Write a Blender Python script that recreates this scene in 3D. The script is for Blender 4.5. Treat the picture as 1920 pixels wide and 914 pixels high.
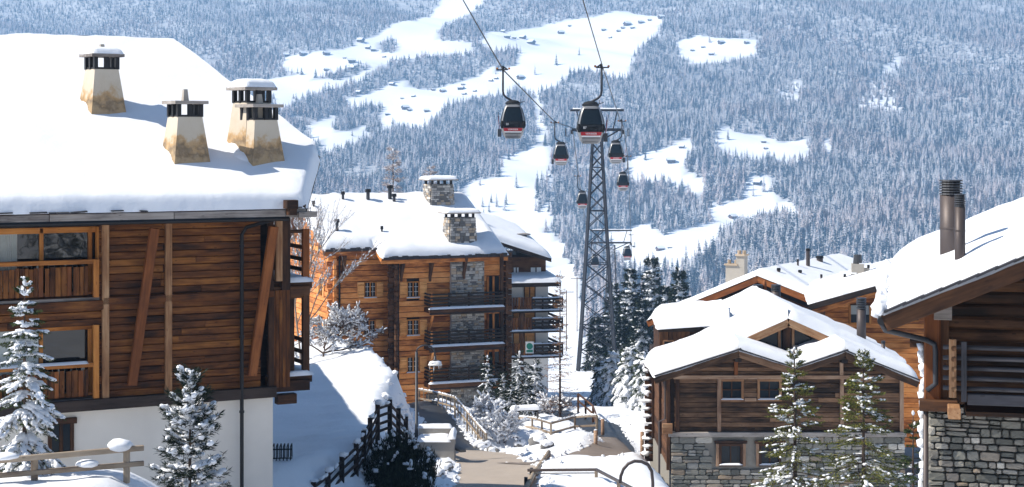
import bpy, bmesh, math, random
import numpy as np
from mathutils import Vector, Matrix, noise, geometry

for _o in list(bpy.data.objects):
    bpy.data.objects.remove(_o)
SC = bpy.context.scene
COL = SC.collection
R = math.radians

# ------------------------------------------------------------------ camera
F, HZ = 3200.0, 250.0            # focal length in photo pixels, row of the horizon
cam_d = bpy.data.cameras.new('camera')
cam_d.sensor_width = 36.0
cam_d.lens = 36.0 * F / 1920.0
cam_d.shift_y = -(457.0 - HZ) / 1920.0
cam_d.clip_start = 0.5
cam_d.clip_end = 30000.0
cam = bpy.data.objects.new('camera', cam_d)
cam.rotation_euler = (R(90), 0, 0)
COL.objects.link(cam)
SC.camera = cam

# ------------------------------------------------------------------ sky, sun, exposure
SUN_EL, SUN_BACK = R(45.0), R(-7.0)      # sun stands on the left
S = Vector((-math.cos(SUN_EL) * math.cos(SUN_BACK), math.cos(SUN_EL) * math.sin(SUN_BACK), math.sin(SUN_EL)))
world = bpy.data.worlds.new('World')
SC.world = world
world.use_nodes = True
wn = world.node_tree
wn.nodes.clear()
w_out = wn.nodes.new('ShaderNodeOutputWorld')
w_bg = wn.nodes.new('ShaderNodeBackground')
w_sky = wn.nodes.new('ShaderNodeTexSky')
w_sky.sky_type = 'NISHITA'
w_sky.sun_disc = False
w_sky.sun_elevation = SUN_EL
w_sky.sun_rotation = math.atan2(S.x, S.y)
w_sky.altitude = 1500
w_sky.air_density = 1.0
w_sky.dust_density = 0.6
w_sky.ozone_density = 1.2
w_bg.inputs['Strength'].default_value = 0.072
wn.links.new(w_sky.outputs[0], w_bg.inputs[0])
wn.links.new(w_bg.outputs[0], w_out.inputs[0])

sun_d = bpy.data.lights.new('sun', 'SUN')
sun_d.energy = 5.0
sun_d.angle = R(0.5)
sun_d.color = (1.0, 0.93, 0.82)
sun = bpy.data.objects.new('sun', sun_d)
sun.rotation_euler = S.to_track_quat('Z', 'Y').to_euler()
sun.location = S * 100
COL.objects.link(sun)

SC.view_settings.view_transform = 'Standard'
SC.view_settings.look = 'None'
SC.view_settings.gamma = 1.0
SC.view_settings.use_curve_mapping = False
SC.view_settings.exposure = 0.60
SC.render.engine = 'CYCLES'
SC.cycles.use_denoising = True
SC.cycles.max_bounces = 6
SC.cycles.diffuse_bounces = 3
SC.cycles.glossy_bounces = 2
SC.cycles.transmission_bounces = 3
SC.cycles.transparent_max_bounces = 6
SC.cycles.volume_bounces = 1
SC.cycles.sample_clamp_indirect = 6.0

# ------------------------------------------------------------------ helpers: places
def P(px, py, d):
    """point of the world seen at photo pixel (px, py) at distance d"""
    return Vector(((px - 960.0) / F * d, d, -(py - HZ) / F * d))

class Frame:
    """upright local frame of a building: x along its front, y into it, z up"""
    def __init__(s, o, a):
        s.o = Vector(o); s.a = R(a)
        s.ex = Vector((math.cos(s.a), math.sin(s.a), 0)); s.ey = Vector((-math.sin(s.a), math.cos(s.a), 0))
    def loc(s, w):
        d = Vector(w) - s.o
        return Vector((d.dot(s.ex), d.dot(s.ey), d.z))
    def wor(s, l):
        return s.o + s.ex * l[0] + s.ey * l[1] + Vector((0, 0, l[2]))
    def ray(s, px, py):
        c = s.loc((0, 0, 0)); d = s.loc(P(px, py, 1.0)) - c
        return c, d
    def f(s, px, py, y=0.0):
        c, d = s.ray(px, py); t = (y - c.y) / d.y
        return c + d * t
    def fx(s, px, py, x=0.0):
        c, d = s.ray(px, py); t = (x - c.x) / d.x
        return c + d * t
    def pl(s, px, py, p0, n):
        c, d = s.ray(px, py); n = Vector(n); t = (Vector(p0) - c).dot(n) / d.dot(n)
        return c + d * t

# ------------------------------------------------------------------ helpers: objects
def tag(o, label=None, cat=None, group=None, kind=None):
    if label: o['label'] = label
    if cat: o['category'] = cat
    if group: o['group'] = group
    if kind: o['kind'] = kind
    return o

def empty(name, loc=(0, 0, 0), rz=0.0, label=None, cat=None, group=None):
    o = bpy.data.objects.new(name, None)
    o.empty_display_size = 0.2
    o.location = loc; o.rotation_euler = (0, 0, rz)
    COL.objects.link(o)
    return tag(o, label, cat, group)

def link(name, me, mat=None, parent=None, loc=None, mw=None):
    o = bpy.data.objects.new(name, me)
    if mat is not None and len(me.materials) == 0:
        me.materials.append(mat)
    if parent is not None: o.parent = parent
    if loc is not None: o.location = loc
    if mw is not None: o.matrix_basis = mw
    COL.objects.link(o)
    return o

def copy_tree(o, parent=None):
    c = o.copy(); COL.objects.link(c); c.parent = parent
    for ch in list(o.children):
        copy_tree(ch, c)
    return c

class MB:
    """collects shapes; build() makes them one mesh object"""
    def __init__(s): s.v = []; s.f = []
    def add(s, vs, fs):
        n = len(s.v); s.v += [tuple(v) for v in vs]; s.f += [tuple(i + n for i in f) for f in fs]; return s
    def box(s, c, d, rz=0.0):
        x, y, z = d[0] / 2, d[1] / 2, d[2] / 2; q = math.cos(rz), math.sin(rz); vs = []
        for sx, sy, sz in ((-1,-1,-1),(1,-1,-1),(1,1,-1),(-1,1,-1),(-1,-1,1),(1,-1,1),(1,1,1),(-1,1,1)):
            a, b = sx * x, sy * y
            vs.append((c[0] + a*q[0] - b*q[1], c[1] + a*q[1] + b*q[0], c[2] + sz * z))
        return s.add(vs, [(0,3,2,1),(4,5,6,7),(0,1,5,4),(1,2,6,5),(2,3,7,6),(3,0,4,7)])
    def b2(s, x0, x1, y0, y1, z0, z1):
        return s.box(((x0+x1)/2, (y0+y1)/2, (z0+z1)/2), (abs(x1-x0), abs(y1-y0), abs(z1-z0)))
    def frus(s, c, d0, d1, h, rz=0.0):
        q = math.cos(rz), math.sin(rz); vs = []
        for (dx, dy), z in ((d0, 0), (d1, h)):
            for sx, sy in ((-1,-1),(1,-1),(1,1),(-1,1)):
                a, b = sx*dx/2, sy*dy/2
                vs.append((c[0] + a*q[0] - b*q[1], c[1] + a*q[1] + b*q[0], c[2] + z))
        return s.add(vs, [(0,3,2,1),(4,5,6,7),(0,1,5,4),(1,2,6,5),(2,3,7,6),(3,0,4,7)])
    def tube(s, pts, r, n=8, cap=True):
        pts = [Vector(p) for p in pts]; rs = r if isinstance(r, (list, tuple)) else [r] * len(pts)
        vs = []; fs = []; u = None
        for i, p in enumerate(pts):
            d = (pts[min(i+1, len(pts)-1)] - pts[max(i-1, 0)])
            d = d.normalized() if d.length > 1e-9 else Vector((0, 0, 1))
            if u is None:
                u = d.orthogonal().normalized()
            else:
                u = u - d * u.dot(d); u = u.normalized() if u.length > 1e-6 else d.orthogonal().normalized()
            w = d.cross(u)
            for k in range(n):
                a = 2 * math.pi * k / n
                vs.append(p + (u * math.cos(a) + w * math.sin(a)) * rs[i])
        for i in range(len(pts) - 1):
            for k in range(n):
                a, b = i*n + k, i*n + (k+1) % n
                fs.append((a, b, b + n, a + n))
        if cap:
            fs.append(tuple(range(n-1, -1, -1))); fs.append(tuple((len(pts)-1)*n + k for k in range(n)))
        return s.add(vs, fs)
    def poly(s, vs): return s.add(vs, [tuple(range(len(vs)))])
    def slab(s, poly, t):
        """3-D polygon thickened straight down by t"""
        n = len(poly); vs = [Vector(p) for p in poly]; lo = [p - Vector((0, 0, t)) for p in vs]
        return s.add(vs + lo, [tuple(range(n)), tuple(range(2*n-1, n-1, -1))] + [(i, n+i, n+(i+1) % n, (i+1) % n) for i in range(n)])
    def prism(s, poly, d):
        """3-D polygon thickened along vector d"""
        n = len(poly); vs = [Vector(p) for p in poly]; d = Vector(d); lo = [p + d for p in vs]
        return s.add(vs + lo, [tuple(range(n)), tuple(range(2*n-1, n-1, -1))] + [(i, n+i, n+(i+1) % n, (i+1) % n) for i in range(n)])
    def mesh(s, name, smooth=False):
        me = bpy.data.meshes.new(name); me.from_pydata(s.v, [], s.f)
        if smooth: me.polygons.foreach_set('use_smooth', [True] * len(me.polygons))
        bm = bmesh.new(); bm.from_mesh(me); bmesh.ops.recalc_face_normals(bm, faces=bm.faces); bm.to_mesh(me); bm.free()
        return me
    def build(s, name, mat, parent=None, smooth=False, loc=None):
        return link(name, s.mesh(name, smooth), mat, parent, loc)

def np_mesh(name, v, f, smooth=False, attrs=None):
    """mesh from numpy arrays; f is (n,3) or (n,4)"""
    me = bpy.data.meshes.new(name)
    v = np.asarray(v, dtype=np.float32); f = np.asarray(f, dtype=np.int32); k = f.shape[1]
    me.vertices.add(len(v)); me.vertices.foreach_set('co', v.ravel())
    me.loops.add(f.size); me.loops.foreach_set('vertex_index', f.ravel())
    me.polygons.add(len(f)); me.polygons.foreach_set('loop_start', np.arange(0, f.size, k, dtype=np.int32))
    if smooth: me.polygons.foreach_set('use_smooth', np.ones(len(f), dtype=bool))
    me.update(calc_edges=True)
    for nm, a in (attrs or {}).items():
        at = me.attributes.new(nm, 'FLOAT', 'POINT'); at.data.foreach_set('value', np.asarray(a, dtype=np.float32))
    return me

_bc = {}
def beam_mesh(L, w, h, ch, tp=1.0):
    k = (round(L, 2), round(w, 3), round(h, 3), round(ch, 3), tp)
    if k in _bc: return _bc[k]
    m = MB(); L = k[0]; y, z = w/2, h/2; c = min(ch, y*.9, z*.9)
    pr = [(-y, -z+c), (-y+c, -z), (y-c, -z), (y, -z+c), (y, z-c), (y-c, z), (-y+c, z), (-y, z-c)] if ch > 0 else [(-y,-z),(y,-z),(y,z),(-y,z)]
    n = len(pr)
    vs = [(-L/2, a, b) for a, b in pr] + [(L/2, a*tp, b*tp) for a, b in pr]
    m.add(vs, [tuple(range(n-1, -1, -1)), tuple(range(n, 2*n))] + [(i, (i+1) % n, n+(i+1) % n, n+i) for i in range(n)])
    _bc[k] = m.mesh('beam'); return _bc[k]

_bm = {}
def beam(name, parent, mat, p0, p1, w, h, up=(0, 0, 1), ch=0.012, roll=0.0, tp=1.0):
    """straight timber from p0 to p1; its own x axis runs along the grain; w across, h along 'up'"""
    p0 = Vector(p0); p1 = Vector(p1); d = p1 - p0; L = d.length; x = d.normalized(); up = Vector(up)
    y = up.cross(x)
    if y.length < 1e-4: y = Vector((0, 1, 0)).cross(x)
    y.normalize(); z = x.cross(y)
    base = beam_mesh(L, w, h, ch, tp); k = (base.name, mat.name)
    if k not in _bm:
        me = base.copy(); me.materials.clear(); me.materials.append(mat); _bm[k] = me
    mw = Matrix(((x.x, y.x, z.x, 0), (x.y, y.y, z.y, 0), (x.z, y.z, z.z, 0), (0, 0, 0, 1)))
    if roll: mw = mw @ Matrix.Rotation(roll, 4, 'X')
    mw.translation = (p0 + p1) / 2
    return link(name, _bm[k], None, parent, mw=mw)

# ------------------------------------------------------------------ helpers: materials
def newmat(name):
    m = bpy.data.materials.new(name); m.use_nodes = True
    nt = m.node_tree; b = nt.nodes['Principled BSDF']
    return m, nt, b
def nd(nt, t, **kw):
    n = nt.nodes.new(t)
    for k, v in kw.items():
        if k.startswith('i_'):
            n.inputs[k[2:].replace('_', ' ')].default_value = v
        else: setattr(n, k, v)
    return n
def ramp(nt, fac, stops):
    r = nt.nodes.new('ShaderNodeValToRGB'); e = r.color_ramp.elements
    while len(e) < len(stops): e.new(0.5)
    for i, (p, c) in enumerate(stops):
        e[i].position = p; e[i].color = (*c, 1) if len(c) == 3 else c
    nt.links.new(fac, r.inputs[0]); return r.outputs[0]
def mixc(nt, fac, a, b, mode='MIX'):
    m = nt.nodes.new('ShaderNodeMix'); m.data_type = 'RGBA'; m.blend_type = mode
    for i, v in ((0, fac), (6, a), (7, b)):
        if isinstance(v, (int, float)): m.inputs[i].default_value = v
        elif isinstance(v, tuple): m.inputs[i].default_value = (*v, 1)
        else: nt.links.new(v, m.inputs[i])
    return m.outputs[2]
def math_(nt, op, a, b=0.0):
    m = nt.nodes.new('ShaderNodeMath'); m.operation = op
    for i, v in ((0, a), (1, b)):
        if isinstance(v, (int, float)): m.inputs[i].default_value = v
        else: nt.links.new(v, m.inputs[i])
    return m.outputs[0]
def coords(nt, scale=(1, 1, 1), kind='Object', rnd=True):
    """texture coordinates, shifted by a random amount for each object"""
    tc = nt.nodes.new('ShaderNodeTexCoord'); mp = nt.nodes.new('ShaderNodeMapping')
    mp.inputs['Scale'].default_value = scale
    nt.links.new(tc.outputs[kind], mp.inputs[0])
    oi = nt.nodes.new('ShaderNodeObjectInfo')
    if rnd:
        k = math_(nt, 'MULTIPLY', oi.outputs['Random'], 97.0)
        cb = nt.nodes.new('ShaderNodeCombineXYZ')
        for i in range(3): nt.links.new(k, cb.inputs[i])
        nt.links.new(cb.outputs[0], mp.inputs['Location'])
    return mp.outputs[0], oi.outputs['Random']
def noise_(nt, vec, scale, detail=3.0, rough=0.55):
    n = nt.nodes.new('ShaderNodeTexNoise'); n.inputs['Scale'].default_value = scale
    n.inputs['Detail'].default_value = detail; n.inputs['Roughness'].default_value = rough
    nt.links.new(vec, n.inputs['Vector']); return n.outputs['Fac']
def bump(nt, b, h, strength=0.3, dist=0.02):
    n = nt.nodes.new('ShaderNodeBump'); n.inputs['Strength'].default_value = strength; n.inputs['Distance'].default_value = dist
    nt.links.new(h, n.inputs['Height']); nt.links.new(n.outputs[0], b.inputs['Normal'])

def wood(name, pale, mid, dark, rough=0.75, var=0.55, bias=0.5):
    """boards: grain along the object's own x, every board a little different"""
    m, nt, b = newmat(name)
    v, rnd = coords(nt, (0.35, 5.0, 5.0))
    g = noise_(nt, v, 3.2, 5.0, 0.65)
    v2, _ = coords(nt, (0.8, 2.2, 2.2))
    st = noise_(nt, v2, 1.3, 3.0)
    v3, _ = coords(nt, (1.6, 4.5, 4.5))
    vo = nd(nt, 'ShaderNodeTexVoronoi'); vo.inputs['Scale'].default_value = 1.7; nt.links.new(v3, vo.inputs['Vector'])
    knot = math_(nt, 'LESS_THAN', vo.outputs['Distance'], 0.13)
    f = math_(nt, 'ADD', math_(nt, 'MULTIPLY', g, 0.9), math_(nt, 'MULTIPLY', math_(nt, 'SUBTRACT', rnd, bias), var))
    f = math_(nt, 'ADD', f, math_(nt, 'MULTIPLY', math_(nt, 'SUBTRACT', st, 0.5), 1.0))
    c = ramp(nt, f, [(0.12, dark), (0.46, mid), (0.85, pale)])
    c = mixc(nt, math_(nt, 'MULTIPLY', knot, 0.6), c, dark)
    nt.links.new(c, b.inputs['Base Color'])
    b.inputs['Roughness'].default_value = rough; b.inputs['Specular IOR Level'].default_value = 0.25
    bump(nt, b, g, 0.35, 0.012)
    return m
def plain(name, c, rough=0.6, metal=0.0, var=0.18, scale=6.0, spec=0.3, bmp=0.0):
    m, nt, b = newmat(name)
    v, rnd = coords(nt)
    n = noise_(nt, v, scale, 4.0)
    k = math_(nt, 'ADD', 1.0 - var, math_(nt, 'MULTIPLY', math_(nt, 'ADD', n, math_(nt, 'MULTIPLY', rnd, 0.6)), var * 1.25))
    cb = nt.nodes.new('ShaderNodeVectorMath'); cb.operation = 'SCALE'
    cb.inputs[0].default_value = c; nt.links.new(k, cb.inputs['Scale'])
    nt.links.new(cb.outputs[0], b.inputs['Base Color'])
    b.inputs['Roughness'].default_value = rough; b.inputs['Metallic'].default_value = metal
    b.inputs['Specular IOR Level'].default_value = spec
    if bmp: bump(nt, b, n, bmp, 0.02)
    return m
def snow_mat(name, scale=1.0, c=(0.84, 0.86, 0.90), kind='Object', dirt=0.0, bs=0.28):
    m, nt, b = newmat(name)
    v, _ = coords(nt, (scale,) * 3, kind, False)
    a = noise_(nt, v, 1.1, 4.0); f = noise_(nt, v, 9.0, 3.0)
    col = mixc(nt, a, tuple(k * 0.965 for k in c), c)
    if dirt:
        col = mixc(nt, math_(nt, 'MULTIPLY', math_(nt, 'GREATER_THAN', noise_(nt, v, 6.0, 5.0, 0.7), 0.66), dirt), col, (0.35, 0.32, 0.3))
    nt.links.new(col, b.inputs['Base Color'])
    b.inputs['Roughness'].default_value = 0.65; b.inputs['Specular IOR Level'].default_value = 0.2
    h = math_(nt, 'ADD', math_(nt, 'MULTIPLY', a, 1.0), math_(nt, 'MULTIPLY', f, 0.10))
    bump(nt, b, h, bs, 0.12)
    return m
def glass_mat(name, c=(0.02, 0.025, 0.03), rough=0.06):
    """dark pane that mirrors what stands before it"""
    m, nt, b = newmat(name)
    b.inputs['Base Color'].default_value = (*c, 1); b.inputs['Roughness'].default_value = rough
    b.inputs['Specular IOR Level'].default_value = 0.22; b.inputs['IOR'].default_value = 1.45
    v, _ = coords(nt, (1, 1, 1)); bump(nt, b, noise_(nt, v, 1.2, 2.0), 0.06, 0.05)
    return m
def stone_mat(name, stops, scale=5.0):
    m, nt, b = newmat(name)
    v, rnd = coords(nt, (1, 1, 1))
    c = ramp(nt, rnd, stops)
    tcw = nt.nodes.new('ShaderNodeTexCoord')
    n = noise_(nt, v, scale, 5.0, 0.65); n2 = noise_(nt, v, scale * 4, 3.0)
    c = mixc(nt, 0.55, c, mixc(nt, n, (0.05, 0.055, 0.055), (0.62, 0.60, 0.56)), 'OVERLAY')
    nt.links.new(c, b.inputs['Base Color']); b.inputs['Roughness'].default_value = 0.85
    b.inputs['Specular IOR Level'].default_value = 0.2
    bump(nt, b, math_(nt, 'ADD', n, math_(nt, 'MULTIPLY', n2, 0.4)), 0.6, 0.04)
    return m

M = {}
M['snow'] = snow_mat('snow')
M['snow_ground'] = snow_mat('snow_ground', 0.8, (0.82, 0.84, 0.88), bs=0.6)
M['snow_far'] = snow_mat('snow_far', 0.02, (0.84, 0.86, 0.90))
M['wood_dark'] = wood('wood_dark', (0.32, 0.128, 0.030), (0.125, 0.043, 0.012), (0.020, 0.008, 0.005), var=0.30, bias=0.55)
M['wood_red'] = wood('wood_red', (0.34, 0.12, 0.035), (0.20, 0.065, 0.02), (0.10, 0.035, 0.014), var=0.4)
M['wood_lit'] = wood('wood_lit', (0.48, 0.30, 0.17), (0.30, 0.155, 0.075), (0.14, 0.06, 0.03), var=0.4)
M['wood_frame'] = wood('wood_frame', (0.62, 0.27, 0.07), (0.45, 0.17, 0.04), (0.22, 0.08, 0.02), var=0.3)
M['wood_orange'] = wood('wood_orange', (0.80, 0.36, 0.125), (0.61, 0.225, 0.062), (0.20, 0.062, 0.02), var=0.5)
M['wood_shutter'] = wood('wood_shutter', (0.88, 0.47, 0.20), (0.74, 0.34, 0.11), (0.34, 0.13, 0.035), var=0.35)
M['wood_brown'] = wood('wood_brown', (0.16, 0.075, 0.035), (0.085, 0.038, 0.018), (0.025, 0.012, 0.008), var=0.5)
M['wood_black'] = wood('wood_black', (0.060, 0.042, 0.035), (0.028, 0.020, 0.017), (0.010, 0.008, 0.008), var=0.4)
M['wood_old'] = wood('wood_old', (0.27, 0.155, 0.088), (0.098, 0.052, 0.028), (0.018, 0.010, 0.006), var=0.55)
M['wood_old_trim'] = wood('wood_old_trim', (0.48, 0.34, 0.24), (0.32, 0.20, 0.13), (0.13, 0.07, 0.045), var=0.4)
M['wood_grey'] = wood('wood_grey', (0.42, 0.38, 0.35), (0.27, 0.24, 0.22), (0.10, 0.085, 0.08), var=0.4)
M['wood_rail'] = wood('wood_rail', (0.44, 0.36, 0.28), (0.30, 0.235, 0.17), (0.14, 0.10, 0.075), var=0.3)
M['wood_fence'] = wood('wood_fence', (0.055, 0.032, 0.026), (0.026, 0.016, 0.014), (0.010, 0.008, 0.008), var=0.4)
M['wood_log'] = wood('wood_log', (0.16, 0.075, 0.034), (0.062, 0.028, 0.013), (0.014, 0.008, 0.005), var=0.6)
M['plaster'] = plain('plaster', (0.74, 0.69, 0.62), 0.9, var=0.22, scale=0.9, bmp=0.12)
M['metal_black'] = plain('metal_black', (0.012, 0.012, 0.014), 0.45, 0.3, spec=0.4)
M['metal_dark'] = plain('metal_dark', (0.055, 0.058, 0.066), 0.5, 0.4, spec=0.4)
M['steel'] = plain('steel', (0.022, 0.026, 0.036), 0.55, 0.2, spec=0.4)
M['steel_pale'] = plain('steel_pale', (0.36, 0.37, 0.39), 0.4, 0.5, spec=0.4)
M['pipe_rust'] = plain('pipe_rust', (0.085, 0.070, 0.068), 0.5, 0.35, var=0.35, scale=2.0)
M['slate'] = plain('slate', (0.035, 0.035, 0.042), 0.7, var=0.35)
M['concrete'] = plain('concrete', (0.38, 0.35, 0.31), 0.9, var=0.25, scale=3.0, bmp=0.3)
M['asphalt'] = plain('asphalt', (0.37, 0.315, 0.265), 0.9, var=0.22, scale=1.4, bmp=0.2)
M['asphalt_shaded'] = plain('asphalt_shaded', (0.028, 0.030, 0.034), 0.5, var=0.5, scale=1.1, spec=.5)  # same paving with the shade put into its colour
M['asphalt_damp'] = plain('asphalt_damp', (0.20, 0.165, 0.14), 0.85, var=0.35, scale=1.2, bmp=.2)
M['glass'] = glass_mat('glass')
M['white_paint'] = plain('white_paint', (0.78, 0.77, 0.75), 0.7, var=0.06)
M['curtain'] = plain('curtain', (0.42, 0.44, 0.42), 0.9, var=0.3, scale=4.0)

# ------------------------------------------------------------------ helpers: snow lying on things
def fbm(x, y, s):
    return (noise.noise((x * s, y * s, 3.1)) + 0.5 * noise.noise((x * s * 2.1, y * s * 2.1, 7.7)))
def blanket(poly, zf, thick, soft=None, rr=None, step=0.3, amp=0.07, out=0.06, seed=0.0, sag=0.0, edge_amp=1.0):
    """a cover of snow on the sloping polygon (x, y outline, zf gives the height of what it lies on).
    soft edges are rounded off and hang a little over; the others run on into the next cover"""
    n = len(poly); soft = soft or [True] * n; rr = rr or thick * 1.15
    P2 = [Vector((p[0], p[1])) for p in poly]
    area = sum(P2[i].x * P2[(i+1) % n].y - P2[(i+1) % n].x * P2[i].y for i in range(n))
    sg = 1.0 if area > 0 else -1.0
    A = np.array([tuple(p) for p in P2]); B = np.roll(A, -1, axis=0)
    sm = np.array(soft)
    def dist(q, only_soft):
        a = A[sm] if only_soft else A; b = B[sm] if only_soft else B
        if len(a) == 0: return np.full(len(q), 1e3)
        d = b - a; t = np.clip(((q[:, None, :] - a) * d).sum(2) / (d * d).sum(1), 0, 1)
        return np.sqrt((((q[:, None, :] - (a + t[..., None] * d))) ** 2).sum(2)).min(1)
    pts = []; out_v = []
    for i in range(n):
        a, b = P2[i], P2[(i+1) % n]; d = b - a; L = d.length; nn = Vector((d.y, -d.x)).normalized() * sg
        k = max(2, int(L / (step * 0.6)))
        for j in range(k):
            q = a + d * (j / k)
            e = 0.0
            if soft[i]: e = out * (1.0 + 0.9 * edge_amp * fbm(q.x + seed, q.y, 0.8))
            pts.append(tuple(q)); out_v.append(tuple(nn * e))
    nb = len(pts)
    inner = []
    for frac in (0.045, 0.15, 0.33, 0.58, 0.9):
        o = frac * rr
        for i in range(n):
            if not soft[i]: continue
            a, b = P2[i], P2[(i+1) % n]; d = b - a; L = d.length; nn = Vector((d.y, -d.x)).normalized() * sg
            k = max(2, int(L / (step * 0.6)))
            for j in range(1, k):
                inner.append(tuple(a + d * (j / k) - nn * o) + (o,))
    bb0, bb1 = A.min(0), A.max(0)
    for gx in np.arange(bb0[0], bb1[0], step * 1.7):
        for gy in np.arange(bb0[1], bb1[1], step * 1.7):
            inner.append((gx + random.uniform(-.1, .1) * step, gy + random.uniform(-.1, .1) * step, rr * 1.0))
    q = np.array([(a, b) for a, b, _ in inner]); o = np.array([c for _, _, c in inner])
    x, y = q[:, 0], q[:, 1]; ins = np.zeros(len(q), bool)
    for i in range(n):
        c = (A[i, 1] > y) != (B[i, 1] > y)
        with np.errstate(divide='ignore', invalid='ignore'):
            xx = (B[i, 0] - A[i, 0]) * (y - A[i, 1]) / (B[i, 1] - A[i, 1]) + A[i, 0]
        ins ^= c & (x < xx)
    ds = dist(q, True); da = dist(q, False)
    keep = ins & (ds >= o * 0.98 - 1e-6) & (da > 0.03)
    q = q[keep]
    allp = [Vector(p) for p in pts] + [Vector(tuple(p)) for p in q]
    res = geometry.delaunay_2d_cdt(allp, [(i, (i+1) % nb) for i in range(nb)], [], 1, 1e-5)
    V = np.array([tuple(p) for p in res[0]]); d = dist(V, True)
    t = np.clip(d / rr, 0, 1); h = thick * np.sqrt(np.clip(1 - (1 - t) ** 2, 0, 1))
    ov = {}
    for k, src in enumerate(res[3]):
        for s_ in src:
            if s_ < nb: ov[k] = out_v[s_]
    vs = []
    for k in range(len(V)):
        x, y = V[k]; und = amp * fbm(x + seed, y - seed, 0.55) * (0.35 + 0.65 * t[k]) + 0.35 * amp * fbm(x - seed, y, 2.3) * t[k]
        z = zf(x, y) + h[k] + und * min(1.0, d[k] / 0.05 if d[k] < 0.05 else 1.0)
        if k in ov and d[k] < 0.02:
            x += ov[k][0]; y += ov[k][1]; z -= 0.03 + sag * (0.5 + 0.9 * fbm(x + seed, y, 1.1) + 0.2 * fbm(x - seed, y, 4.3))
        elif d[k] < 0.35 * rr:
            pass
        vs.append((x, y, z))
    m = MB(); m.v = vs; m.f = [tuple(f) for f in res[2]]
    return m
def plane_z(p0, p1, p2):
    p0, p1, p2 = Vector(p0), Vector(p1), Vector(p2); nrm = (p1 - p0).cross(p2 - p0)
    return lambda x, y: p0.z - (nrm.x * (x - p0.x) + nrm.y * (y - p0.y)) / nrm.z
def snow_on(name, parent, poly3, thick, soft=None, mat=None, **kw):
    zf = plane_z(*poly3[:3])
    m = blanket([(p[0], p[1]) for p in poly3], zf, thick, soft, **kw)
    return m.build(name, mat or M['snow'], parent, True)

# ico sphere for blobs
def _ico(sub):
    bm = bmesh.new(); bmesh.ops.create_icosphere(bm, subdivisions=sub, radius=1.0)
    v = np.array([tuple(a.co) for a in bm.verts]); f = np.array([[l.index for l in p.verts] for p in bm.faces]); bm.free(); return v, f
ICO1, ICO2, ICO3 = _ico(1), _ico(2), _ico(3)
def blobs(items, ico=ICO2, rough=0.25, seed=0):
    """items: (centre, axis, length, width, height); lumpy snow pads in one mesh"""
    rg = np.random.RandomState(abs(int(seed)) % 99991); V = []; Fc = []; n = 0
    bv, bf = ico
    for c, ax, L, w, h in items:
        ax = Vector(ax); ax = ax.normalized() if ax.length > 1e-6 else Vector((1, 0, 0))
        y = Vector((0, 0, 1)).cross(ax); y = y.normalized() if y.length > 1e-3 else Vector((0, 1, 0)); z = ax.cross(y)
        ph = rg.rand(6) * 6.28; k = 1 + rough * (np.sin(bv[:, 0] * 3.1 + ph[0]) * np.sin(bv[:, 1] * 3.3 + ph[1]) + 0.6 * np.sin(bv[:, 2] * 4.2 + ph[2] + bv[:, 0] * 2.6) * np.cos(bv[:, 1] * 5.1 + ph[3]))
        q = bv * k[:, None] * np.array([L, w, h])
        V.append(q[:, :1] * np.array(ax) + q[:, 1:2] * np.array(y) + q[:, 2:] * np.array(z) + np.array(c)); Fc.append(bf + n); n += len(bv)
    return np.concatenate(V), np.concatenate(Fc)
def needles(items):
    """items (k,8): root xyz, direction xyz, length, width -> thin rhombic leaves"""
    a = np.asarray(items, dtype=float); p, d, L, w = a[:, :3], a[:, 3:6], a[:, 6:7], a[:, 7:8]
    d = d / (np.linalg.norm(d, axis=1, keepdims=True) + 1e-9)
    rg = np.random.RandomState(len(a)); s = np.cross(d, rg.randn(len(a), 3)); s /= np.linalg.norm(s, axis=1, keepdims=True) + 1e-9
    v = np.stack([p, p + d * L * .5 + s * w * .5, p + d * L, p + d * L * .5 - s * w * .5], 1).reshape(-1, 3)
    return v, np.arange(len(v)).reshape(-1, 4)
# ------------------------------------------------------------------ the land
_PY = np.array([-400, 0, 250, 262, 300, 420, 700, 1000, 1250, 1500, 1700, 2300, 3000, 4200, 5000, 5600, 6200.])
_PZ = np.array([40., -6, -34.75, -36.3, -44, -84, -200, -285, -290, -245, -207, -144, 0, 328, 600, 705, 740.])
_ty = np.arange(-400, 6200, 2.0)
_tz = np.interp(_ty, _PY, _PZ)
_k = np.ones(41) / 41.0
_tzs = np.convolve(np.pad(_tz, 20, mode='edge'), _k, mode='valid')
_far = np.clip((_ty - 240) / 60, 0, 1)
_k2 = np.ones(161) / 161.0
_tzf = np.convolve(np.pad(_tzs, 80, mode='edge'), _k2, mode='valid')
_f2 = np.clip((_ty - 900) / 300, 0, 1)
_tz = _tz * (1 - _far) + (_tzs * (1 - _f2) + _tzf * _f2) * _far
def sstep(a, b, x):
    t = np.clip((x - a) / (b - a), 0, 1); return t * t * (3 - 2 * t)
def wav(x, y, s, k):
    x = x * s; y = y * s
    return (np.sin(x * 1.0 + 1.7 * np.sin(y * 0.8 + k) + k) + np.sin(y * 1.27 - 1.3 * np.sin(x * 0.9 + 2.1 * k) + 2 * k) + 0.6 * np.sin(x * 2.3 + y * 1.9 + 3 * k)) / 2.6
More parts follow.
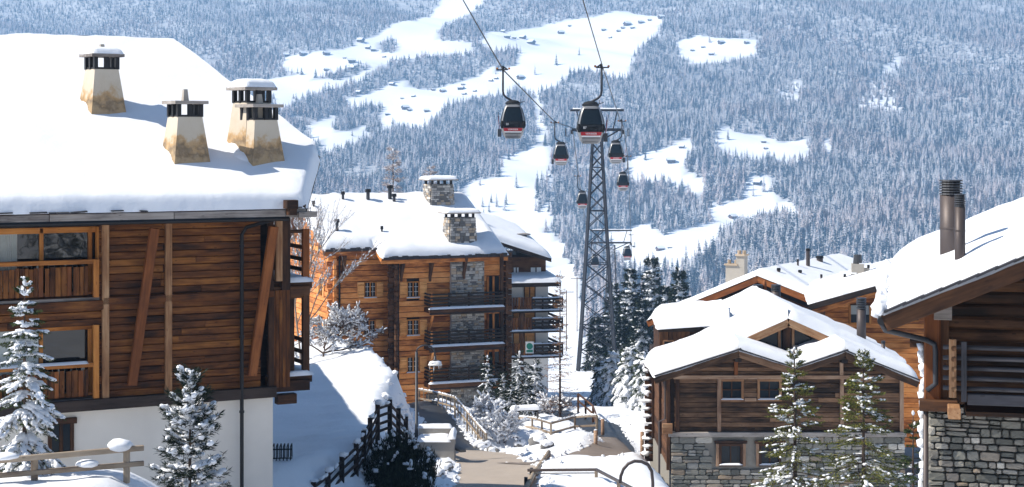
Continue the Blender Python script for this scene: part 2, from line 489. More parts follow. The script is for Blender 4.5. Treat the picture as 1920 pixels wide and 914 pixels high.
# bank of snow between the first house and the flats: right edge (distance -> x) and its height
_BY = np.array([46, 52, 57, 62, 66, 72, 80, 88, 95, 105, 116, 128.]); _BX = np.array([-8.6, -8.0, -6.3, -3.9, -3.9, -4.5, -4.7, -4.9, -6.1, -8.6, -10.4, -11.5])
PATHS = []      # (points, width)
def base_h(x, y):
    x = np.asarray(x, float); y = np.asarray(y, float)
    z = np.interp(y, _ty, _tz)
    # bank
    bx = np.interp(y, _BY, _BX)
    bz = -11.15 - 0.045 * (y - 58) - 0.03 * np.clip(-6 - x, 0, 8) + 0.10 * wav(x, y, 0.6, 1.0)
    w = sstep(0, 1.0, (bx + 0.5 - x) / 1.9) * sstep(44, 54, y) * (1 - sstep(112, 140, y)) * sstep(-60, -30, x)
    z = z + np.maximum(bz - z, 0) * w
    # near left mound with the young fir and the rail
    mz = -7.55 - 0.05 * (y - 38) + 0.12 * wav(x, y, 0.9, 2.0)
    w = (1 - sstep(-9.0, -5.6, x)) * sstep(20, 30, y) * (1 - sstep(39.2, 42.5, y)) * sstep(-40, -24, x)
    z = z + np.maximum(mz - z, 0) * w
    # ground falls off right of the paths round the wooden chalet, the gully beside the bridge
    z = z - 1.7 * sstep(5.6, 7.5, x) * (1 - sstep(92, 104, y)) * sstep(40, 55, y)
    z = z - 1.3 * np.exp(-(((x + 0.2) / 1.7) ** 2 + ((y - 93) / 5.5) ** 2))
    # heap between the two paths, ploughed edges
    z = z + 0.75 * np.exp(-(((x - 3.3) / 1.5) ** 2 + ((y - 85) / 3.6) ** 2))
    z = z + 0.5 * np.exp(-(((x - 3.2) / 2.2) ** 2 + ((y - 71) / 3.0) ** 2))
    # rise under the flats' upper path
    z = z + 1.5 * np.exp(-(((x + 5.2) / 3.2) ** 2 + ((y - 105) / 9.0) ** 2))
    # undulation
    z = z + (0.07 * wav(x, y, 0.55, 4.0) + 0.035 * wav(x, y, 1.9, 2.2) + 0.018 * wav(x + .4 * y, y, 4.3, 0.7)) * sstep(15, 30, y) * (1 - sstep(250, 300, y))
    fr = sstep(1350, 2000, y)
    z = z + fr * (26 * wav(x, y, 0.0062, 5.0) + 9 * wav(x, y, 0.019, 2.6)) + fr * 0.03 * x
    z = z + sstep(300, 500, y) * (1 - sstep(1200, 1500, y)) * 8 * wav(x, y, 0.02, 1.0)
    return z
def pdist(x, y, pts):
    best = np.full(np.shape(x), 1e9)
    for (ax, ay), (bx, by) in zip(pts[:-1], pts[1:]):
        dx, dy = bx - ax, by - ay; t = np.clip(((x - ax) * dx + (y - ay) * dy) / (dx * dx + dy * dy), 0, 1)
        best = np.minimum(best, np.hypot(x - ax - t * dx, y - ay - t * dy))
    return best
def smooth_line(pts, k=3):
    pts = [Vector(p) for p in pts]
    for _ in range(k):
        q = [pts[0]]
        for a, b in zip(pts[:-1], pts[1:]): q += [a * .75 + b * .25, a * .25 + b * .75]
        q.append(pts[-1]); pts = q
    return [(p.x, p.y) for p in pts]
def H(x, y):
    """ground with its cover of snow, cleared on the paths"""
    x = np.asarray(x, float); y = np.asarray(y, float)
    z = base_h(x, y)
    d = np.full(z.shape, 99.0)
    for pts, w in PATHS: d = np.minimum(d, pdist(x, y, pts) - w / 2)
    z = z + (0.20 + 0.12 * wav(x, y, 2.2, 3.0) + 0.05 * wav(x, y, 6.1, 1.3)) * sstep(0.0, 0.45, d + 0.16 * wav(x, y, 3.1, 1.0) + 0.06 * wav(x, y, 7.7, 2.0)) * (1 - sstep(4, 7, d)) - 0.06 * (d < 0)
    return z
def h1(x, y): return float(H(np.array([x]), np.array([y]))[0])
def ground_at(px, py, d0=20, d1=260):
    """where the sight line through a photo pixel meets the ground"""
    ds = np.linspace(d0, d1, 1400); p = np.array([tuple(P(px, py, 1.0))])
    zz = H(p[0, 0] * ds, ds); k = np.nonzero(p[0, 2] * ds < zz)[0]
    d = ds[k[0]] if len(k) else d1
    return Vector((p[0, 0] * d, d, h1(p[0, 0] * d, d)))
PATH_A = smooth_line([(-0.3, 30), (-0.6, 52), (-0.62, 65), (-0.6, 73), (-1.2, 80), (-2.6, 88), (-3.6, 95), (-5.3, 104), (-8.0, 112)])
PATH_B = smooth_line([(0.2, 75.5), (3.2, 78.0), (5.6, 83), (6.1, 90), (5.4, 99), (5.2, 108), (4.2, 116), (2.6, 124)])
PATHS += [([p for p in PATH_A if p[1] < 87], 3.1), ([p for p in PATH_A if p[1] > 84], 1.9), (PATH_B, 2.3)]

def grid_mesh(name, xs, ys, fn, mat, smooth=True):
    X, Y = np.meshgrid(xs, ys); Z = fn(X, Y); v = np.stack([X, Y, Z], -1).reshape(-1, 3); nx = len(xs)
    i = np.arange(len(ys) - 1)[:, None] * nx + np.arange(nx - 1)[None, :]
    f = np.stack([i, i + 1, i + 1 + nx, i + nx], -1).reshape(-1, 4)
    return link(name, np_mesh(name, v, f, smooth), mat)
def spaced(parts):
    o = []
    for a, b, s in parts: o += list(np.arange(a, b, s))
    return np.array(o + [parts[-1][1]])
gx = spaced([(-2600, -700, 240), (-700, -100, 40), (-100, -24, 4), (-24, 24, 0.4), (24, 100, 4), (100, 700, 40), (700, 2600, 240)])
gy = spaced([(-400, -60, 24), (-60, 24, 5), (24, 130, 0.45), (130, 300, 2.5)])
ground = grid_mesh('ground', gx, gy, H, M['snow_ground'])
tag(ground, 'snow covered ground between the chalets', None, None, 'structure')
mx = spaced([(-2600, -1500, 60), (-1500, 1500, 16), (1500, 2600, 60)])
my = spaced([(300, 1400, 22), (1400, 4600, 16), (4600, 6200, 60)])
mountain = grid_mesh('mountain', mx, my, base_h, M['snow_far'])
tag(mountain, 'snow covered mountainside across the valley', None, None, 'structure')

def ribbon(name, pts, w, dz, mat, label):
    vs = []; fs = []; k = 7
    for i, p in enumerate(pts):
        a = Vector(pts[max(i-1, 0)]); b = Vector(pts[min(i+1, len(pts)-1)]); d = (b - a).normalized(); nn = Vector((-d.y, d.x))
        for j in range(k):
            q = Vector(p) + nn * ((j / (k-1) - 0.5) * (w + 0.5))
            vs.append((q.x, q.y, float(base_h(q.x, q.y)) + dz))
    for i in range(len(pts) - 1):
        for j in range(k - 1): fs.append((i*k+j, i*k+j+1, (i+1)*k+j+1, (i+1)*k+j))
    m = MB(); m.v = vs; m.f = fs
    return tag(m.build(name, mat, None, True), label, None, None, 'structure')
def dense(pts, s=0.5):
    o = []
    for a, b in zip(pts[:-1], pts[1:]):
        a, b = Vector(a), Vector(b); n = max(1, int((b - a).length / s)); o += [tuple(a.lerp(b, i / n)) for i in range(n)]
    return o + [pts[-1]]
ribbon('path', [p for p in dense(PATH_A) if p[1] < 87], 3.1, 0.02, M['asphalt'], 'cleared pale footpath running down from the foreground')
ribbon('path', [p for p in dense(PATH_A) if p[1] > 84.5], 1.9, 0.03, M['asphalt_shaded'], 'stair path painted dark for shade, climbing left below the snow bank')
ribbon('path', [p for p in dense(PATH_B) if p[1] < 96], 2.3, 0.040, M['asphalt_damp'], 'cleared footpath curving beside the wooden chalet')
ribbon('path', [p for p in dense(PATH_B) if p[1] > 94], 2.3, 0.050, M['asphalt_shaded'], 'far stretch of the curving footpath painted dark for shade')

# ------------------------------------------------------------------ forest on the far slope
MEADOWS = [
 [(867,-60),(940,-60),(905,0),(870,25),(815,52),(825,75),(890,80),(885,90),(815,95),(750,100),(720,112),(690,125),(680,140),(640,150),(590,165),(560,178),(545,165),(560,150),(590,135),(560,127),(530,120),(535,105),(590,98),(640,92),(662,90),(666,76),(715,63),(780,38),(810,28)],
 [(478,152),(520,145),(560,140),(600,140),(590,152),(545,166),(520,172),(500,162)],
 [(505,181),(552,173),(548,192),(515,197)],
 [(647,187),(721,161),(765,151),(770,165),(832,163),(900,148),(960,140),(985,150),(950,165),(900,172),(845,184),(822,200),(792,233),(750,227),(706,230),(722,204),(745,190),(694,184),(650,194)],
 [(575,238),(627,216),(634,230),(600,247),(580,257)],
 [(605,256),(660,245),(692,232),(690,242),(640,264),(615,277)],
 [(911,60),(1025,47),(1112,33),(1175,22),(1242,31),(1230,60),(1197,82),(1178,132),(1147,137),(1110,122),(1080,120),(1062,134),(1033,154),(1012,160),(1022,250),(1008,255),(996,165),(962,150),(900,174),(860,180),(860,158),(900,142),(925,115),(925,92),(905,80)],
 [(1269,79),(1305,66),(1360,72),(1423,74),(1419,92),(1388,99),(1348,107),(1293,108),(1273,92)],
 [(866,350),(900,335),(940,330),(932,291),(1015,270),(1036,278),(1030,300),(1042,345),(1036,385),(1012,430),(1050,440),(1062,480),(1092,560),(1110,700),(1100,760),(1020,760),(1000,470),(960,440),(930,440),(900,400),(870,372)],
 [(1177,298),(1252,276),(1296,258),(1300,268),(1289,287),(1270,309),(1307,332),(1322,339),(1317,368),(1304,348),(1281,334),(1244,322),(1177,330)],
 [(1337,253),(1363,235),(1382,248),(1430,253),(1467,268),(1519,257),(1517,278),(1475,293),(1456,282),(1415,282),(1348,270)],
 [(1543,259),(1560,257),(1560,274),(1547,277)],
 [(1400,335),(1449,328),(1453,358),(1462,372),(1499,387),(1490,400),(1456,380),(1423,398),(1393,408),(1356,423),(1333,445),(1311,471),(1263,480),(1196,480),(1136,466),(1136,440),(1177,428),(1244,410),(1263,434),(1326,415),(1326,387),(1363,380),(1398,374),(1396,350)],
 [(1682,98),(1692,110),(1662,150),(1682,180),(1692,200),(1640,192),(1605,192),(1632,160)],
 [(1450,169),(1505,146),(1495,178),(1462,180)],
 [(1190,292),(1230,283),(1225,300),(1190,305)],
]
ISLES = [[(713,82),(735,75),(745,92),(730,102),(712,97)], [(915,100),(968,92),(972,120),(930,140),(915,125)], [(1225,400),(1255,385),(1275,430),(1245,440),(1225,425)],
         [(590,148),(640,132),(680,120),(690,128),(640,150)], [(1330,340),(1390,350),(1395,370),(1335,385)], [(1005,360),(1020,340),(1030,380),(1010,400)]]
def in_poly(px, py, poly):
    ins = np.zeros(px.shape, bool); n = len(poly)
    for i in range(n):
        (x0, y0), (x1, y1) = poly[i], poly[(i+1) % n]
        c = (y0 > py) != (y1 > py)
        if y0 != y1: ins ^= c & (px < (x1 - x0) * (py - y0) / (y1 - y0) + x0)
    return ins
def far_hit(px, py):
    ds = np.linspace(1300, 5600, 5000); q = P(px, py, 1.0)
    zz = base_h(q.x * ds, ds); k = np.nonzero(q.z * ds < zz)[0]; d = ds[k[0]] if len(k) else 5600
    return Vector((q.x * d, d, float(base_h(q.x * d, d))))
# the clearings lie on the mountain itself: carry the outlines over to it once
MEADOW_W = [[tuple(far_hit(*p)[:2]) for p in m] for m in MEADOWS]
ISLE_W = [[tuple(far_hit(*p)[:2]) for p in m] for m in ISLES]

# under the trees the ground is twigs, shrubs and thin snow; the clearings are clean snow
_mv = np.zeros(len(mountain.data.vertices) * 3, dtype=np.float32); mountain.data.vertices.foreach_get('co', _mv); _mv = _mv.reshape(-1, 3)
_op = np.zeros(len(_mv), bool)
for m in MEADOW_W: _op |= in_poly(_mv[:, 0], _mv[:, 1], m)
_hh = (13 + 13 * np.clip((4300 - _mv[:, 1]) / 2300, 0, 1)); _uu = 960 + F * _mv[:, 0] / _mv[:, 1]; _ww = HZ - F * _mv[:, 2] / _mv[:, 1]
for k in (0.35, 0.75):
    for m in MEADOWS: _op |= in_poly(_uu, _ww - k * F * _hh / _mv[:, 1], m)
for m in ISLE_W: _op &= ~in_poly(_mv[:, 0], _mv[:, 1], m)
_op |= _mv[:, 1] < 1330
_at = mountain.data.attributes.new('clear', 'FLOAT', 'POINT'); _at.data.foreach_set('value', _op.astype(np.float32))
_m, _nt, _b = newmat('mountain_ground')
_a = _nt.nodes.new('ShaderNodeAttribute'); _a.attribute_name = 'clear'
_v, _ = coords(_nt, (0.02,) * 3, 'Object', False)
_fl = mixc(_nt, noise_(_nt, _v, 3.0, 4.0), (0.16, 0.165, 0.17), (0.66, 0.68, 0.72))
_nt.links.new(mixc(_nt, _a.outputs['Fac'], _fl, (0.84, 0.86, 0.90)), _b.inputs['Base Color']); _b.inputs['Roughness'].default_value = 0.8; _b.inputs['Specular IOR Level'].default_value = 0.1
mountain.data.materials.clear(); mountain.data.materials.append(_m)
def far_tree_mesh(name, seed, tiers=11, pts=8, slim=1.0, ragged=0.35):
    """a frosted conifer about 1 high: ragged skirts of boughs"""
    rg = random.Random(seed); m = MB()
    for t in range(tiers):
        k = t / (tiers - 1); z = 0.06 + 0.88 * k; r = 0.150 * slim * (1 - k) ** 0.85 + 0.012
        n = pts; a0 = rg.random() * 6.28; vs = [(0, 0, z + 0.085)]
        for j in range(n):
            a = a0 + 6.283 * j / n + rg.uniform(-.25, .25); rr = r * rg.uniform(1 - ragged, 1 + ragged)
            vs.append((rr * math.cos(a), rr * math.sin(a), z - rr * rg.uniform(0.2, 0.7)))
            a += 3.14 / n; r2 = rr * rg.uniform(0.35, 0.6)
            vs.append((r2 * math.cos(a), r2 * math.sin(a), z + 0.02))
        c = len(vs) - 1
        m.add(vs, [(0, 1 + j, 1 + (j + 1) % c) for j in range(c)])
    return m
def frost_mat(name, green, frost, amount):
    m, nt, b = newmat(name)
    v, rnd = coords(nt, (1, 1, 1))
    geo = nt.nodes.new('ShaderNodeNewGeometry')
    sx = nt.nodes.new('ShaderNodeSeparateXYZ'); nt.links.new(geo.outputs['True Normal'], sx.inputs[0])
    n = noise_(nt, v, 9.0, 3.0)
    f = math_(nt, 'ADD', n, math_(nt, 'MULTIPLY', math_(nt, 'SUBTRACT', rnd, 0.5), 0.45))
    f = math_(nt, 'GREATER_THAN', f, 1.0 - amount)
    c1 = mixc(nt, rnd, frost, tuple(min(1, k * 1.0) for k in (frost[0] * 1.02, frost[1] * 0.94, frost[2] * 0.92)))
    nt.links.new(mixc(nt, f, green, c1), b.inputs['Base Color'])
    b.inputs['Roughness'].default_value = 0.9; b.inputs['Specular IOR Level'].default_value = 0.05
    return m
M['frost'] = frost_mat('frost', (0.008, 0.018, 0.022), (0.58, 0.60, 0.62), 0.52)
M['frost_larch'] = frost_mat('frost_larch', (0.07, 0.055, 0.05), (0.56, 0.53, 0.53), 0.52)
def far_tree(name, seed, mat, **kw):
    me = far_tree_mesh(name, seed, **kw).mesh('crown'); r = empty(name)
    c = link('crown', me, M[mat], r)
    t = MB(); t.tube([(0, 0, -0.03), (0, 0, 0.5)], [0.016, 0.008], 5); t.build('trunk', M['wood_brown'], r)
    return r, c
protos = []
for i, (mt, kw) in enumerate((('frost', {}), ('frost', dict(slim=0.82, ragged=0.45)), ('frost', dict(slim=1.12, tiers=9)), ('frost_larch', dict(slim=1.05, ragged=0.55, tiers=12)))):
    protos.append(far_tree('conifer_tree', 40 + i, mt, **kw))
def clearing(px, py):
    if py > 340 and px < 1100: return 'in the long lower clearing left of the pylon'
    if py > 255 and px < 1100: return 'in the clearing just below the leftmost gondola cabin'
    if py > 325: return 'in the lowest clearing right of the pylon'
    if py > 225: return 'in the two middle clearings right of the pylon'
    if px > 1255: return 'in the small upper right clearing'
    if px > 900 and py < 130: return 'in the broad upper clearing between the two ropes'
    if px > 900: return 'at the lower edge of the broad upper clearing'
    if py > 142: return 'in the strip clearing right of the left roof'
    return 'in the upper left clearing above the left roof'
# standing alone in the clearings, far off but countable
ALONE = [(931,388,27),(949,384,24),(905,388,20),(921,380,18),(968,352,28),(954,300,24),(946,395,26),(900,348,17),(917,398,20),(1016,360,40),(1008,372,36),(1026,352,34),
         (1432,360,32),(1412,368,22),(1180,396,38),(1290,376,34),(1326,372,34),(1204,420,36),(1270,420,40),(1238,425,42),(1015,178,20),(1003,140,20),(1043,122,22),(1365,262,20),(1250,398,30),
         (728,92,18),(718,98,17),(738,97,16),(1086,104,16),(960,110,18),(945,120,18),(1330,80,16),(1210,300,22)]
for i, (px, py, hp) in enumerate(ALONE):
    w = far_hit(px, py); src = protos[i % 4][0]
    o = src if i < 4 else copy_tree(src)
    o.location = w - Vector((0, 0, 0.4)); s = hp / F * w.y; o.scale = (s * 1.25, s * 1.25, s); o.rotation_euler = (0, 0, i * 1.7)
    tag(o, 'frosted conifer standing apart ' + clearing(px, py), 'tree', 'single conifers in the far clearings')
    if i < 4: protos[i] = (o, protos[i][1])
rg = np.random.RandomState(7)
fx, fy = [], []
for y0, y1, sp in ((1330, 2000, 6.8), (2000, 2700, 7.0), (2700, 3500, 7.4), (3500, 4300, 8.0), (4300, 5000, 14.0)):
    hw = 0.345 * y1
    a, b = np.meshgrid(np.arange(-hw, hw, sp), np.arange(y0, y1, sp * 1.02))
    a = a + rg.uniform(-.48, .48, a.shape) * sp; b = b + rg.uniform(-.48, .48, b.shape) * sp
    fx.append(a.ravel()); fy.append(b.ravel())
fx = np.concatenate(fx); fy = np.concatenate(fy)
keep = np.abs(fx) < 0.345 * fy
fx, fy = fx[keep], fy[keep]
jx = fx + 9 * np.sin(fy / 17.0) * rg.rand(len(fx)); jy = fy + 16 * (rg.rand(len(fx)) - .5)
openm = np.zeros(len(fx), bool)
for m in MEADOW_W: openm |= in_poly(jx, jy, m)
# no tree so close below a clearing that it would stand in front of it
_h0 = (13 + 13 * np.clip((4300 - fy) / 2300, 0, 1)); _u = 960 + F * jx / jy; _w = HZ - F * base_h(jx, jy) / jy
for k in (0.35, 0.75):
    for m in MEADOWS: openm |= in_poly(_u, _w - k * F * _h0 / jy, m)
for m in ISLE_W: openm &= ~in_poly(jx, jy, m)
for m in MEADOWS[-3:-1]: openm &= ~(in_poly(_u, _w, [(p[0] + (14 if p[0] > 1650 else -6), p[1] + 6) for p in m]) & (rg.rand(len(fx)) < .55))   # these two are half overgrown
openm |= (wav(fx, fy, 0.016, 7.1) > 0.80) & (rg.rand(len(fx)) < .8)   # small gaps among the trees
thin = rg.rand(len(fx)) < (0.05 + 0.08 * (wav(fx, fy, 0.012, 3.3) > 0.45) + 0.12 * (wav(fx, fy, 0.021, 0.4) > 0.66))
sel = ~openm & ~thin
fx, fy = fx[sel], fy[sel]
fz = base_h(fx, fy)
hgt = (13 + 12 * np.clip((4300 - fy) / 2300, 0, 1)) * rg.uniform(0.5, 1.15, len(fx)) * (0.92 + 0.16 * wav(fx, fy, 0.02, 1.9) + 0.16 * wav(fx, fy, 0.07, 0.6))
me = bpy.data.meshes.new('forest')
me.vertices.add(len(fx)); me.vertices.foreach_set('co', np.stack([fx, fy, fz - 0.4], 1).astype(np.float32).ravel())
for nm, a in (('hgt', hgt), ('rot', rg.rand(len(fx)) * 6.28), ('wid', rg.uniform(1.2, 1.9, len(fx)))):
    at = me.attributes.new(nm, 'FLOAT', 'POINT'); at.data.foreach_set('value', a.astype(np.float32))
larch = (wav(fx, fy, 0.011, 0.9) > 0.25) & (rg.rand(len(fx)) < 0.7) | (rg.rand(len(fx)) < 0.1)
kind = np.where(larch, 3, rg.randint(0, 3, len(fx)))
at = me.attributes.new('kind', 'INT', 'POINT'); at.data.foreach_set('value', kind.astype(np.int32))
forest = link('forest', me)
tag(forest, 'dense frosted conifer forest covering the far mountainside', 'forest', None, 'stuff')
ng = bpy.data.node_groups.new('forest_trees', 'GeometryNodeTree')
ng.interface.new_socket('Geometry', in_out='INPUT', socket_type='NodeSocketGeometry'); ng.interface.new_socket('Geometry', in_out='OUTPUT', socket_type='NodeSocketGeometry')
gi = ng.nodes.new('NodeGroupInput'); go = ng.nodes.new('NodeGroupOutput'); jn = ng.nodes.new('GeometryNodeJoinGeometry')
def attr(nm, t='FLOAT'):
    n = ng.nodes.new('GeometryNodeInputNamedAttribute'); n.data_type = t; n.inputs['Name'].default_value = nm; return n.outputs['Attribute']
hh, rr_, ww = attr('hgt'), attr('rot'), attr('wid')
mul = ng.nodes.new('ShaderNodeMath'); mul.operation = 'MULTIPLY'; ng.links.new(hh, mul.inputs[0]); ng.links.new(ww, mul.inputs[1])
sc3 = ng.nodes.new('ShaderNodeCombineXYZ'); ng.links.new(mul.outputs[0], sc3.inputs[0]); ng.links.new(mul.outputs[0], sc3.inputs[1]); ng.links.new(hh, sc3.inputs[2])
rt3 = ng.nodes.new('ShaderNodeCombineXYZ'); ng.links.new(rr_, rt3.inputs[2])
for k in range(4):
    oi = ng.nodes.new('GeometryNodeObjectInfo'); oi.inputs['Object'].default_value = protos[k][1]; oi.inputs['As Instance'].default_value = True
    oi.transform_space = 'ORIGINAL'
    ip = ng.nodes.new('GeometryNodeInstanceOnPoints'); cmp = ng.nodes.new('FunctionNodeCompare'); cmp.data_type = 'INT'; cmp.operation = 'EQUAL'
    ng.links.new(attr('kind', 'INT'), cmp.inputs[2]); cmp.inputs[3].default_value = k
    ng.links.new(gi.outputs[0], ip.inputs['Points']); ng.links.new(cmp.outputs[0], ip.inputs['Selection']); ng.links.new(oi.outputs['Geometry'], ip.inputs['Instance'])
    ng.links.new(rt3.outputs[0], ip.inputs['Rotation']); ng.links.new(sc3.outputs[0], ip.inputs['Scale'])
    ng.links.new(ip.outputs[0], jn.inputs[0])
ng.links.new(jn.outputs[0], go.inputs[0])
md = forest.modifiers.new('trees', 'NODES'); md.node_group = ng
print('forest trees', len(fx))

# huts in the clearings
def hut_proto():
    r = empty('mountain_hut')
    m = MB(); m.box((0, 0, 1.6), (9, 7, 3.6)); m.prism([(-4.5, -3.5, 3.4), (-4.5, 3.5, 3.4), (-4.5, 0, 5.6)], (9, 0, 0)); m.build('wall', M['wood_brown'], r)
    m = MB(); m.slab([(-5.4, -4.4, 3.2), (5.4, -4.4, 3.2), (5.4, 0, 6.1), (-5.4, 0, 6.1)], 0.5); m.slab([(-5.4, 0, 6.1), (5.4, 0, 6.1), (5.4, 4.4, 3.2), (-5.4, 4.4, 3.2)], 0.5)
    rf = m.build('roof', M['slate'], r)
    m = MB(); m.slab([(-5.3, -4.5, 4.0), (5.3, -4.5, 4.0), (5.3, 0, 6.9), (-5.3, 0, 6.9)], 0.7); m.slab([(-5.3, 0, 6.9), (5.3, 0, 6.9), (5.3, 4.5, 4.0), (-5.3, 4.5, 4.0)], 0.7)
    m.build('snow_cover', M['snow_far'], rf)
    return r
HUTS = [(536,106),(568,104),(612,103),(646,110),(660,118),(676,79),(690,92),(700,96),(720,108),(612,133),(660,131),(672,176),(735,160),(754,186),(775,182),(760,205),(768,208),(800,210),(812,170),(830,173),(864,168),(870,178),
        (890,172),(726,216),(648,190),(943,61),(951,72),(964,73),(980,73),(996,83),(1052,64),(1068,50),(1132,58),(1144,72),(1160,60),(1168,54),(1176,48),(1186,54),(1202,44),(1218,39),(1240,35),(1298,96),(1318,90),(1352,82),(1400,82),(1334,104),
        (920,153),(930,149),(976,148),(1028,332),(1258,305),(1278,278),(1330,333),(1432,268),(1436,280),(1402,346),(1420,346),(1374,410),(1238,470),(1256,466),(868,160)]
hp = hut_proto(); rgp = random.Random(5)
for i, (px, py) in enumerate(HUTS):
    w = far_hit(px, py); o = hp if i == 0 else copy_tree(hp)
    s = rgp.uniform(0.6, 1.35) * (1.15 if py < 150 else 0.95); o.location = w - Vector((0, 0, 0.6)); o.scale = (s, s, s); o.rotation_euler = (0, 0, rgp.uniform(-.7, .7))
    tag(o, 'tiny dark hut with snowy roof ' + clearing(px, py), 'hut', 'huts on the far mountainside')

# ------------------------------------------------------------------ the air over the valley
hz = MB(); hz.b2(-2750, 2750, -450, 6350, -420, 905); hazo = hz.build('haze', None)
hm = bpy.data.materials.new('haze'); hm.use_nodes = True; hm.node_tree.nodes.clear()
ho = hm.node_tree.nodes.new('ShaderNodeOutputMaterial'); hv = hm.node_tree.nodes.new('ShaderNodeVolumePrincipled')
hv.inputs['Color'].default_value = (0.36, 0.63, 1.0, 1); hv.inputs['Density'].default_value = 1.5e-4; hv.inputs['Anisotropy'].default_value = 0.1
hm.node_tree.links.new(hv.outputs[0], ho.inputs['Volume']); hazo.data.materials.append(hm)
tag(hazo, 'thin blue winter haze over the valley', None, None, 'stuff')
# ------------------------------------------------------------------ large chalet on the left
M['glass_clear'] = glass_mat('glass_clear', (0.012, 0.012, 0.013), 0.02)
M['glass_clear'].node_tree.nodes['Principled BSDF'].inputs['Specular IOR Level'].default_value = 0.5
M['glass_clear'].node_tree.nodes['Principled BSDF'].inputs['IOR'].default_value = 1.6
A = Frame(P(515, 735, 48.5), 27)
rgA = random.Random(11)
hA = empty('chalet', A.o, A.a, 'large dark timber chalet on white plaster base under a thick snowy roof', 'house')
XL = -13.0
def planks(parent, mat, x0, x1, z0, z1, y, n, skip=(), t=0.07, gap=0.012, split=None, rg=rgA, nm='plank', axis='x', jut=0.012, dz=None):
    """courses of boards on a wall; skip = openings (x0, x1, z0, z1); axis 'y' lays them on a side wall at x = y argument"""
    hgt = (z1 - z0) / n
    for i in range(n):
        a, b = z0 + i * hgt, z0 + (i + 1) * hgt; zc = (a + b) / 2
        segs = [(x0, x1)]
        for (sx0, sx1, sz0, sz1) in skip:
            if zc > sz0 and zc < sz1:
                ns = []
                for (p, q) in segs:
                    if sx1 <= p or sx0 >= q: ns.append((p, q)); continue
                    if sx0 - p > 0.08: ns.append((p, sx0))
                    if q - sx1 > 0.08: ns.append((sx1, q))
                segs = ns
        if split:
            ns = []
            for (p, q) in segs:
                if q - p > split * 1.3:
                    c = p + (q - p) * rg.uniform(0.35, 0.65); ns += [(p, c - 0.004), (c + 0.004, q)]
                else: ns.append((p, q))
            segs = ns
        for p, q in segs:
            j = rg.uniform(-jut, jut)
            z_ = zc + (dz((p + q) / 2) if dz else 0)
            if axis == 'x': beam(nm, parent, mat, (p, y + j, z_), (q, y + j, z_), t, b - a - gap, ch=0.018)
            else: beam(nm, parent, mat, (y + j, p, z_), (y + j, q, z_), t, b - a - gap, ch=0.018)
zb = A.f(515, 735).z                 # bottom of the timber storeys
ze = A.f(300, 415, -0.9).z           # underside of the eaves board
zt = A.f(515, 418, 0).z + 0.55
# body: plaster base, dark core behind the boards, side and back walls
DEP = 18.0
m = MB(); m.b2(XL, -0.02, 0.10, DEP, zb - 6.5, zb - 0.05); base_w = m.build('plaster_base', M['plaster'], hA)
rp = math.tan(R(25.6))
yr = 9.1                              # ridge lies this far behind the front
y_e = -1.05
def rzA(y): return ze + 0.30 + ((y if y < yr else 2 * yr - y) - y_e) * rp
m = MB()
lw = [(XL, 0.62), (0.0, 0.62)]
m.b2(XL, -0.02, 0.62, DEP, zb - 0.05, zt)
m.prism([(XL + .02, 0.64, zt - .02), (XL + .02, DEP - .02, zt - .02), (XL + .02, yr, rzA(yr) - 0.55)], (abs(XL) - 0.06, 0, 0))
m.build('core_wall', M['wood_black'], hA)
# windows and loggias at the left, boards elsewhere
f = A.f
wu = (f(0, 430).x - 4.0, f(186, 430).x, f(100, 562).z, f(100, 428).z)     # upper loggia opening
wl = (f(0, 430).x - 4.0, f(186, 612).x, f(120, 752).z, f(120, 612).z)     # lower one
xp = [f(p, 560).x for p in (197, 315)]
# two layers: boards in front of the recess
zmid = f(300, 560).z
planks(hA, M['wood_dark'], XL, -0.42, zb + 0.16, zt - 0.25, 0.05, 25, skip=[wu, wl], split=3.4, t=0.09)
m = MB()
m.b2(wu[1] + .02, -0.42, 0.10, 0.60, zb - 0.04, zt - 0.2); m.b2(XL, wu[1] + .02, 0.10, 0.60, wl[3] + .02, wu[2] - .02); m.b2(XL, wu[1], 0.10, 0.6, wu[3] + .02, zt - .2); m.b2(XL, wu[1], 0.1, .6, zb - .04, wl[2] - .02)
m.build('wall_backing', M['wood_black'], hA)
# posts, beams, braces
for x in xp:
    beam('post', hA, M['wood_lit'], (x, -0.03, zb + 0.15), (x, -0.03, zt - 0.2), 0.19, 0.13, up=(0, 1, 0))
beam('sill_beam', hA, M['wood_black'], (XL, -0.05, zb + 0.02), (-0.0, -0.05, zb + 0.02), 0.26, 0.30)
beam('beam', hA, M['wood_dark'], (wu[1] + 0.1, -0.035, zmid), (-0.05, -0.035, zmid), 0.12, 0.2)
beam('beam', hA, M['wood_dark'], (XL, -0.035, zmid - 0.10), (wu[1] + 0.1, -0.035, zmid - 0.10), 0.12, 0.26)
for (a, b) in (((287, 428), (247, 722)), ((510, 425), (472, 704))):
    p0 = f(a[0], a[1], -0.22); p1 = f(b[0], b[1], -0.06)
    beam('brace', hA, M['wood_red'], p1 + Vector((0, -0.02, 0)), p0 + Vector((0, -0.15, 0)), 0.25, 0.17, up=(0, 1, 0))
beam('post', hA, M['wood_lit'], (f(521, 500).x, -0.05, f(521, 527).z), (f(521, 500).x, -0.05, zt - 0.2), 0.19, 0.18, up=(0, 1, 0))
beam('post', hA, M['wood_brown'], (f(536, 500).x, 0.10, f(521, 700).z), (f(536, 500).x, 0.10, zt - 0.2), 0.26, 0.26, up=(0, 1, 0))
beam('post', hA, M['wood_brown'], (f(507, 500).x, -0.01, zb + .1), (f(507, 500).x, -0.01, zt - 0.2), 0.16, 0.13, up=(0, 1, 0))
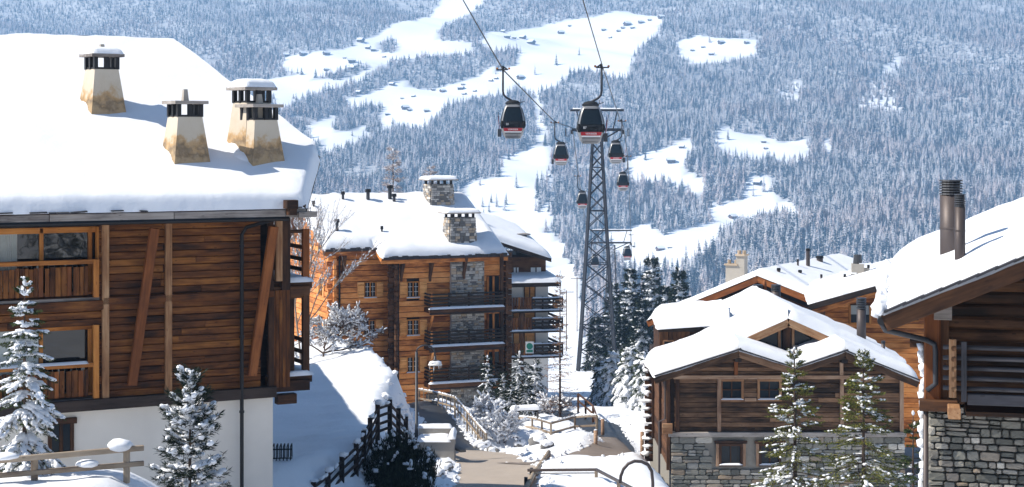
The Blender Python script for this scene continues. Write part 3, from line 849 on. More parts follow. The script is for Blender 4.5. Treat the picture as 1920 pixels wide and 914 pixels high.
# vertical boards under the side balcony
x0, x1 = f(507, 600).x, f(541, 600).x
for k in range(5):
    a = x0 + 0.09 + (x1 - x0) * k / 5
    beam('plank', hA, M['wood_dark'], (a, 0.0, zb + .12), (a, 0.0, f(520, 545).z), 0.105, 0.07, up=(0, 1, 0))
# eaves: soffit, purlin ends, fascia boards
beam('eaves_beam', hA, M['wood_dark'], (XL, -0.14, zt - 0.12), (0.3, -0.14, zt - 0.12), 0.22, 0.26)
# glazing of the loggias
def glazing(opening, y, xs, name='window'):
    x0, x1, z0, z1 = opening
    w = empty(name); w.parent = hA
    m = MB(); m.b2(x0, x1, y, y + 0.02, z0, z1); m.build('pane', M['glass_clear'], w)
    for x in xs: beam('mullion', w, M['wood_frame'], (x, y - 0.03, z0), (x, y - 0.03, z1), 0.11, 0.08, up=(0, 1, 0))
    beam('frame', w, M['wood_frame'], (x0, y - 0.03, z1 - 0.06), (x1, y - 0.03, z1 - 0.06), 0.08, 0.16)
    beam('frame', w, M['wood_brown'], (x0, y - 0.03, z0 + 0.05), (x1, y - 0.03, z0 + 0.05), 0.08, 0.12)
    return w
yg = 0.42
wr = f(178, 450, yg).x
glazing((wu[0], wr, wu[2], wu[3] - 0.02), yg, [f(77, 450, yg).x, f(168, 450, yg).x, f(-60, 450, yg).x])
m = MB(); n = 26; xc0, xc1 = f(-14, 450, yg + .1).x, f(32, 450, yg).x
for k in range(n):
    a = xc0 + (xc1 - xc0) * k / n; b = xc0 + (xc1 - xc0) * (k + 1) / n
    m.poly([(a, yg - 0.012 - 0.02 * (k % 2), wu[2] + .3), (b, yg - 0.012 - 0.02 * ((k+1) % 2), wu[2] + .3), (b, yg - 0.012 - 0.02 * ((k+1) % 2), wu[3] - .1), (a, yg - 0.012 - 0.02 * (k % 2), wu[3] - .1)])
m.build('curtain', M['curtain'], hA)
glazing((wl[0], wr, wl[2], wl[3] - 0.02), yg, [f(76, 650, yg).x, f(168, 650, yg).x, f(-60, 650, yg).x])
m = MB(); m.b2(wl[0], f(78, 650).x - .02, yg - .10, yg - .06, wl[2] + .3, wl[3] - .1); m.build('curtain', M['curtain'], hA)
for op, ytop in ((wu, 490), (wl, 683)):
    x0, x1, z0, z1 = op; zr = f(180, ytop).z; zf0 = z0 + 0.02
    beam('floor_edge', hA, M['wood_grey'], (x0, 0.2, z0 - 0.03), (x1, 0.2, z0 - 0.03), 0.44, 0.09)
    beam('handrail', hA, M['wood_frame'], (x0, -0.02, zr), (x1 - 0.04, -0.02, zr), 0.15, 0.12)
    beam('post', hA, M['wood_frame'], (x1 - 0.10, -0.04, z0 + .02), (x1 - 0.10, -0.04, z1 if op is wl else zr + 0.05), 0.15, 0.15, up=(0, 1, 0))
    beam('post', hA, M['wood_frame'], (x1 + 0.02, 0.2, z0 + .02), (x1 + 0.02, 0.2, z1), 0.10, 0.3, up=(0, 1, 0))
    x = x1 - 0.3
    while x > f(0, 500).x - 1.5:
        w_ = rgA.uniform(0.10, 0.16); zt_ = zr - 0.12 - rgA.uniform(0, 0.05)
        beam('baluster', hA, M['wood_dark'] if rgA.random() < .7 else M['wood_red'], (x - w_/2, 0.0, zf0 + 0.06), (x - w_/2, 0.0, zt_), w_, 0.035, up=(0, 1, 0), ch=0.006)
        x -= w_ + rgA.choice((0.012, 0.015, 0.02, 0.055))
    beam('rail', hA, M['wood_dark'], (x0, 0.04, zf0 + 0.12), (x1 - .18, 0.04, zf0 + 0.12), 0.05, 0.08)
    if op is wl:
        m = blanket([(x0, -0.10), (x1 - .3, -0.10), (x1 - .3, 0.06), (x0, 0.06)], lambda x, y: zr + 0.06, 0.05, rr=0.07, step=0.15, amp=0.02, out=0.01); m.build('snow_on_rail', M['snow'], hA, True)
# small basement window
bx0, bx1, bz0, bz1 = f(90, 800).x, f(140, 800).x, f(110, 850).z, f(110, 787).z
w = empty('window'); w.parent = hA
m = MB(); m.b2(bx0 + .1, bx1 - .1, 0.05, 0.07, bz0, bz1 - .1); m.build('pane', M['glass'], w)
for p, q in (((bx0 - .05, 0.06, bz1 - .06), (bx1 + .06, 0.06, bz1 - .06)), ((bx0, 0.06, bz0 - .05), (bx1, 0.06, bz0 - .05))):
    beam('frame', w, M['wood_brown'], p, q, 0.16, 0.16)
for x in (bx0 + .06, bx1 - .06, (bx0 + bx1) / 2): beam('frame', w, M['wood_brown'], (x, 0.055, bz0), (x, 0.055, bz1 - .14), 0.10, 0.09, up=(0, 1, 0))
# balconies along the right-hand side
for (pt, pb, zt_) in ((527, 546, 430), (702, 722, 552)):
    z1, z0 = f(560, pt, 0.3).z, f(560, pb, 0.3).z
    xa, xb = 0.42, f(583, 600, 0.3).x
    m = MB(); m.b2(-0.2, xb, 0.2, 8.0, z0 + .08, z1); m.build('balcony_floor', M['wood_brown'], hA)
    beam('beam', hA, M['wood_brown'], (f(505, 600).x, 0.14, z0 + .02), (xb - .12, 0.14, z0 + .02), 0.16, z1 - z0)
    for yy in (0.32, 2.8, 5.4, 7.8):
        zt2 = f(560, zt_, 0.3).z
        beam('post', hA, M['wood_red'] if pt < 600 else M['wood_brown'], (xb - 0.16, yy, z1), (xb - 0.16, yy, zt2), 0.20, 0.16, up=(0, 1, 0))
    zr = z1 + 0.95
    for zz in (z1 + .3, z1 + .6, zr): beam('rail', hA, M['wood_brown'], (xb - .16, 0.4, zz), (xb - .16, 7.7, zz), 0.05, 0.12)
    beam('rail', hA, M['wood_brown'], (0.3, 0.30, zt2 - 0.06), (xb - .2, 0.30, zt2 - 0.06), 0.06, 0.10)
    m = blanket([(0.35, 0.16), (xb + .03, 0.16), (xb + .03, 8.0), (0.35, 8.0)], lambda x, y: z1, 0.12, rr=0.10, step=0.25, amp=0.03, out=0.02, seed=pt); m.build('snow_on_floor', M['snow'], hA, True)
beam('bracket', hA, M['wood_brown'], (f(515, 735).x + .15, .3, f(530, 748, .3).z), (f(560, 735).x, .3, f(530, 748, .3).z), 0.3, 0.28)
beam('post', hA, M['wood_brown'], (f(552, 600).x, 0.4, f(552, 702, .4).z), (f(552, 600).x, 0.4, f(552, 548, .4).z), 0.22, 0.22, up=(0, 1, 0))
# right side wall boards (turned away from the lens)
planks(hA, M['wood_dark'], 0.7, DEP, zb + .1, zt - .3, 0.02, 14, axis='y', split=7.0)
# downpipe
xd = f(453, 600, -0.12).x
m = MB(); m.tube([(f(528, 402, -1.0).x, -0.98, f(528, 400, -1.0).z), (f(522, 405, -.9).x, -0.85, f(522, 410, -.9).z), (xd + .12, -0.18, f(460, 426).z), (xd, -0.14, f(455, 440).z), (xd, -0.14, zb - 6)], 0.055, 8)
dp = m.build('downpipe', M['metal_black'], hA)
for zz in (zt - 1.2, zb + 1.6, zb - .5):
    m = MB(); m.tube([(xd, -0.14, zz), (xd, -0.14, zz + .06)], 0.075, 8); m.build('pipe_clip', M['metal_black'], dp)
m = MB(); m.tube([(XL, y_e - 0.02, ze + 0.02), (f(540, 400, -1.0).x, y_e - 0.02, ze + 0.0)], 0.07, 8); m.build('gutter', M['metal_black'], hA)
# roof: plane through the eaves line, half-hipped at the right end
TH = 0.36
yeS = y_e - 0.06
p_e = Vector((0, y_e, ze + 0.30)); nrm = Vector((0, -rp, 1))
tip = A.pl(325, 62, p_e + Vector((0, 0, TH)), nrm)
zr_top = rzA(yr)
rx = A.f(325, 62, yr).x                       # right end of the ridge
cor = A.pl(598, 272, p_e + Vector((0, 0, TH)), nrm)  # corner of the half hip
eR = A.f(572, 388, y_e).x
print('ridge', tip, yr, rx, 'corner', cor, 'eave', eR)
cy = min(cor.y, yr - 2.0); cx = cor.x
ridge_y = yr
front = [(XL, y_e, rzA(y_e)), (eR, y_e, rzA(y_e)), (cx, cy, rzA(cy)), (rx, ridge_y, rzA(ridge_y)), (XL, ridge_y, rzA(ridge_y))]
byc = 2 * yr - cy
zh = rzA(cy)
back = [(XL, ridge_y, rzA(ridge_y)), (rx, ridge_y, rzA(ridge_y)), (cx, byc, zh), (eR, 2 * yr - y_e, rzA(y_e)), (XL, 2 * yr - y_e, rzA(y_e))]
hip = [(cx, cy, zh), (cx, byc, zh), (rx, ridge_y, rzA(ridge_y))]
m = MB()
for pl in (front, back, hip): m.slab(pl, 0.16)
roofA = m.build('roof', M['wood_brown'], hA)
snow_on('snow_cover', roofA, front, TH, [True, True, False, False, False], step=0.30, amp=0.07, out=0.06, sag=0.0, rr=0.22, edge_amp=0.35)
snow_on('snow_cover', roofA, back, TH, [False, False, True, True, False], step=0.9)
snow_on('snow_cover', roofA, hip, TH, [True, False, False], step=0.6)
# ragged dark slate edge below the snow and the grey eaves boards
x = XL
while x < eR - 0.1:
    L = rgA.uniform(2.2, 3.6); x2 = min(x + L, eR + 0.02)
    if x2 - x > .15: beam('eaves_board', roofA, M['wood_grey'], (x, y_e - 0.03, ze + 0.13 + rgA.uniform(-.01, .01)), (x2 - 0.02, y_e - 0.03, ze + 0.13 + rgA.uniform(-.01, .01)), 0.06, 0.24)
    x = x2
x = XL
while x < eR:
    w_ = rgA.uniform(0.15, 0.5)
    if rgA.random() < 0.4: beam('slate', roofA, M['slate'], (x, y_e - 0.03, ze + 0.30 + rgA.uniform(-.01, .02)), (x + w_ * .9, y_e - 0.03, ze + 0.30 + rgA.uniform(-.01, .02)), 0.22 + rgA.uniform(0, .08), 0.035, ch=0, roll=rgA.uniform(-.12, .12))
    x += w_
d = Vector((cx - eR, cy - y_e, 0)).normalized()
beam('verge_board', roofA, M['wood_black'], (eR - .02, y_e, rzA(y_e) - 0.1), (cx - .02, cy, rzA(cy) - 0.1), 0.08, 0.30)
beam('rafter_end', roofA, M['wood_grey'], (eR - 0.30, y_e - .08, ze + .10), (eR + 0.30, y_e + 0.1, ze + 0.10), 0.30, 0.16)
beam('rafter_end', roofA, M['wood_brown'], (eR - 0.66, y_e - .22, ze + .40), (eR - 0.34, y_e - .22, ze + .40), 0.34, 0.24)
beam('rafter_end', roofA, M['wood_brown'], (eR - 0.58, y_e - .19, ze + .20), (eR - 0.36, y_e - .19, ze + .20), 0.30, 0.20)
# unseen block added behind the front roof, shaped to shade the snow bank
rw = empty('shade_block'); rw.parent = hA; rw.rotation_euler = (0, 0, -A.a); rw.location = A.loc((-19.0, 64.0, -10.4))
sr = lambda y: 11.4 - .225 * y
m = MB(); m.prism([(0, 0, -3), (0, 31, -3), (0, 31, sr(31) - .2), (0, 0, sr(0) - .2)], (-16, 0, 0)); m.build('wall', M['wood_brown'], rw)
rq = [(-17, -1, sr(-1)), (1, -1, sr(-1)), (1, 32, sr(32)), (-17, 32, sr(32))]
m = MB(); m.slab(rq, .2); rwr = m.build('roof', M['wood_brown'], rw); snow_on('snow_cover', rwr, rq, .4, step=1.2)
# chimneys
def stained(name):
    m, nt, b = newmat(name)
    v, rnd = coords(nt, (1, 1, 1)); tc = nt.nodes.new('ShaderNodeTexCoord'); sp = nt.nodes.new('ShaderNodeSeparateXYZ'); nt.links.new(tc.outputs['Object'], sp.inputs[0])
    n = noise_(nt, v, 2.6, 5.0, 0.6); n2 = noise_(nt, v, 7.0, 4.0)
    k = math_(nt, 'ADD', math_(nt, 'MULTIPLY', sp.outputs['Z'], -0.62), math_(nt, 'MULTIPLY', n, 0.9))
    k = math_(nt, 'ADD', k, 0.44)
    c = ramp(nt, k, [(0.0, (0.56, 0.49, 0.40)), (0.30, (0.52, 0.44, 0.34)), (0.42, (0.42, 0.25, 0.10)), (0.56, (0.14, 0.085, 0.04)), (0.72, (0.36, 0.24, 0.12))])
    c = mixc(nt, math_(nt, 'MULTIPLY', n2, 0.35), c, (0.60, 0.55, 0.46))
    nt.links.new(c, b.inputs['Base Color']); b.inputs['Roughness'].default_value = 0.95; b.inputs['Specular IOR Level'].default_value = 0.1
    bump(nt, b, n2, 0.25, 0.03); return m
M['render_stained'] = stained('render_stained')
def chimney(px, py_base, w0, w1, h, rz, cap_snow, finial, stack_snow):
    c = A.pl(px, py_base, p_e + Vector((0, 0, TH)), nrm); c.z -= TH + 0.1
    ch = empty('chimney', c, rz); ch.parent = hA
    zz = 0.3
    m = MB(); m.frus((0, 0, -0.2), (w0 * 1.06, w0 * 1.06), (w1, w1), h + 0.2); st = m.build('chimney_stack', M['render_stained'], ch, loc=(0, 0, 0))
    m = MB(); m.box((0, 0, h + 0.03), (w1 * .98, w1 * .98, 0.06)); m.build('flue_rim', M['metal_black'], ch)
    for sx in (-1, 0, 1):
        for sy in (-1, 0, 1):
            if (sx or sy) and not (sy == 1 and sx == 0): beam('cage_post', ch, M['metal_black'], (sx * w1 * .45, sy * w1 * .45, h), (sx * w1 * .45, sy * w1 * .45, h + 0.36), 0.115, 0.115, up=(0, 1, 0), ch=0)
    beam('cap_slab', ch, M['wood_grey'], (-w1 * .68, 0, h + 0.41), (w1 * .68, 0, h + 0.41), w1 * 1.34, 0.09)
    if cap_snow: snow_on('cap_snow', ch, [(-w1 * .66, -w1 * .65, h + .455), (w1 * .66, -w1 * .65, h + .455), (w1 * .66, w1 * .65, h + .455), (-w1 * .66, w1 * .65, h + .455)], cap_snow, rr=0.34, step=0.14, out=0.02, amp=0.03)
    if finial:
        m = MB(); m.frus((0, 0, h + .45), (0.17, 0.17), (0.11, 0.11), finial); m.build('finial', M['concrete'], ch)
    v, fc = blobs([((-0.1, 0.25, 0.02), (1, 0, 0), w0 * .85, 0.75, 0.60)], ICO3, 0.05, int(px))
    link('snow_drift', np_mesh('snow_drift', v, fc, True), M['snow'], ch)
    if stack_snow:
        its = [((rgA.uniform(-.3, .3) * w0, -w0 * .5 + 0.10, 0.45 + rgA.uniform(0, stack_snow) * .6), (1, 0, rgA.uniform(-.5, .5)), rgA.uniform(.10, .22), 0.05, rgA.uniform(.08, .16)) for _ in range(9)]
        v, fc = blobs(its, ICO2, 0.3, 3); link('stuck_snow', np_mesh('stuck_snow', v, fc, True), M['snow'], ch)
chimney(191, 198, 1.12, 0.74, 1.52, R(36) - A.a, 0.22, 0.30, 0)
chimney(347, 288, 1.12, 0.74, 1.50, R(34) - A.a, 0.0, 0.34, 0)
chimney(472, 274, 1.16, 0.80, 1.72, R(40) - A.a, 0.26, 0.16, 0)
chimney(486, 290, 1.12, 0.76, 1.46, R(40) - A.a, 0.0, 0.30, 0)
# ------------------------------------------------------------------ block of flats in orange timber, middle left
B = Frame(P(740, 585, 125), 22)
rgB = random.Random(21)
hB = empty('apartment_chalet', B.o, B.a, 'orange timber apartment chalet with stone pillar, stacked balconies and deep snowy roof', 'building')
f = B.f
Y1 = 1.35                                     # the left part stands this far back
xL1 = f(625, 600, Y1).x                        # left corner
xR2 = f(948, 600, 0).x                         # right end of the front part
zE2 = f(800, 488, -0.9).z; zE1 = f(660, 475, Y1 - 0.9).z
zG = f(760, 790, 0).z - 1.0
z_top2 = zE2 + 0.55; z_top1 = zE1 + 0.55
DEPB = 15.0
tb = math.tan(R(24))
yR = 7.6
def rzB(y): return zE2 + 0.25 + ((y if y < yR else 2 * yR - y) + 0.95) * tb
m = MB(); m.b2(0.06, xR2 - 0.05, 0.08, 2.0, zG, z_top2); m.b2(xL1 + 0.08, xR2 - 0.05, Y1 + 0.08, DEPB, zG, z_top1)
m.prism([(xL1 + .08, Y1 + .1, z_top1 - .02), (xL1 + .08, DEPB - .1, z_top1 - .02), (xL1 + .08, yR, rzB(yR) - .4)], (0.3, 0, 0))
m.build('core_wall', M['wood_black'], hB)
HC = 0.40                                      # height of one course of timber
def wins(parent, fr, y, px0, px1, py0, py1, shut, mat_s):
    x0, x1 = fr.f(px0, py0, y).x, fr.f(px1, py0, y).x; xc = (px0 + px1) / 2; z1, z0 = fr.f(xc, py0, y).z, fr.f(xc, py1, y).z
    w = empty('window'); w.parent = parent
    m = MB(); m.b2(x0, x1, y - 0.02, y - 0.005, z0, z1); m.build('pane', M['glass'], w)
    xm = (x0 + x1) / 2
    for a, b, t in ((x0, x0, .09), (x1, x1, .09), (xm, xm, .10)):
        beam('frame', w, M['wood_frame'], (a, y - 0.07, z0), (b, y - 0.07, z1), t, 0.1, up=(0, 1, 0))
    for z in (z0, z1): beam('frame', w, M['wood_frame'], (x0 - .05, y - 0.07, z), (x1 + .05, y - 0.07, z), 0.12, 0.09)
    for xx in ((x0 + xm) / 2, (x1 + xm) / 2): beam('glazing_bar', w, M['white_paint'], (xx, y - 0.03, z0), (xx, y - 0.03, z1), 0.025, 0.02, up=(0, 1, 0), ch=0)
    for q in (0.35, 0.68): beam('glazing_bar', w, M['white_paint'], (x0, y - 0.03, z0 + (z1 - z0) * q), (x1, y - 0.03, z0 + (z1 - z0) * q), 0.02, 0.025, ch=0)
    beam('sill', w, M['wood_shutter'], (x0 - .1, y - 0.1, z0 - .08), (x1 + .1, y - 0.1, z0 - .08), 0.2, 0.07)
    snow_on('sill_snow', w, [(x0 - .08, y - .2, z0 - .04), (x1 + .08, y - .2, z0 - .04), (x1 + .08, y - .06, z0 - .04), (x0 - .08, y - .06, z0 - .04)], 0.05, rr=.06, step=0.12, amp=.01, out=.005)
    if shut:
        ws = (x1 - x0) * 0.58
        for a, b in ((x0 - .06 - ws, x0 - .06), (x1 + .06, x1 + .06 + ws)):
            s = MB(); s.b2(a, b, y - 0.16, y - 0.10, z0, z1); sh = s.build('shutter', mat_s, parent)
            for q in (0.18, 0.8): beam('shutter_batten', sh, mat_s, (a + .03, y - 0.175, z0 + (z1 - z0) * q), (b - .03, y - 0.175, z0 + (z1 - z0) * q), 0.03, 0.10)
    return (x0 - (0.62 * (x1 - x0) if shut else 0.1), x1 + (0.62 * (x1 - x0) if shut else 0.1), z0 - .1, z1 + .1)
op1 = [wins(hB, B, Y1, 683, 704, 529, 557, True, M['wood_shutter']), wins(hB, B, Y1, 681, 703, 601, 628, True, M['wood_shutter'])]
op2 = [wins(hB, B, 0, 763, 785, 529, 557, True, M['wood_shutter']), wins(hB, B, 0, 763, 785, 600, 628, True, M['wood_shutter']), wins(hB, B, 0, 763, 785, 669, 697, True, M['wood_shutter'])]
n1 = int((z_top1 - zG - .3) / HC); n2 = int((z_top2 - zG - .3) / HC)
sm1 = [(a, b, c, d) for a, b, c, d in op1]; sm2 = op2
planks(hB, M['wood_orange'], xL1, 0.0, zG, z_top1 - .3, Y1, n1, skip=[(a + (b - a) * .25, b - (b - a) * .25, c, d) for a, b, c, d in sm1], split=3.6, t=0.16, gap=0.04, rg=rgB, jut=0.03)
xs0 = f(843, 600, 0).x; xs1 = f(905, 600, 0).x
planks(hB, M['wood_orange'], 0.0, xs0, zG, z_top2 - .3, 0, n2, skip=[(a + (b - a) * .25, b - (b - a) * .25, c, d) for a, b, c, d in sm2], split=3.6, t=0.16, gap=0.04, rg=rgB, jut=0.03)
# sunlit gable wall on the left
yb = DEPB
planks(hB, M['wood_orange'], Y1, yb, zG, z_top1 - .3, xL1, n1, axis='y', split=6.0, t=0.16, gap=0.04, rg=rgB, jut=0.03, nm='plank',
       skip=[(Y1 + 2.6, Y1 + 3.5, f(600, 557, 4).z, f(600, 525, 4).z), (Y1 + 2.6, Y1 + 3.5, f(600, 628, 4).z, f(600, 597, 4).z)])
nG = 9
for i in range(nG):
    z0_ = z_top1 - .3 + i * HC; z1_ = z0_ + HC; top = rzB(yR) - .3
    if z1_ > top - .1: break
    ya = Y1 + 0.1 + max(0, (z1_ - rzB(Y1) + 0.35)) / tb
    beam('plank', hB, M['wood_orange'], (xL1, max(ya, Y1), (z0_ + z1_) / 2), (xL1, 2 * yR - max(ya, Y1), (z0_ + z1_) / 2), 0.16, HC - .02)
for (za, zc) in ((557, 527), (628, 600)):
    z0_, z1_ = f(600, za, 4).z, f(600, zc, 4).z; w = empty('window'); w.parent = hB
    m = MB(); m.b2(xL1 - .02, xL1 + .02, Y1 + 2.65, Y1 + 3.45, z0_, z1_); m.build('pane', M['glass'], w)
    for yy in (2.62, 3.05, 3.48): beam('frame', w, M['wood_frame'], (xL1 - .06, Y1 + yy, z0_), (xL1 - .06, Y1 + yy, z1_), 0.1, 0.09, up=(0, 1, 0))
    for yy in (2.3, 3.8):
        m = MB(); m.b2(xL1 - .14, xL1 - .09, Y1 + yy - .25, Y1 + yy + .25, z0_, z1_); m.build('shutter', M['wood_shutter'], hB)
# log ends at the two corners
for (cx_, cy_, zt_) in ((xL1, Y1, z_top1 - .4), (0.0, 0.0, z_top2 - .4)):
    k = 0; z = zG + HC / 2
    while z < zt_:
        L = 0.42 + (0.1 if k % 2 else 0); beam('log_end', hB, M['wood_brown'] if cx_ == 0 else M['wood_orange'], (cx_ - .1, cy_, z), (cx_ - L, cy_, z), 0.20, HC - .05)
        beam('log_end', hB, M['wood_brown'] if cx_ == 0 else M['wood_orange'], (cx_, cy_ - .1, z + HC / 2), (cx_, cy_ - L, z + HC / 2), 0.20, HC - .05)
        z += HC; k += 1
planks(hB, M['wood_brown'], 0.15, Y1, zG, z_top2 - .3, -0.02, n2, axis='y', t=0.14, gap=0.02, rg=rgB)
for px, y, z1 in ((632, Y1 - .1, z_top1), (742, -.12, z_top2)):
    m = MB(); xx = f(px + 4, 600, y).x; m.tube([(xx, y - .45, z1 - .35), (xx, y - .08, z1 - .9), (xx, y - .08, zG + 1)], 0.07, 7); m.build('downpipe', M['metal_black'], hB)
# stone pillar: rubble courses
M['rubble_grey'] = stone_mat('rubble_grey', [(0.0, (0.16, 0.16, 0.16)), (0.35, (0.30, 0.29, 0.27)), (0.7, (0.42, 0.39, 0.35)), (1.0, (0.22, 0.20, 0.19))])
_sp = []
def stone_protos():
    rg = random.Random(3)
    for k in range(8):
        n = 8; ring = []
        for sx, sz in ((1, 1), (-1, 1), (-1, -1), (1, -1)):
            cx, cz = rg.uniform(.06, .18), rg.uniform(.08, .22); ex, ez = .5 - rg.uniform(0, .05), .5 - rg.uniform(0, .06)
            two = [(sx * ex, sz * (ez - cz)), (sx * (ex - cx), sz * ez)]
            ring += two if sx * sz > 0 else two[::-1]
        vs = [(x, 0.5, z) for x, z in ring] + [(x, -0.36, z) for x, z in ring] + [(x * .90, -0.5 + rg.uniform(-.08, .08), z * .86) for x, z in ring] + [(0, -0.54, 0)]
        m = MB(); m.add(vs, [(i, (i+1) % n, n + (i+1) % n, n + i) for i in range(n)] + [(n + i, n + (i+1) % n, 2*n + (i+1) % n, 2*n + i) for i in range(n)] + [(2*n + i, 2*n + (i+1) % n, 3*n) for i in range(n)])
        _sp.append(m.mesh('stone'))
stone_protos()
_sm = {}
def stone(parent, mat, x, y, z, w, t, h, rg, side=False):
    k = rg.randrange(len(_sp)); key = (k, mat.name)
    if key not in _sm:
        me = _sp[k].copy(); me.materials.append(mat); _sm[key] = me
    o = bpy.data.objects.new('stone', _sm[key]); o.parent = parent; o.location = (x, y, z); o.scale = (w * 1.04, t, h * 1.04)
    o.rotation_euler = (0, rg.uniform(-.05, .05), (-math.pi / 2 if side else 0))
    COL.objects.link(o); return o
def rubble(parent, mat, x0, x1, z0, z1, y, hs, ws, rg, skip=(), t=0.14, side=False, gap=0.018):
    z = z0
    while z < z1 - 0.02:
        h = min(rg.uniform(*hs), z1 - z)
        if z1 - z - h < hs[0] * .5: h = z1 - z
        x = x0
        while x < x1 - 0.02:
            w = min(rg.uniform(*ws) * (0.7 + 0.6 * h / hs[1]), x1 - x)
            if x1 - x - w < ws[0] * .5: w = x1 - x
            cx_, cz_ = x + w / 2, z + h / 2
            if not any(a - w * .3 < cx_ < b + w * .3 and c - h * .3 < cz_ < d + h * .3 for a, b, c, d in skip):
                if h > hs[1] * .75 and rg.random() < .35:
                    h2 = h * rg.uniform(.4, .6)
                    for zz, hh_ in ((z + h2 / 2, h2), (z + h2 + (h - h2) / 2, h - h2)):
                        if side: stone(parent, mat, y, cx_, zz, w - gap, t * rg.uniform(.85, 1.2), hh_ - gap, rg, True)
                        else: stone(parent, mat, cx_, y, zz, w - gap, t * rg.uniform(.85, 1.2), hh_ - gap, rg)
                elif side: stone(parent, mat, y, cx_, cz_, w - gap, t * rg.uniform(.85, 1.2), h - gap, rg, True)
                else: stone(parent, mat, cx_, y, cz_, w - gap, t * rg.uniform(.85, 1.2), h - gap, rg)
            x += w
        z += h
def rubble_joined(name, parent, mats, x0, x1, z0, z1, y, hs, ws, rg, t=0.10, sides=True):
    """stones too small to tell apart from here: one part per tone"""
    ms = [MB() for _ in mats]; z = z0
    while z < z1 - .02:
        h = min(rg.uniform(*hs), z1 - z); x = x0
        while x < x1 - .02:
            w = min(rg.uniform(*ws), x1 - x); e = rg.uniform(-.03, .03)
            q = .012; a, b, c, d = x + q, x + w - q, z + q, z + h - q; m = rg.choice(ms); i = min(w, h) * .18
            m.add([(a, y + t, c), (b, y + t, c), (b, y + t, d), (a, y + t, d), (a, y + e + .02, c), (b, y + e + .02, c), (b, y + e + .02, d), (a, y + e + .02, d),
                   (a + i, y + e - .02, c + i), (b - i, y + e - .02, c + i), (b - i, y + e - .02, d - i), (a + i, y + e - .02, d - i)],
                  [(0,1,5,4),(1,2,6,5),(2,3,7,6),(3,0,4,7),(4,5,9,8),(5,6,10,9),(6,7,11,10),(7,4,8,11),(8,9,10,11)])
            x += w
        z += h
    for k, m in enumerate(ms):
        if m.f: tag(m.build(name, mats[k], parent), kind='stuff')
M['st1'] = plain('stone_pale', (0.56, 0.53, 0.49), 0.9, var=0.3, bmp=.3); M['st2'] = plain('stone_mid', (0.36, 0.34, 0.32), 0.9, var=0.3, bmp=.3); M['st3'] = plain('stone_dark', (0.17, 0.165, 0.16), 0.9, var=0.3, bmp=.3); M['st4'] = plain('stone_tan', (0.44, 0.35, 0.26), 0.9, var=0.3, bmp=.3)
ST = [M['st1'], M['st1'], M['st2'], M['st3'], M['st4']]
m = MB(); m.b2(xs0, xs1, -0.32, 0.6, zG, z_top2 - .1); m.build('stone_pillar', M['st2'], hB)
rubble_joined('pillar_stones', hB, ST, xs0, xs1, zG, z_top2 - .2, -0.38, (.09, .24), (.16, .5), rgB)
m = MB(); m.b2(xs0 - 1.9, xs1 + 1.4, -0.2, 0.3, zG, f(860, 735).z); m.build('plinth', M['st3'], hB)
rubble_joined('plinth_stones', hB, [M['st2'], M['st3'], M['st3']], xs0 - 1.9, xs1 + 1.4, zG, f(860, 735).z, -0.26, (.1, .3), (.2, .6), rgB)
# balconies
bx0, bx1 = f(806, 600, -1.4).x, f(946, 600, -1.4).x
zs = []
for (pt, pb) in ((577, 586), (647, 656), (716, 726)):
    z1, z0 = f(870, pt, -1.4).z, f(870, pb, -1.4).z; zs.append(z1)
    m = MB(); m.b2(bx0, bx1, -1.4, 0.1, z0 + .02, z1 - .02); m.build('balcony_floor', M['wood_brown'], hB)
    snow_on('balcony_snow', hB, [(bx0, -1.46, z1 - .03), (bx1, -1.46, z1 - .03), (bx1, -1.1, z1 - .03), (bx0, -1.1, z1 - .03)], 0.14, rr=.13, step=.25, out=.03, amp=.03)
    beam('floor_beam', hB, M['wood_black'], (bx0, -1.36, z0 - .04), (bx1, -1.36, z0 - .04), .12, .14)
    for zz, hh_ in ((z1 + .28, .16), (z1 + .52, .16), (z1 + .76, .16), (z1 + 1.02, .12)):
        beam('rail', hB, M['wood_black'], (bx0, -1.34, zz), (bx1, -1.34, zz), 0.06, hh_)
        beam('rail', hB, M['wood_black'], (bx0 + .04, -1.3, zz), (bx0 + .04, 0, zz), 0.06, hh_); beam('rail', hB, M['wood_black'], (bx1 - .04, -1.3, zz), (bx1 - .04, 0, zz), 0.06, hh_)
    for px in (810, 843, 880, 921, 943):
        xx = min(max(f(px, 600, -1.4).x, bx0 + .08), bx1 - .08); beam('rail_post', hB, M['wood_black'] if px > 815 else M['wood_orange'], (xx, -1.30, z1 - .02), (xx, -1.30, z1 + 1.12), 0.13, 0.12, up=(0, 1, 0))
for px in (941,):
    xx = f(px, 600, -1.2).x; beam('post', hB, M['wood_brown'], (xx, -1.15, zG), (xx, -1.15, z_top2 - .2), 0.24, 0.22, up=(0, 1, 0))
# brackets under the balconies and eaves
for px, py0, py1 in ((812, 590, 625), (812, 660, 693)):
    p = f(px, py0, -1.1); beam('brace', hB, M['wood_orange'], (p.x, -1.1, p.z), (p.x, -0.05, f(px, py1).z), 0.16, 0.16)
for px, y in ((648, Y1), (758, 0), (812, 0), (876, -.3)):
    p = f(px, 492 if y == 0 else 480, y - .8); q = f(px, 520 if y == 0 else 515, y); beam('eaves_brace', hB, M['wood_brown'], (p.x, y - .75, p.z), (p.x, y - .08, q.z), 0.2, 0.18)
    beam('eaves_post', hB, M['wood_brown'], (p.x, y - .14, q.z - .3), (p.x, y - .14, p.z + .2), 0.16, 0.14, up=(0, 1, 0))
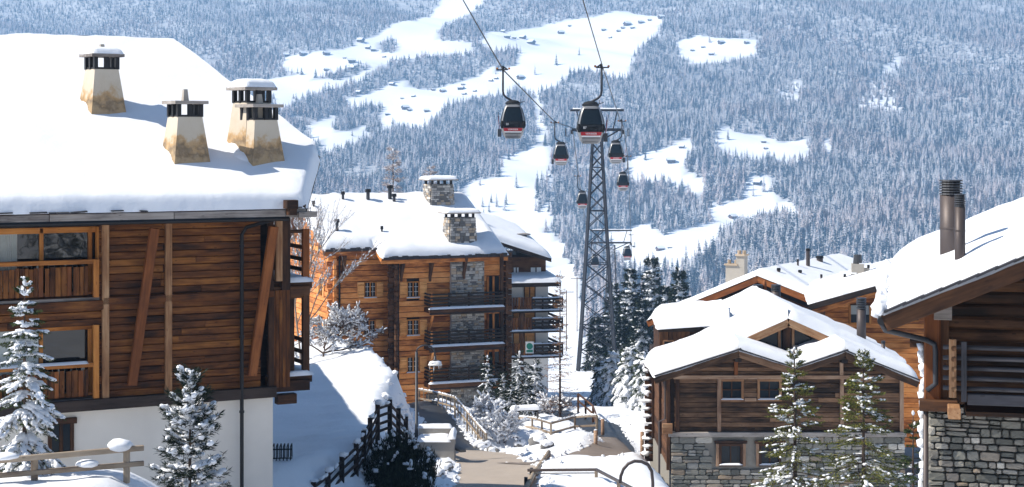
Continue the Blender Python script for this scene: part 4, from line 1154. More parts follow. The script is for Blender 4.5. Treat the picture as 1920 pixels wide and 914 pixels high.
# loggia bay right of the pillar: back wall and doors
for i, z1 in enumerate(zs):
    w = empty('balcony_door'); w.parent = hB; x0_, x1_ = xs1 + .15, xR2 - .3
    m = MB(); m.b2(x0_ + .3, x1_ - .2, 0.0, 0.03, z1, z1 + 2.05); m.build('pane', M['glass'], w)
    for xx in (x0_ + .25, (x0_ + x1_) / 2, x1_ - .15): beam('frame', w, M['wood_orange'], (xx, -.03, z1), (xx, -.03, z1 + 2.1), 0.16, 0.12, up=(0, 1, 0))
planks(hB, M['wood_orange'], xs1, xR2, zG, z_top2 - .3, 0.05, n2, t=.1, gap=.02, rg=rgB, skip=[(xs1 + .3, xR2 - .4, z1, z1 + 2.05) for z1 in zs])
k = 0; z = zG + HC / 2
while z < z_top2 - .4:
    beam('log_end', hB, M['wood_brown'], (xR2 - .1, 0.1, z), (xR2 + .5, 0.1, z), 0.20, HC - .05); beam('log_end', hB, M['wood_brown'], (xR2 - .1, 0.1, z + .2), (xR2 - .1, -.55, z + .2), 0.20, HC - .08); z += HC
# roof
eL1 = f(607, 470, Y1 - .95).x; eJ = f(716, 480, -.95).x; eR2 = f(952, 478, -.95).x
yE2, yE1 = -0.95, Y1 - 0.95
rR = eR2 + 0.0
frontB = [(eL1, yE1, rzB(yE1)), (eJ, yE1, rzB(yE1)), (eJ + .02, yE2, rzB(yE2)), (eR2, yE2, rzB(yE2)), (eR2, yR, rzB(yR)), (eL1, yR, rzB(yR))]
backB = [(eL1, yR, rzB(yR)), (eR2, yR, rzB(yR)), (eR2, 2*yR + .95, rzB(yE2)), (eL1, 2*yR + .95, rzB(yE2))]
m = MB(); m.slab(frontB, .2); m.slab(backB, .2); roofB = m.build('roof', M['wood_brown'], hB)
snow_on('snow_cover', roofB, frontB, 0.62, [True, True, True, True, False, True], step=0.45, amp=0.16, out=.10, sag=.08)
snow_on('snow_cover', roofB, backB, 0.62, [False, True, True, True], step=1.0)
beam('eaves_board', roofB, M['wood_orange'], (eL1, yE1 + .05, rzB(yE1) - .32), (eJ, yE1 + .05, rzB(yE1) - .32), .1, .28)
beam('eaves_board', roofB, M['wood_orange'], (eJ, yE2 + .05, rzB(yE2) - .32), (eR2, yE2 + .05, rzB(yE2) - .32), .1, .26)
beam('verge_board', roofB, M['wood_orange'], (eL1 - .02, yE1, rzB(yE1) - .2), (eL1 - .02, yR, rzB(yR) - .2), .1, .32)
beam('verge_board', roofB, M['wood_orange'], (eJ - .02, yE2, rzB(yE2) - .2), (eJ - .02, yE1 + .2, rzB(yE1 + .2) - .2), .08, .3)
for (xa, xb, ya) in ((eL1 + .1, eJ, yE1), (eJ + .1, eR2 - .2, yE2)):
    m = MB(); x = xa
    while x < xb:
        w_ = rgB.uniform(.2, .5); m.b2(x, x + w_ * .92, ya - .14 - rgB.uniform(0, .12), ya + .1, rzB(ya) - .12, rzB(ya) + rgB.uniform(.02, .14)); x += w_
    tag(m.build('slate_edge', M['slate'], roofB), kind='stuff')
# things on the roof: two stone chimneys, vent pipes
pB = Vector((0, yE2, rzB(yE2) + .6)); nB = Vector((0, -tb, 1))
def stone_chimney(c, wx, wy, h, two=False):
    ch = empty('chimney', c); ch.parent = hB
    m = MB(); m.frus((0, 0, -.45), (wx * .98, wy * .98), (wx * .86, wy * .86), h + .45); m.build('chimney_core', M['st3'], ch)
    for side in range(4):
        g = MB(); ms = [MB() for _ in ST]; z = -.4
        while z < h - .03:
            hh_ = min(rgB.uniform(.12, .26), h - z); k = 1 - .14 * (z + 1.2) / (h + 1.2); W = (wx if side % 2 == 0 else wy) * k; Dp = (wy if side % 2 == 0 else wx) * k; x = -W / 2
            while x < W / 2 - .02:
                w_ = min(rgB.uniform(.18, .5), W / 2 - x); cx_ = x + w_ / 2; mm = ms[rgB.choice((0, 2, 2, 3, 3, 4))]; o_ = -Dp / 2 - .02
                if side == 0: mm.box((cx_, o_, z + hh_ / 2), (w_ - .03, .12 + rgB.uniform(0, .05), hh_ - .03))
                elif side == 1: mm.box((-o_, cx_, z + hh_ / 2), (.12, w_ - .03, hh_ - .03))
                elif side == 2: mm.box((cx_, -o_, z + hh_ / 2), (w_ - .03, .12, hh_ - .03))
                else: mm.box((o_, cx_, z + hh_ / 2), (.12 + rgB.uniform(0, .05), w_ - .03, hh_ - .03))
                x += w_
            z += hh_
        for k, mm in enumerate(ms):
            if mm.f: tag(mm.build('chimney_stones', ST[k], ch), kind='stuff')
    w2 = wx * .86
    for sx in (-1, -.33, .33, 1):
        for sy in (-1, 1): beam('cage_post', ch, M['metal_black'], (sx * w2 * .45, sy * wy * .38, h), (sx * w2 * .45, sy * wy * .38, h + .3), .16, .16, up=(0, 1, 0), ch=0)
    beam('cap_slab', ch, M['wood_grey'], (-wx * .62, 0, h + .34), (wx * .62, 0, h + .34), wy * 1.2, .09)
    snow_on('cap_snow', ch, [(-wx * .6, -wy * .58, h + .385), (wx * .6, -wy * .58, h + .385), (wx * .6, wy * .58, h + .385), (-wx * .6, wy * .58, h + .385)], .26, rr=.36, step=.2, out=.02)
c = B.pl(870, 456, pB, nB) + Vector((0, .95, .95 * tb)); stone_chimney(c - Vector((0, 0, .5)), 2.2, 1.6, 1.95)
c = B.pl(822, 373, pB, nB); c.y = min(c.y, yR - .5); c.z = rzB(c.y); stone_chimney(c, 2.0, 2.0, 1.75)
def vent(px, py, h, r=.13, cap=True):
    c = B.pl(px, py, pB, nB); v = empty('vent_pipe', c - Vector((0, 0, .4))); v.parent = hB
    m = MB(); m.tube([(0, 0, 0), (0, 0, h + .4)], r, 10); m.build('pipe', M['metal_dark'], v)
    if cap: m = MB(); m.tube([(0, 0, h + .36), (0, 0, h + .6)], [r * 1.7, r * 1.5], 10); m.build('cap', M['metal_black'], v)
for a in ((632, 433, .65, .12), (690, 373, .55, .14), (731, 372, .8, .15), (739, 378, .4, .12), (643, 374, .4, .10), (716, 433, .15, .07), (588, 388, .25, .08)): vent(*a)

# ------------------------------------------------------------------ white flats with dark balconies behind
E = Frame(P(1030, 690, 152), 14)
rgE = random.Random(8)
hE = empty('apartment_building', E.o, E.a, 'white rendered apartment block with dark stepped balconies beside the orange chalet', 'building')
f = E.f
x0 = f(925, 600).x - 4; x1 = f(1028, 600).x; zg = f(1000, 745).z - 2
zt_ = f(980, 495).z
m = MB(); m.b2(x0, x1, 0, 11, zg, f(980, 528).z - .05); m.build('wall', M['white_paint'], hE)
m = MB(); m.b2(x0, f(1029, 500).x, 1.0, 10, f(980, 528).z - .1, zt_ + .5); m.build('attic_wall', M['wood_brown'], hE)
for (a, b) in ((963, 972), (995, 1014)):
    w = empty('window'); w.parent = hE; m = MB(); m.b2(f(a, 510, 1).x, f(b, 510, 1).x, .93, .97, f(a, 520, 1).z, f(a, 502, 1).z); m.build('pane', M['white_paint'], w)
    beam('frame', w, M['wood_black'], (f((a + b) / 2, 510, 1).x, .9, f(a, 520, 1).z), (f((a + b) / 2, 510, 1).x, .9, f(a, 502, 1).z), .08, .08, up=(0, 1, 0))
# upper roof falling to the right front, lower roof skirt
def rz2(x, y): return zt_ + .5 + (y + 1) * .16 + (f(1035, 490, -1).x - x) * .33
ru = [(x0, -1, 0), (f(1034, 490, -1).x, -1, 0), (f(1034, 490, -1).x, 11, 0), (x0, 11, 0)]; ru = [(p[0], p[1], rz2(p[0], p[1])) for p in ru]
m = MB(); m.slab(ru, .35); rE = m.build('roof', M['wood_black'], hE); snow_on('snow_cover', rE, ru, .6, [True, True, True, False], step=.6, amp=.12, out=.08)
zl = f(1000, 530, -1.6).z; xl = f(1052, 530, -1.6).x
lo = [(x0, -1.6, zl), (xl, -1.6, zl), (xl, 9, zl + .9), (x0, 9, zl + .9)]
m = MB(); m.slab(lo, .4); rE2 = m.build('lower_roof', M['wood_black'], hE); snow_on('snow_cover', rE2, lo, .5, [True, True, True, False], step=.6, amp=.1, out=.08)
for i, (pz, pr) in enumerate(((582, 548), (620, 590), (668, 632))):
    z = f(1000, pz, -1.6).z; xr = f(1055, pz, -1.6).x
    m = MB(); m.b2(x0, xr, -1.6, 8, z - .22, z); m.build('balcony_floor', M['wood_black'], hE)
    snow_on('balcony_snow', hE, [(f(948, 600).x, -1.66, z - .02), (xr, -1.66, z - .02), (xr, -1.3, z - .02), (f(948, 600).x, -1.3, z - .02)], .12, rr=.12, step=.3, out=.03)
    xm = f(998, pz, -1.6).x
    xx = f(948, 600, -1.6).x
    while xx < xm:
        beam('baluster', hE, M['wood_dark'], (xx, -1.55, z + .05), (xx, -1.55, z + 1.15), .2, .06, up=(0, 1, 0)); xx += .25
    for zz in (.3, .62, .95):
        beam('rail', hE, M['wood_black'], (xm, -1.55, z + zz), (xr, -1.55, z + zz), .07, .22); beam('rail', hE, M['wood_black'], (xr - .03, -1.5, z + zz), (xr - .03, 7.5, z + zz), .07, .22)
    for q in (0, .35, .7, 1): beam('rail_post', hE, M['wood_black'], (xm + (xr - xm) * q, -1.5, z), (xm + (xr - xm) * q, -1.5, z + 1.15), .14, .14, up=(0, 1, 0))
    w = empty('window'); w.parent = hE; a, b = (f(983, 600).x, f(1003, 600).x) if i == 0 else (f(962, 600).x, f(1003, 600).x)
    m = MB(); m.b2(a, b, -.03, -.005, z + .1, z + 2.0); m.build('shutter_panel', M['wood_shutter'], w)
    beam('frame', w, M['wood_brown'], (a, -.05, z + 2.0), (b, -.05, z + 2.0), .08, .1)
    for xx in (a, (a + b) / 2, b): beam('frame', w, M['wood_brown'], (xx, -.05, z + .1), (xx, -.05, z + 2), .08, .08, up=(0, 1, 0))
    snow_on('rail_snow', hE, [(xm, -1.62, z + 1.07), (xr, -1.62, z + 1.07), (xr, -1.48, z + 1.07), (xm, -1.48, z + 1.07)], .09, rr=.08, step=.25, out=.02)
beam('post', hE, M['wood_brown'], (f(978, 600, -1.5).x, -1.45, zg), (f(978, 600, -1.5).x, -1.45, f(978, 575, -1.5).z), .35, .3, up=(0, 1, 0))
c = Vector((f(975, 452, 4).x, 4, f(975, 464, 4).z)); m = MB(); m.frus((c.x, c.y, c.z - 1), (1.1, 1.1), (1.0, 1.0), 1.9); chE = m.build('chimney', M['st3'], hE)
m = MB(); m.box((c.x, c.y, c.z + 1.2), (1.6, 1.5, .12)); m.build('cap_slab', M['wood_grey'], chE)
for q in (-1, 0, 1): beam('cage_post', chE, M['metal_black'], (c.x + q * .42, c.y - .4, c.z + .9), (c.x + q * .42, c.y - .4, c.z + 1.2), .16, .16, up=(0, 1, 0), ch=0)
# ------------------------------------------------------------------ weathered chalet with twin gables, middle right
C = Frame(P(1255, 815, 76), 0)
rgC = random.Random(31)
hC = empty('chalet', C.o, C.a, 'weathered plank chalet with twin snowy gables over a rubble stone ground floor', 'house')
f = C.f
XR = f(1698, 815).x
Z1 = f(1400, 707).z                    # tie beam under the gables
M['rubble'] = stone_mat('rubble', [(0.0, (0.12, 0.122, 0.115)), (0.18, (0.20, 0.205, 0.19)), (0.36, (0.34, 0.33, 0.30)), (0.50, (0.22, 0.225, 0.21)), (0.64, (0.42, 0.40, 0.37)), (0.70, (0.38, 0.29, 0.21)), (0.78, (0.34, 0.335, 0.32)), (0.86, (0.66, 0.64, 0.60)), (0.93, (0.30, 0.29, 0.27)), (1.0, (0.15, 0.15, 0.145))])
M['mortar'] = plain('mortar', (0.26, 0.245, 0.22), 0.95, var=0.3, bmp=.3)
ye = -0.95
def zz(px, py, y=0.0): return C.f(px, py, y).z
# roof lines
ax1, ax2 = f(1385, 650, ye).x, f(1585, 652, ye).x
za1, za2 = zz(1385, 656, ye), zz(1585, 658, ye)
xl_, xv, xr_ = f(1227, 704, ye).x, f(1490, 690, ye).x, f(1722, 710, ye).x
zl_, zv, zr_ = zz(1227, 706, ye), zz(1490, 690, ye), zz(1722, 713, ye)
YB = 4.2
mx_ = f(1478, 592, 1.4).x; mz_ = zz(1478, 596, 1.4); mp = math.tan(R(24)); MB_Y = 12.5
# body
m = MB(); m.b2(0.10, XR - .1, 0.12, 12, -3.6, 0.02); m.build('stone_core', M['mortar'], hC)
m = MB(); m.b2(0.08, XR - .08, 0.14, 12, 0, Z1 - .02)
m.prism([(.1, .14, Z1 - .04), (ax1, .14, za1 - .32), (xv, .14, zv - .35), (xv, .14, Z1 - .04)], (0, 4, 0)); m.prism([(xv, .14, Z1 - .04), (xv, .14, zv - .35), (ax2, .14, za2 - .32), (XR - .1, .14, Z1 - .04)], (0, 4, 0))
m.build('core_wall', M['wood_black'], hC)
# openings upstairs and downstairs
W1 = (f(1352, 715).x, f(1392, 715).x, zz(1370, 750), zz(1370, 713)); W2 = (f(1422, 715).x, f(1463, 715).x, zz(1440, 750), zz(1440, 713))
G1 = (f(1350, 840).x, f(1390, 840).x, zz(1370, 872), zz(1370, 834)); G2 = (f(1425, 840).x, f(1462, 840).x, zz(1440, 872), zz(1440, 834))
def small_window(op, y, fm, n=2, rows=2):
    x0, x1, z0, z1 = op; w = empty('window'); w.parent = hC
    m = MB(); m.b2(x0 + .03, x1 - .03, y + .06, y + .08, z0 + .03, z1 - .03); m.build('pane', M['glass'], w)
    for x in (x0, x1): beam('frame', w, fm, (x, y - .02, z0), (x, y - .02, z1), .11, .16, up=(0, 1, 0))
    for z in (z0, z1): beam('frame', w, fm, (x0 - .06, y - .02, z), (x1 + .06, y - .02, z), .16, .10)
    for k in range(1, n): beam('glazing_bar', w, M['wood_brown'], (x0 + (x1 - x0) * k / n, y + .03, z0), (x0 + (x1 - x0) * k / n, y + .03, z1), .05, .04, up=(0, 1, 0), ch=0)
    for k in range(1, rows): beam('glazing_bar', w, M['wood_brown'], (x0, y + .03, z0 + (z1 - z0) * k / rows), (x1, y + .03, z0 + (z1 - z0) * k / rows), .04, .04, ch=0)
    snow_on('sill_snow', w, [(x0 - .05, y - .12, z0 + .04), (x1 + .05, y - .12, z0 + .04), (x1 + .05, y + .02, z0 + .04), (x0 - .05, y + .02, z0 + .04)], .05, rr=.06, step=.1, amp=.01, out=.0)
small_window(W1, 0, M['wood_lit']); small_window(W2, 0, M['wood_lit']); small_window(G1, -.02, M['wood_brown'], 2, 1); small_window(G2, -.02, M['wood_brown'], 2, 1)
for x in (G1[0] - .12, G1[1] + .12, G2[0] - .12): beam('jamb', hC, M['wood_old_trim'], (x, -.06, G1[2] - .05), (x, -.06, G1[3] + .05), .13, .1, up=(0, 1, 0))
beam('lintel', hC, M['wood_brown'], (G1[0] - .25, -.06, G1[3] + .12), (G1[1] + .25, -.06, G1[3] + .12), .12, .12); beam('lintel', hC, M['wood_brown'], (G2[0] - .25, -.06, G2[3] + .12), (G2[1] + .25, -.06, G2[3] + .12), .12, .12)
# boards between posts
posts = [f(p, 760).x for p in (1270, 1348, 1490, 1578, 1690)]
planks(hC, M['wood_old'], .22, XR - .15, .12, Z1 - .06, 0.03, 11, skip=[(W1[0] - .02, W1[1] + .02, W1[2], W1[3]), (W2[0] - .02, W2[1] + .02, W2[2], W2[3])], split=2.6, rg=rgC, t=.08, jut=.016, gap=.010)
def gable_boards(xa, za, xA, zA, xb, zb_, y, n, nm='plank'):
    z0 = Z1 + .08; dz = (zA - z0) / n
    for i in range(n):
        a, b = z0 + i * dz, z0 + (i + 1) * dz; zc = b
        xl2 = xa + (xA - xa) * max(0, (zc - za)) / (zA - za); xr2 = xb + (xA - xb) * max(0, (zc - zb_)) / (zA - zb_)
        if xr2 - xl2 < .2: continue
        beam(nm, hC, M['wood_old'], (xl2, y + rgC.uniform(-.015, .015), (a + b) / 2), (xr2, y, (a + b) / 2), .08, b - a - .01, ch=.018)
gable_boards(xl_ + .3, zl_ - .3, ax1, za1 - .18, xv, zv - .3, .03, 6); gable_boards(xv, zv - .3, ax2, za2 - .18, xr_ - .3, zr_ - .3, .03, 6)
beam('tie_beam', hC, M['wood_old_trim'], (.18, -.06, Z1), (posts[2] - .1, -.06, Z1), .16, .17); beam('tie_beam', hC, M['wood_old_trim'], (posts[2] + .1, -.06, Z1), (XR - .1, -.06, Z1), .16, .17)
beam('sill_beam', hC, M['wood_grey'], (-.05, -.08, .02), (XR, -.08, .02), .24, .20)
for k, x in enumerate(posts):
    beam('post', hC, (M['wood_brown'], M['wood_old_trim'], M['wood_black'], M['wood_old_trim'], M['wood_old_trim'])[k], (x, -.05, .12), (x, -.05, Z1 - .085), .17, .15, up=(0, 1, 0))
for x, z in ((ax1, za1), (ax2, za2)):
    beam('king_post', hC, M['wood_red'] if x == ax1 else M['wood_old_trim'], (x, -.05, Z1 + .085), (x, -.05, z - .62), .16, .14, up=(0, 1, 0)); beam('ridge_beam', hC, M['wood_black'], (x, ye + .15, z - .42), (x, .3, z - .42), .30, .30)
beam('window_beam', hC, M['wood_old_trim'], (W1[1] + .1, -.04, W1[2] + .02), (W2[0] - .1, -.04, W1[2] + .02), .10, .14)
# stone ground floor, stone by stone
sk = [(G1[0] - .15, G1[1] + .15, G1[2] - .05, G1[3] + .15), (G2[0] - .15, G2[1] + .15, G2[2] - .05, G2[3] + .15)]
rubble(hC, M['rubble'], .08, XR - .02, -2.5, -.10, 0.06, (.12, .31), (.22, .62), rgC, sk, t=.16)
# left side wall in shadow: boards, projecting sill ends
planks(hC, M['wood_brown'], .3, 9.5, -1.6, Z1 - .1, .04, 14, axis='y', split=6, rg=rgC, t=.08)
m = MB(); m.b2(.02, .2, .3, 9, -3.5, -1.6); m.build('side_plinth', M['mortar'], hC)
for (a, b, px) in ((730, 812, 1234),):
    pass
for y in (.1, 4.0, 8.0): beam('post', hC, M['wood_brown'], (-.04, y, -1.6), (-.04, y, Z1 + .3), .16, .16, up=(0, 1, 0))
for zq in (-.12, Z1 - 2.2):
    beam('beam_end', hC, M['wood_lit'], (-.32, -.14, zq + .32 if zq < -.1 else zq), (.12, -.14, zq + .32 if zq < -.1 else zq), .16, .28)
m = MB(); m.tube([(f(1247, 720, .3).x, .2, zz(1247, 712, .3)), (f(1247, 720, .3).x, .2, zz(1247, 785, .3)), (f(1240, 790, .3).x - .1, .2, zz(1240, 790, .3)), (f(1240, 790, .3).x - .1, .2, -3.4)], .05, 7); m.build('downpipe', M['pipe_rust'], hC)
# roof: two front gables and the main roof behind, gable window between
def wing(p_l, p_a, p_b, nm):
    (xa, za), (xA, zA), (xb, zb_) = p_l, p_a, p_b
    L = [(xa, ye, za), (xA, ye, zA), (xA, YB, zA), (xa, YB, za)]; Rr = [(xA, ye, zA), (xb, ye, zb_), (xb, YB, zb_), (xA, YB, zA)]
    m = MB(); m.slab(L, .12); m.slab(Rr, .12); rf = m.build('roof', M['wood_old'], hC)
    beam('verge_board', rf, M['wood_old'], (xa, ye + .03, za - .2), (xA, ye + .03, zA - .2), .08, .28); beam('verge_board', rf, M['wood_old'], (xA, ye + .03, zA - .2), (xb, ye + .03, zb_ - .2), .08, .28)
    # thin slate courses showing under the snow
    for (x0, z0, x1, z1) in ((xa, za, xA, zA), (xA, zA, xb, zb_)):
        n = int(abs(x1 - x0) / .34)
        for k in range(n):
            q = (k + .5) / n; w_ = abs(x1 - x0) / n
            c0 = Vector((x0 + (x1 - x0) * k / n, ye - .05 - rgC.uniform(0, .05), z0 + (z1 - z0) * k / n + .03)); c1 = Vector((x0 + (x1 - x0) * (k + 1.25) / n, c0.y, z0 + (z1 - z0) * (k + 1.25) / n + .03))
            beam('slate', rf, M['slate'], c0, c1, .3, .05, ch=0)
    return rf, L, Rr
rf1, L1, R1 = wing((xl_, zl_), (ax1, za1), (xv, zv), 'w1'); rf2, L2, R2_ = wing((xv, zv), (ax2, za2), (xr_, zr_), 'w2')
TS = .46
snow_on('snow_cover', rf1, L1, TS, [True, False, False, True], step=.26, amp=.10, out=.08, sag=.05); snow_on('snow_cover', rf1, R1, TS, [True, False, False, False], step=.26, amp=.10, out=.08, sag=.05)
snow_on('snow_cover', rf2, L2, TS, [True, False, False, False], step=.26, amp=.10, out=.08, sag=.05, seed=3); snow_on('snow_cover', rf2, R2_, TS, [True, True, False, False], step=.26, amp=.10, out=.08, sag=.05, seed=3)
gy = 2.0; gv = 1.35
def mzr(x): return mz_ - abs(x - mx_) * mp
xml, xmr = .55, xr_ + .05
ML = [(xml, gv, mzr(xml)), (mx_, gv, mz_), (mx_, MB_Y, mz_), (xml, MB_Y, mzr(xml))]; MR = [(mx_, gv, mz_), (xmr, gv, mzr(xmr)), (xmr, MB_Y, mzr(xmr)), (mx_, MB_Y, mz_)]
m = MB(); m.slab(ML, .14); m.slab(MR, .14); rfm = m.build('roof', M['wood_old'], hC)
snow_on('snow_cover', rfm, ML, TS + .05, [True, False, True, True], step=.4, amp=.14, out=.08); snow_on('snow_cover', rfm, MR, TS + .05, [True, False, True, True], step=.4, amp=.14, out=.08, seed=5)
gx0, gx1 = f(1400, 632, gv).x, f(1546, 632, gv).x
beam('verge_board', rfm, M['wood_lit'], (gx0 - .25, gv - .02, mzr(gx0 - .25) - .22), (mx_, gv - .02, mz_ - .22), .10, .34); beam('verge_board', rfm, M['wood_lit'], (mx_, gv - .02, mz_ - .22), (gx1 + .25, gv - .02, mzr(gx1 + .25) - .22), .10, .34)
gw = empty('gable_window'); gw.parent = hC
zb0 = zz(1478, 658, gy)
m = MB(); m.prism([(gx0 - .4, gy, mzr(gx0) - .9), (mx_, gy, mz_ - .3), (gx1 + .4, gy, mzr(gx1) - .9), (gx1, gy, zb0 - 1), (gx0, gy, zb0 - 1)], (0, .04, 0)); m.build('pane', M['glass'], gw)
beam('mullion', gw, M['wood_brown'], (mx_, gy - .08, zb0 - .8), (mx_, gy - .08, mz_ - .4), .36, .2, up=(0, 1, 0)); beam('mullion', gw, M['wood_lit'], (mx_ - .33, gy - .06, zb0 - .8), (mx_ - .33, gy - .06, mz_ - .5), .12, .12, up=(0, 1, 0)); beam('mullion', gw, M['wood_lit'], (mx_ + .3, gy - .06, zb0 - .8), (mx_ + .3, gy - .06, mz_ - .5), .12, .12, up=(0, 1, 0))
for sg in (-1, 1):
    e = gx0 if sg < 0 else gx1
    beam('frame', gw, M['wood_black'], (e, gy - .05, mzr(e) - .95), (mx_, gy - .05, zb0 - .25), .12, .26)
# flat-roofed annexe at the left rear
an = empty('annexe'); an.parent = hC
ya = 5.2; a0, a1 = f(1236, 640, ya).x, f(1332, 640, ya).x + .6; zt_ = zz(1280, 617, ya)
m = MB(); m.b2(a0 + .03, a1, ya + .06, 8.8, zt_ - 2.6, zt_ - .03); m.build('annexe_core', M['wood_brown'], an)
x = a0
while x < a1 - .05:
    w_ = .21; beam('plank', an, M['wood_brown'], (x + w_ / 2, ya + rgC.uniform(-.01, .01), zt_ - 2.5), (x + w_ / 2, ya, zt_ - .06), w_ - .012, .06, up=(0, 1, 0)); x += w_
beam('eaves_board', an, M['wood_black'], (a0 - .05, ya - .06, zt_ - .05), (a1, ya - .06, zt_ - .05), .10, .16)
small = (f(1244, 640, ya).x, f(1262, 640, ya).x, zz(1253, 656, ya), zz(1253, 639, ya))
m = MB(); m.b2(small[0], small[1], ya - .06, ya - .04, small[2], small[3]); m.build('window', M['glass'], an)
for p, q in (((small[0], small[2]), (small[0], small[3])), ((small[1], small[2]), (small[1], small[3])), ((small[0], small[3]), (small[1], small[3])), ((small[0], small[2]), (small[1], small[2]))):
    beam('window_frame', an, M['wood_lit'], (p[0], ya - .08, p[1]), (q[0], ya - .08, q[1]), .07, .06, up=(0, 1, 0))
ar = [(a0 - .1, ya - .2, zt_ + .02), (a1 + .3, ya - .2, zt_ + .25), (a1 + .3, 9.0, zt_ + .50), (a0 - .0, 9.0, zt_ + .27)]
snow_on('snow_cover', an, ar, .62, [True, False, True, True], step=.35, amp=.2, out=.06)
# snow-capped log ends at the left rear corner
lx, ly = f(1217, 700, 9.6).x, 9.6
for k in range(13):
    z = zz(1217, 860, ly) + k * (zz(1217, 690, ly) - zz(1217, 860, ly)) / 12
    e = beam('log_end', hC, M['wood_brown'], (lx + .8, ly, z), (lx - .22 + .06 * (k % 2), ly, z), .3, .24); beam('log_end', hC, M['wood_brown'], (lx + .1, ly + .4, z + .17), (lx + .1, ly - .35, z + .17), .26, .2)
    v, fc = blobs([((lx - .05 + rgC.uniform(-.08, .08), ly - .06, z + .27), (1, .2, 0), rgC.uniform(.22, .38), rgC.uniform(.22, .34), rgC.uniform(.06, .15))], ICO2, .3, k); link('snow_cap', np_mesh('snow_cap', v, fc, True), M['snow'], hC)
# roof pipes
def flue(parent, fr, px, py, y, h, r, name='flue_pipe', mat=None, rings=5, top=.4):
    c = fr.f(px, py, y); o = empty(name, c); o.parent = parent
    m = MB(); m.tube([(0, 0, -.8), (0, 0, h - top)], r, 16); m.build('pipe', mat or M['pipe_rust'], o, True)
    m = MB(); m.tube([(0, 0, h - top), (0, 0, h - .05)], r * .82, 14); m.build('pipe_core', M['metal_black'], o, True)
    for k in range(rings):
        z = h - top + top * (k + .5) / rings; m = MB(); m.tube([(0, 0, z - top / rings * .28), (0, 0, z + top / rings * .28)], [r * 1.1, r * 1.06], 16); m.build('louvre', M['metal_dark'], o)
    return o
flue(hC, C, 1615, 620, 3.8, 1.55, .22, top=.55)
flue(hC, C, 1656, 653, 2.6, .35, .09, rings=2, top=.15); flue(hC, C, 1491, 668, .6, .5, .10, rings=2, top=.2)
for px in (1421, 1455): flue(hC, C, px, 556, 11.8, .62, .24, rings=4, top=.34)
m = MB(); c = f(1434, 549, 11.9); m.tube([(c.x, c.y, c.z - .3), (c.x, c.y, c.z + .45), (c.x, c.y, c.z + .6), (c.x, c.y, c.z + .68)], [.1, .1, .07, .01], 10); m.build('roof_finial', M['wood_red'], hC, True)

# ------------------------------------------------------------------ brown chalet behind it
D = Frame(P(1420, 516, 97), -29)
hD = empty('chalet', D.o, D.a, 'brown chalet with a long low snowy gable behind the twin-gabled chalet', 'house')
f = D.f; rgD = random.Random(4)
aL = f(1214, 600); aR = f(1545, 566); yb = 15.0
Ld = [(aL.x, 0, aL.z), (0, 0, 0), (0, yb, 0), (aL.x, yb, aL.z)]; Rd = [(0, 0, 0), (aR.x, 0, aR.z), (aR.x, yb, aR.z), (0, yb, 0)]
# right slope runs on down to its eaves
sR = aR.z / aR.x; xR_ = aR.x + 1.6; Rd = [(0, 0, 0), (xR_, 0, sR * xR_), (xR_, yb, sR * xR_), (0, yb, 0)]
m = MB(); m.slab(Ld, .2); m.slab(Rd, .2); rD = m.build('roof', M['wood_brown'], hD)
snow_on('snow_cover', rD, Ld, .34, [True, False, True, True], step=.6, amp=.06, out=.06); snow_on('snow_cover', rD, Rd, .34, [True, True, True, False], step=.6, amp=.06, out=.06)
beam('verge_board', rD, M['wood_red'], (aL.x, .04, aL.z - .25), (0, .04, -.25), .12, .34); beam('verge_board', rD, M['wood_red'], (0, .04, -.25), (xR_, .04, sR * xR_ - .25), .12, .34)
beam('verge_trim', rD, M['wood_black'], (aL.x + .3, .3, aL.z - .55), (0, .3, -.55), .1, .25); beam('verge_trim', rD, M['wood_black'], (0, .3, -.55), (xR_ - .3, .3, sR * xR_ - .55), .1, .25)
m = MB(); m.prism([(aL.x + 1, 1.0, aL.z - 9), (aL.x + 1, 1.0, aL.z - .1), (0, 1.0, -.35), (xR_ - 1, 1.0, sR * (xR_ - 1) - .35), (xR_ - 1, 1.0, aL.z - 9)], (0, yb - 1.6, 0)); m.build('core_wall', M['wood_brown'], hD)
for k in range(9):
    z = -.65 - k * .26
    xa = max(aL.x * (-z - .3) / -aL.z * .98, aL.x + 1.0); xb = min((z + .3) / sR * .98, xR_ - 1)
    if xb - xa > .3: beam('plank', hD, M['wood_dark'] if k % 3 else M['wood_brown'], (xa, .96, z), (xb, .96, z), .08, .245)
def roof_pt(px, py): return D.pl(px, py, (0, 0, .34), (-sR, 0, 1))
for (px, py, h, r) in ((1515, 498, .9, .12), (1496, 498, .25, .06), (1537, 490, .2, .2), (1540, 530, .35, .06), (1460, 510, .1, .1), (1521, 546, .1, .08), (1500, 512, .05, .1)):
    c = roof_pt(px, py); o = empty('vent_pipe', c); o.parent = hD; m = MB(); m.tube([(0, 0, -.4), (0, 0, h)], r, 10); m.build('pipe', M['pipe_rust'], o)
    m = MB(); m.tube([(0, 0, h - .02), (0, 0, h + .12)], [r * 1.25, r * 1.1], 10); m.build('cap', M['metal_black'], o)
# chimneys standing behind the left slope
chD = [((1374, 522), 1.2, .75, 'concrete'), ((1391, 512), 1.45, .55, 'concrete')]
for (px, py), h, w_, mt in chD:
    c = f(px, py, 6.0); o = empty('chimney', c); o.parent = hD
    m = MB(); m.frus((0, 0, -1.6), (w_, .6), (w_ * .95, .55), h + 1.2); m.build('chimney_stack', M[mt], o)
    m = MB(); m.box((0, 0, h - .36), (w_ * 1.15, .75, .09)); m.build('cap_slab', M['st4'], o)
    for q in (-.3, .3): m = MB(); m.tube([(q * w_, 0, h - .32), (q * w_, 0, h - .08)], .12, 8); m.build('chimney_pot', M['st4'], o)

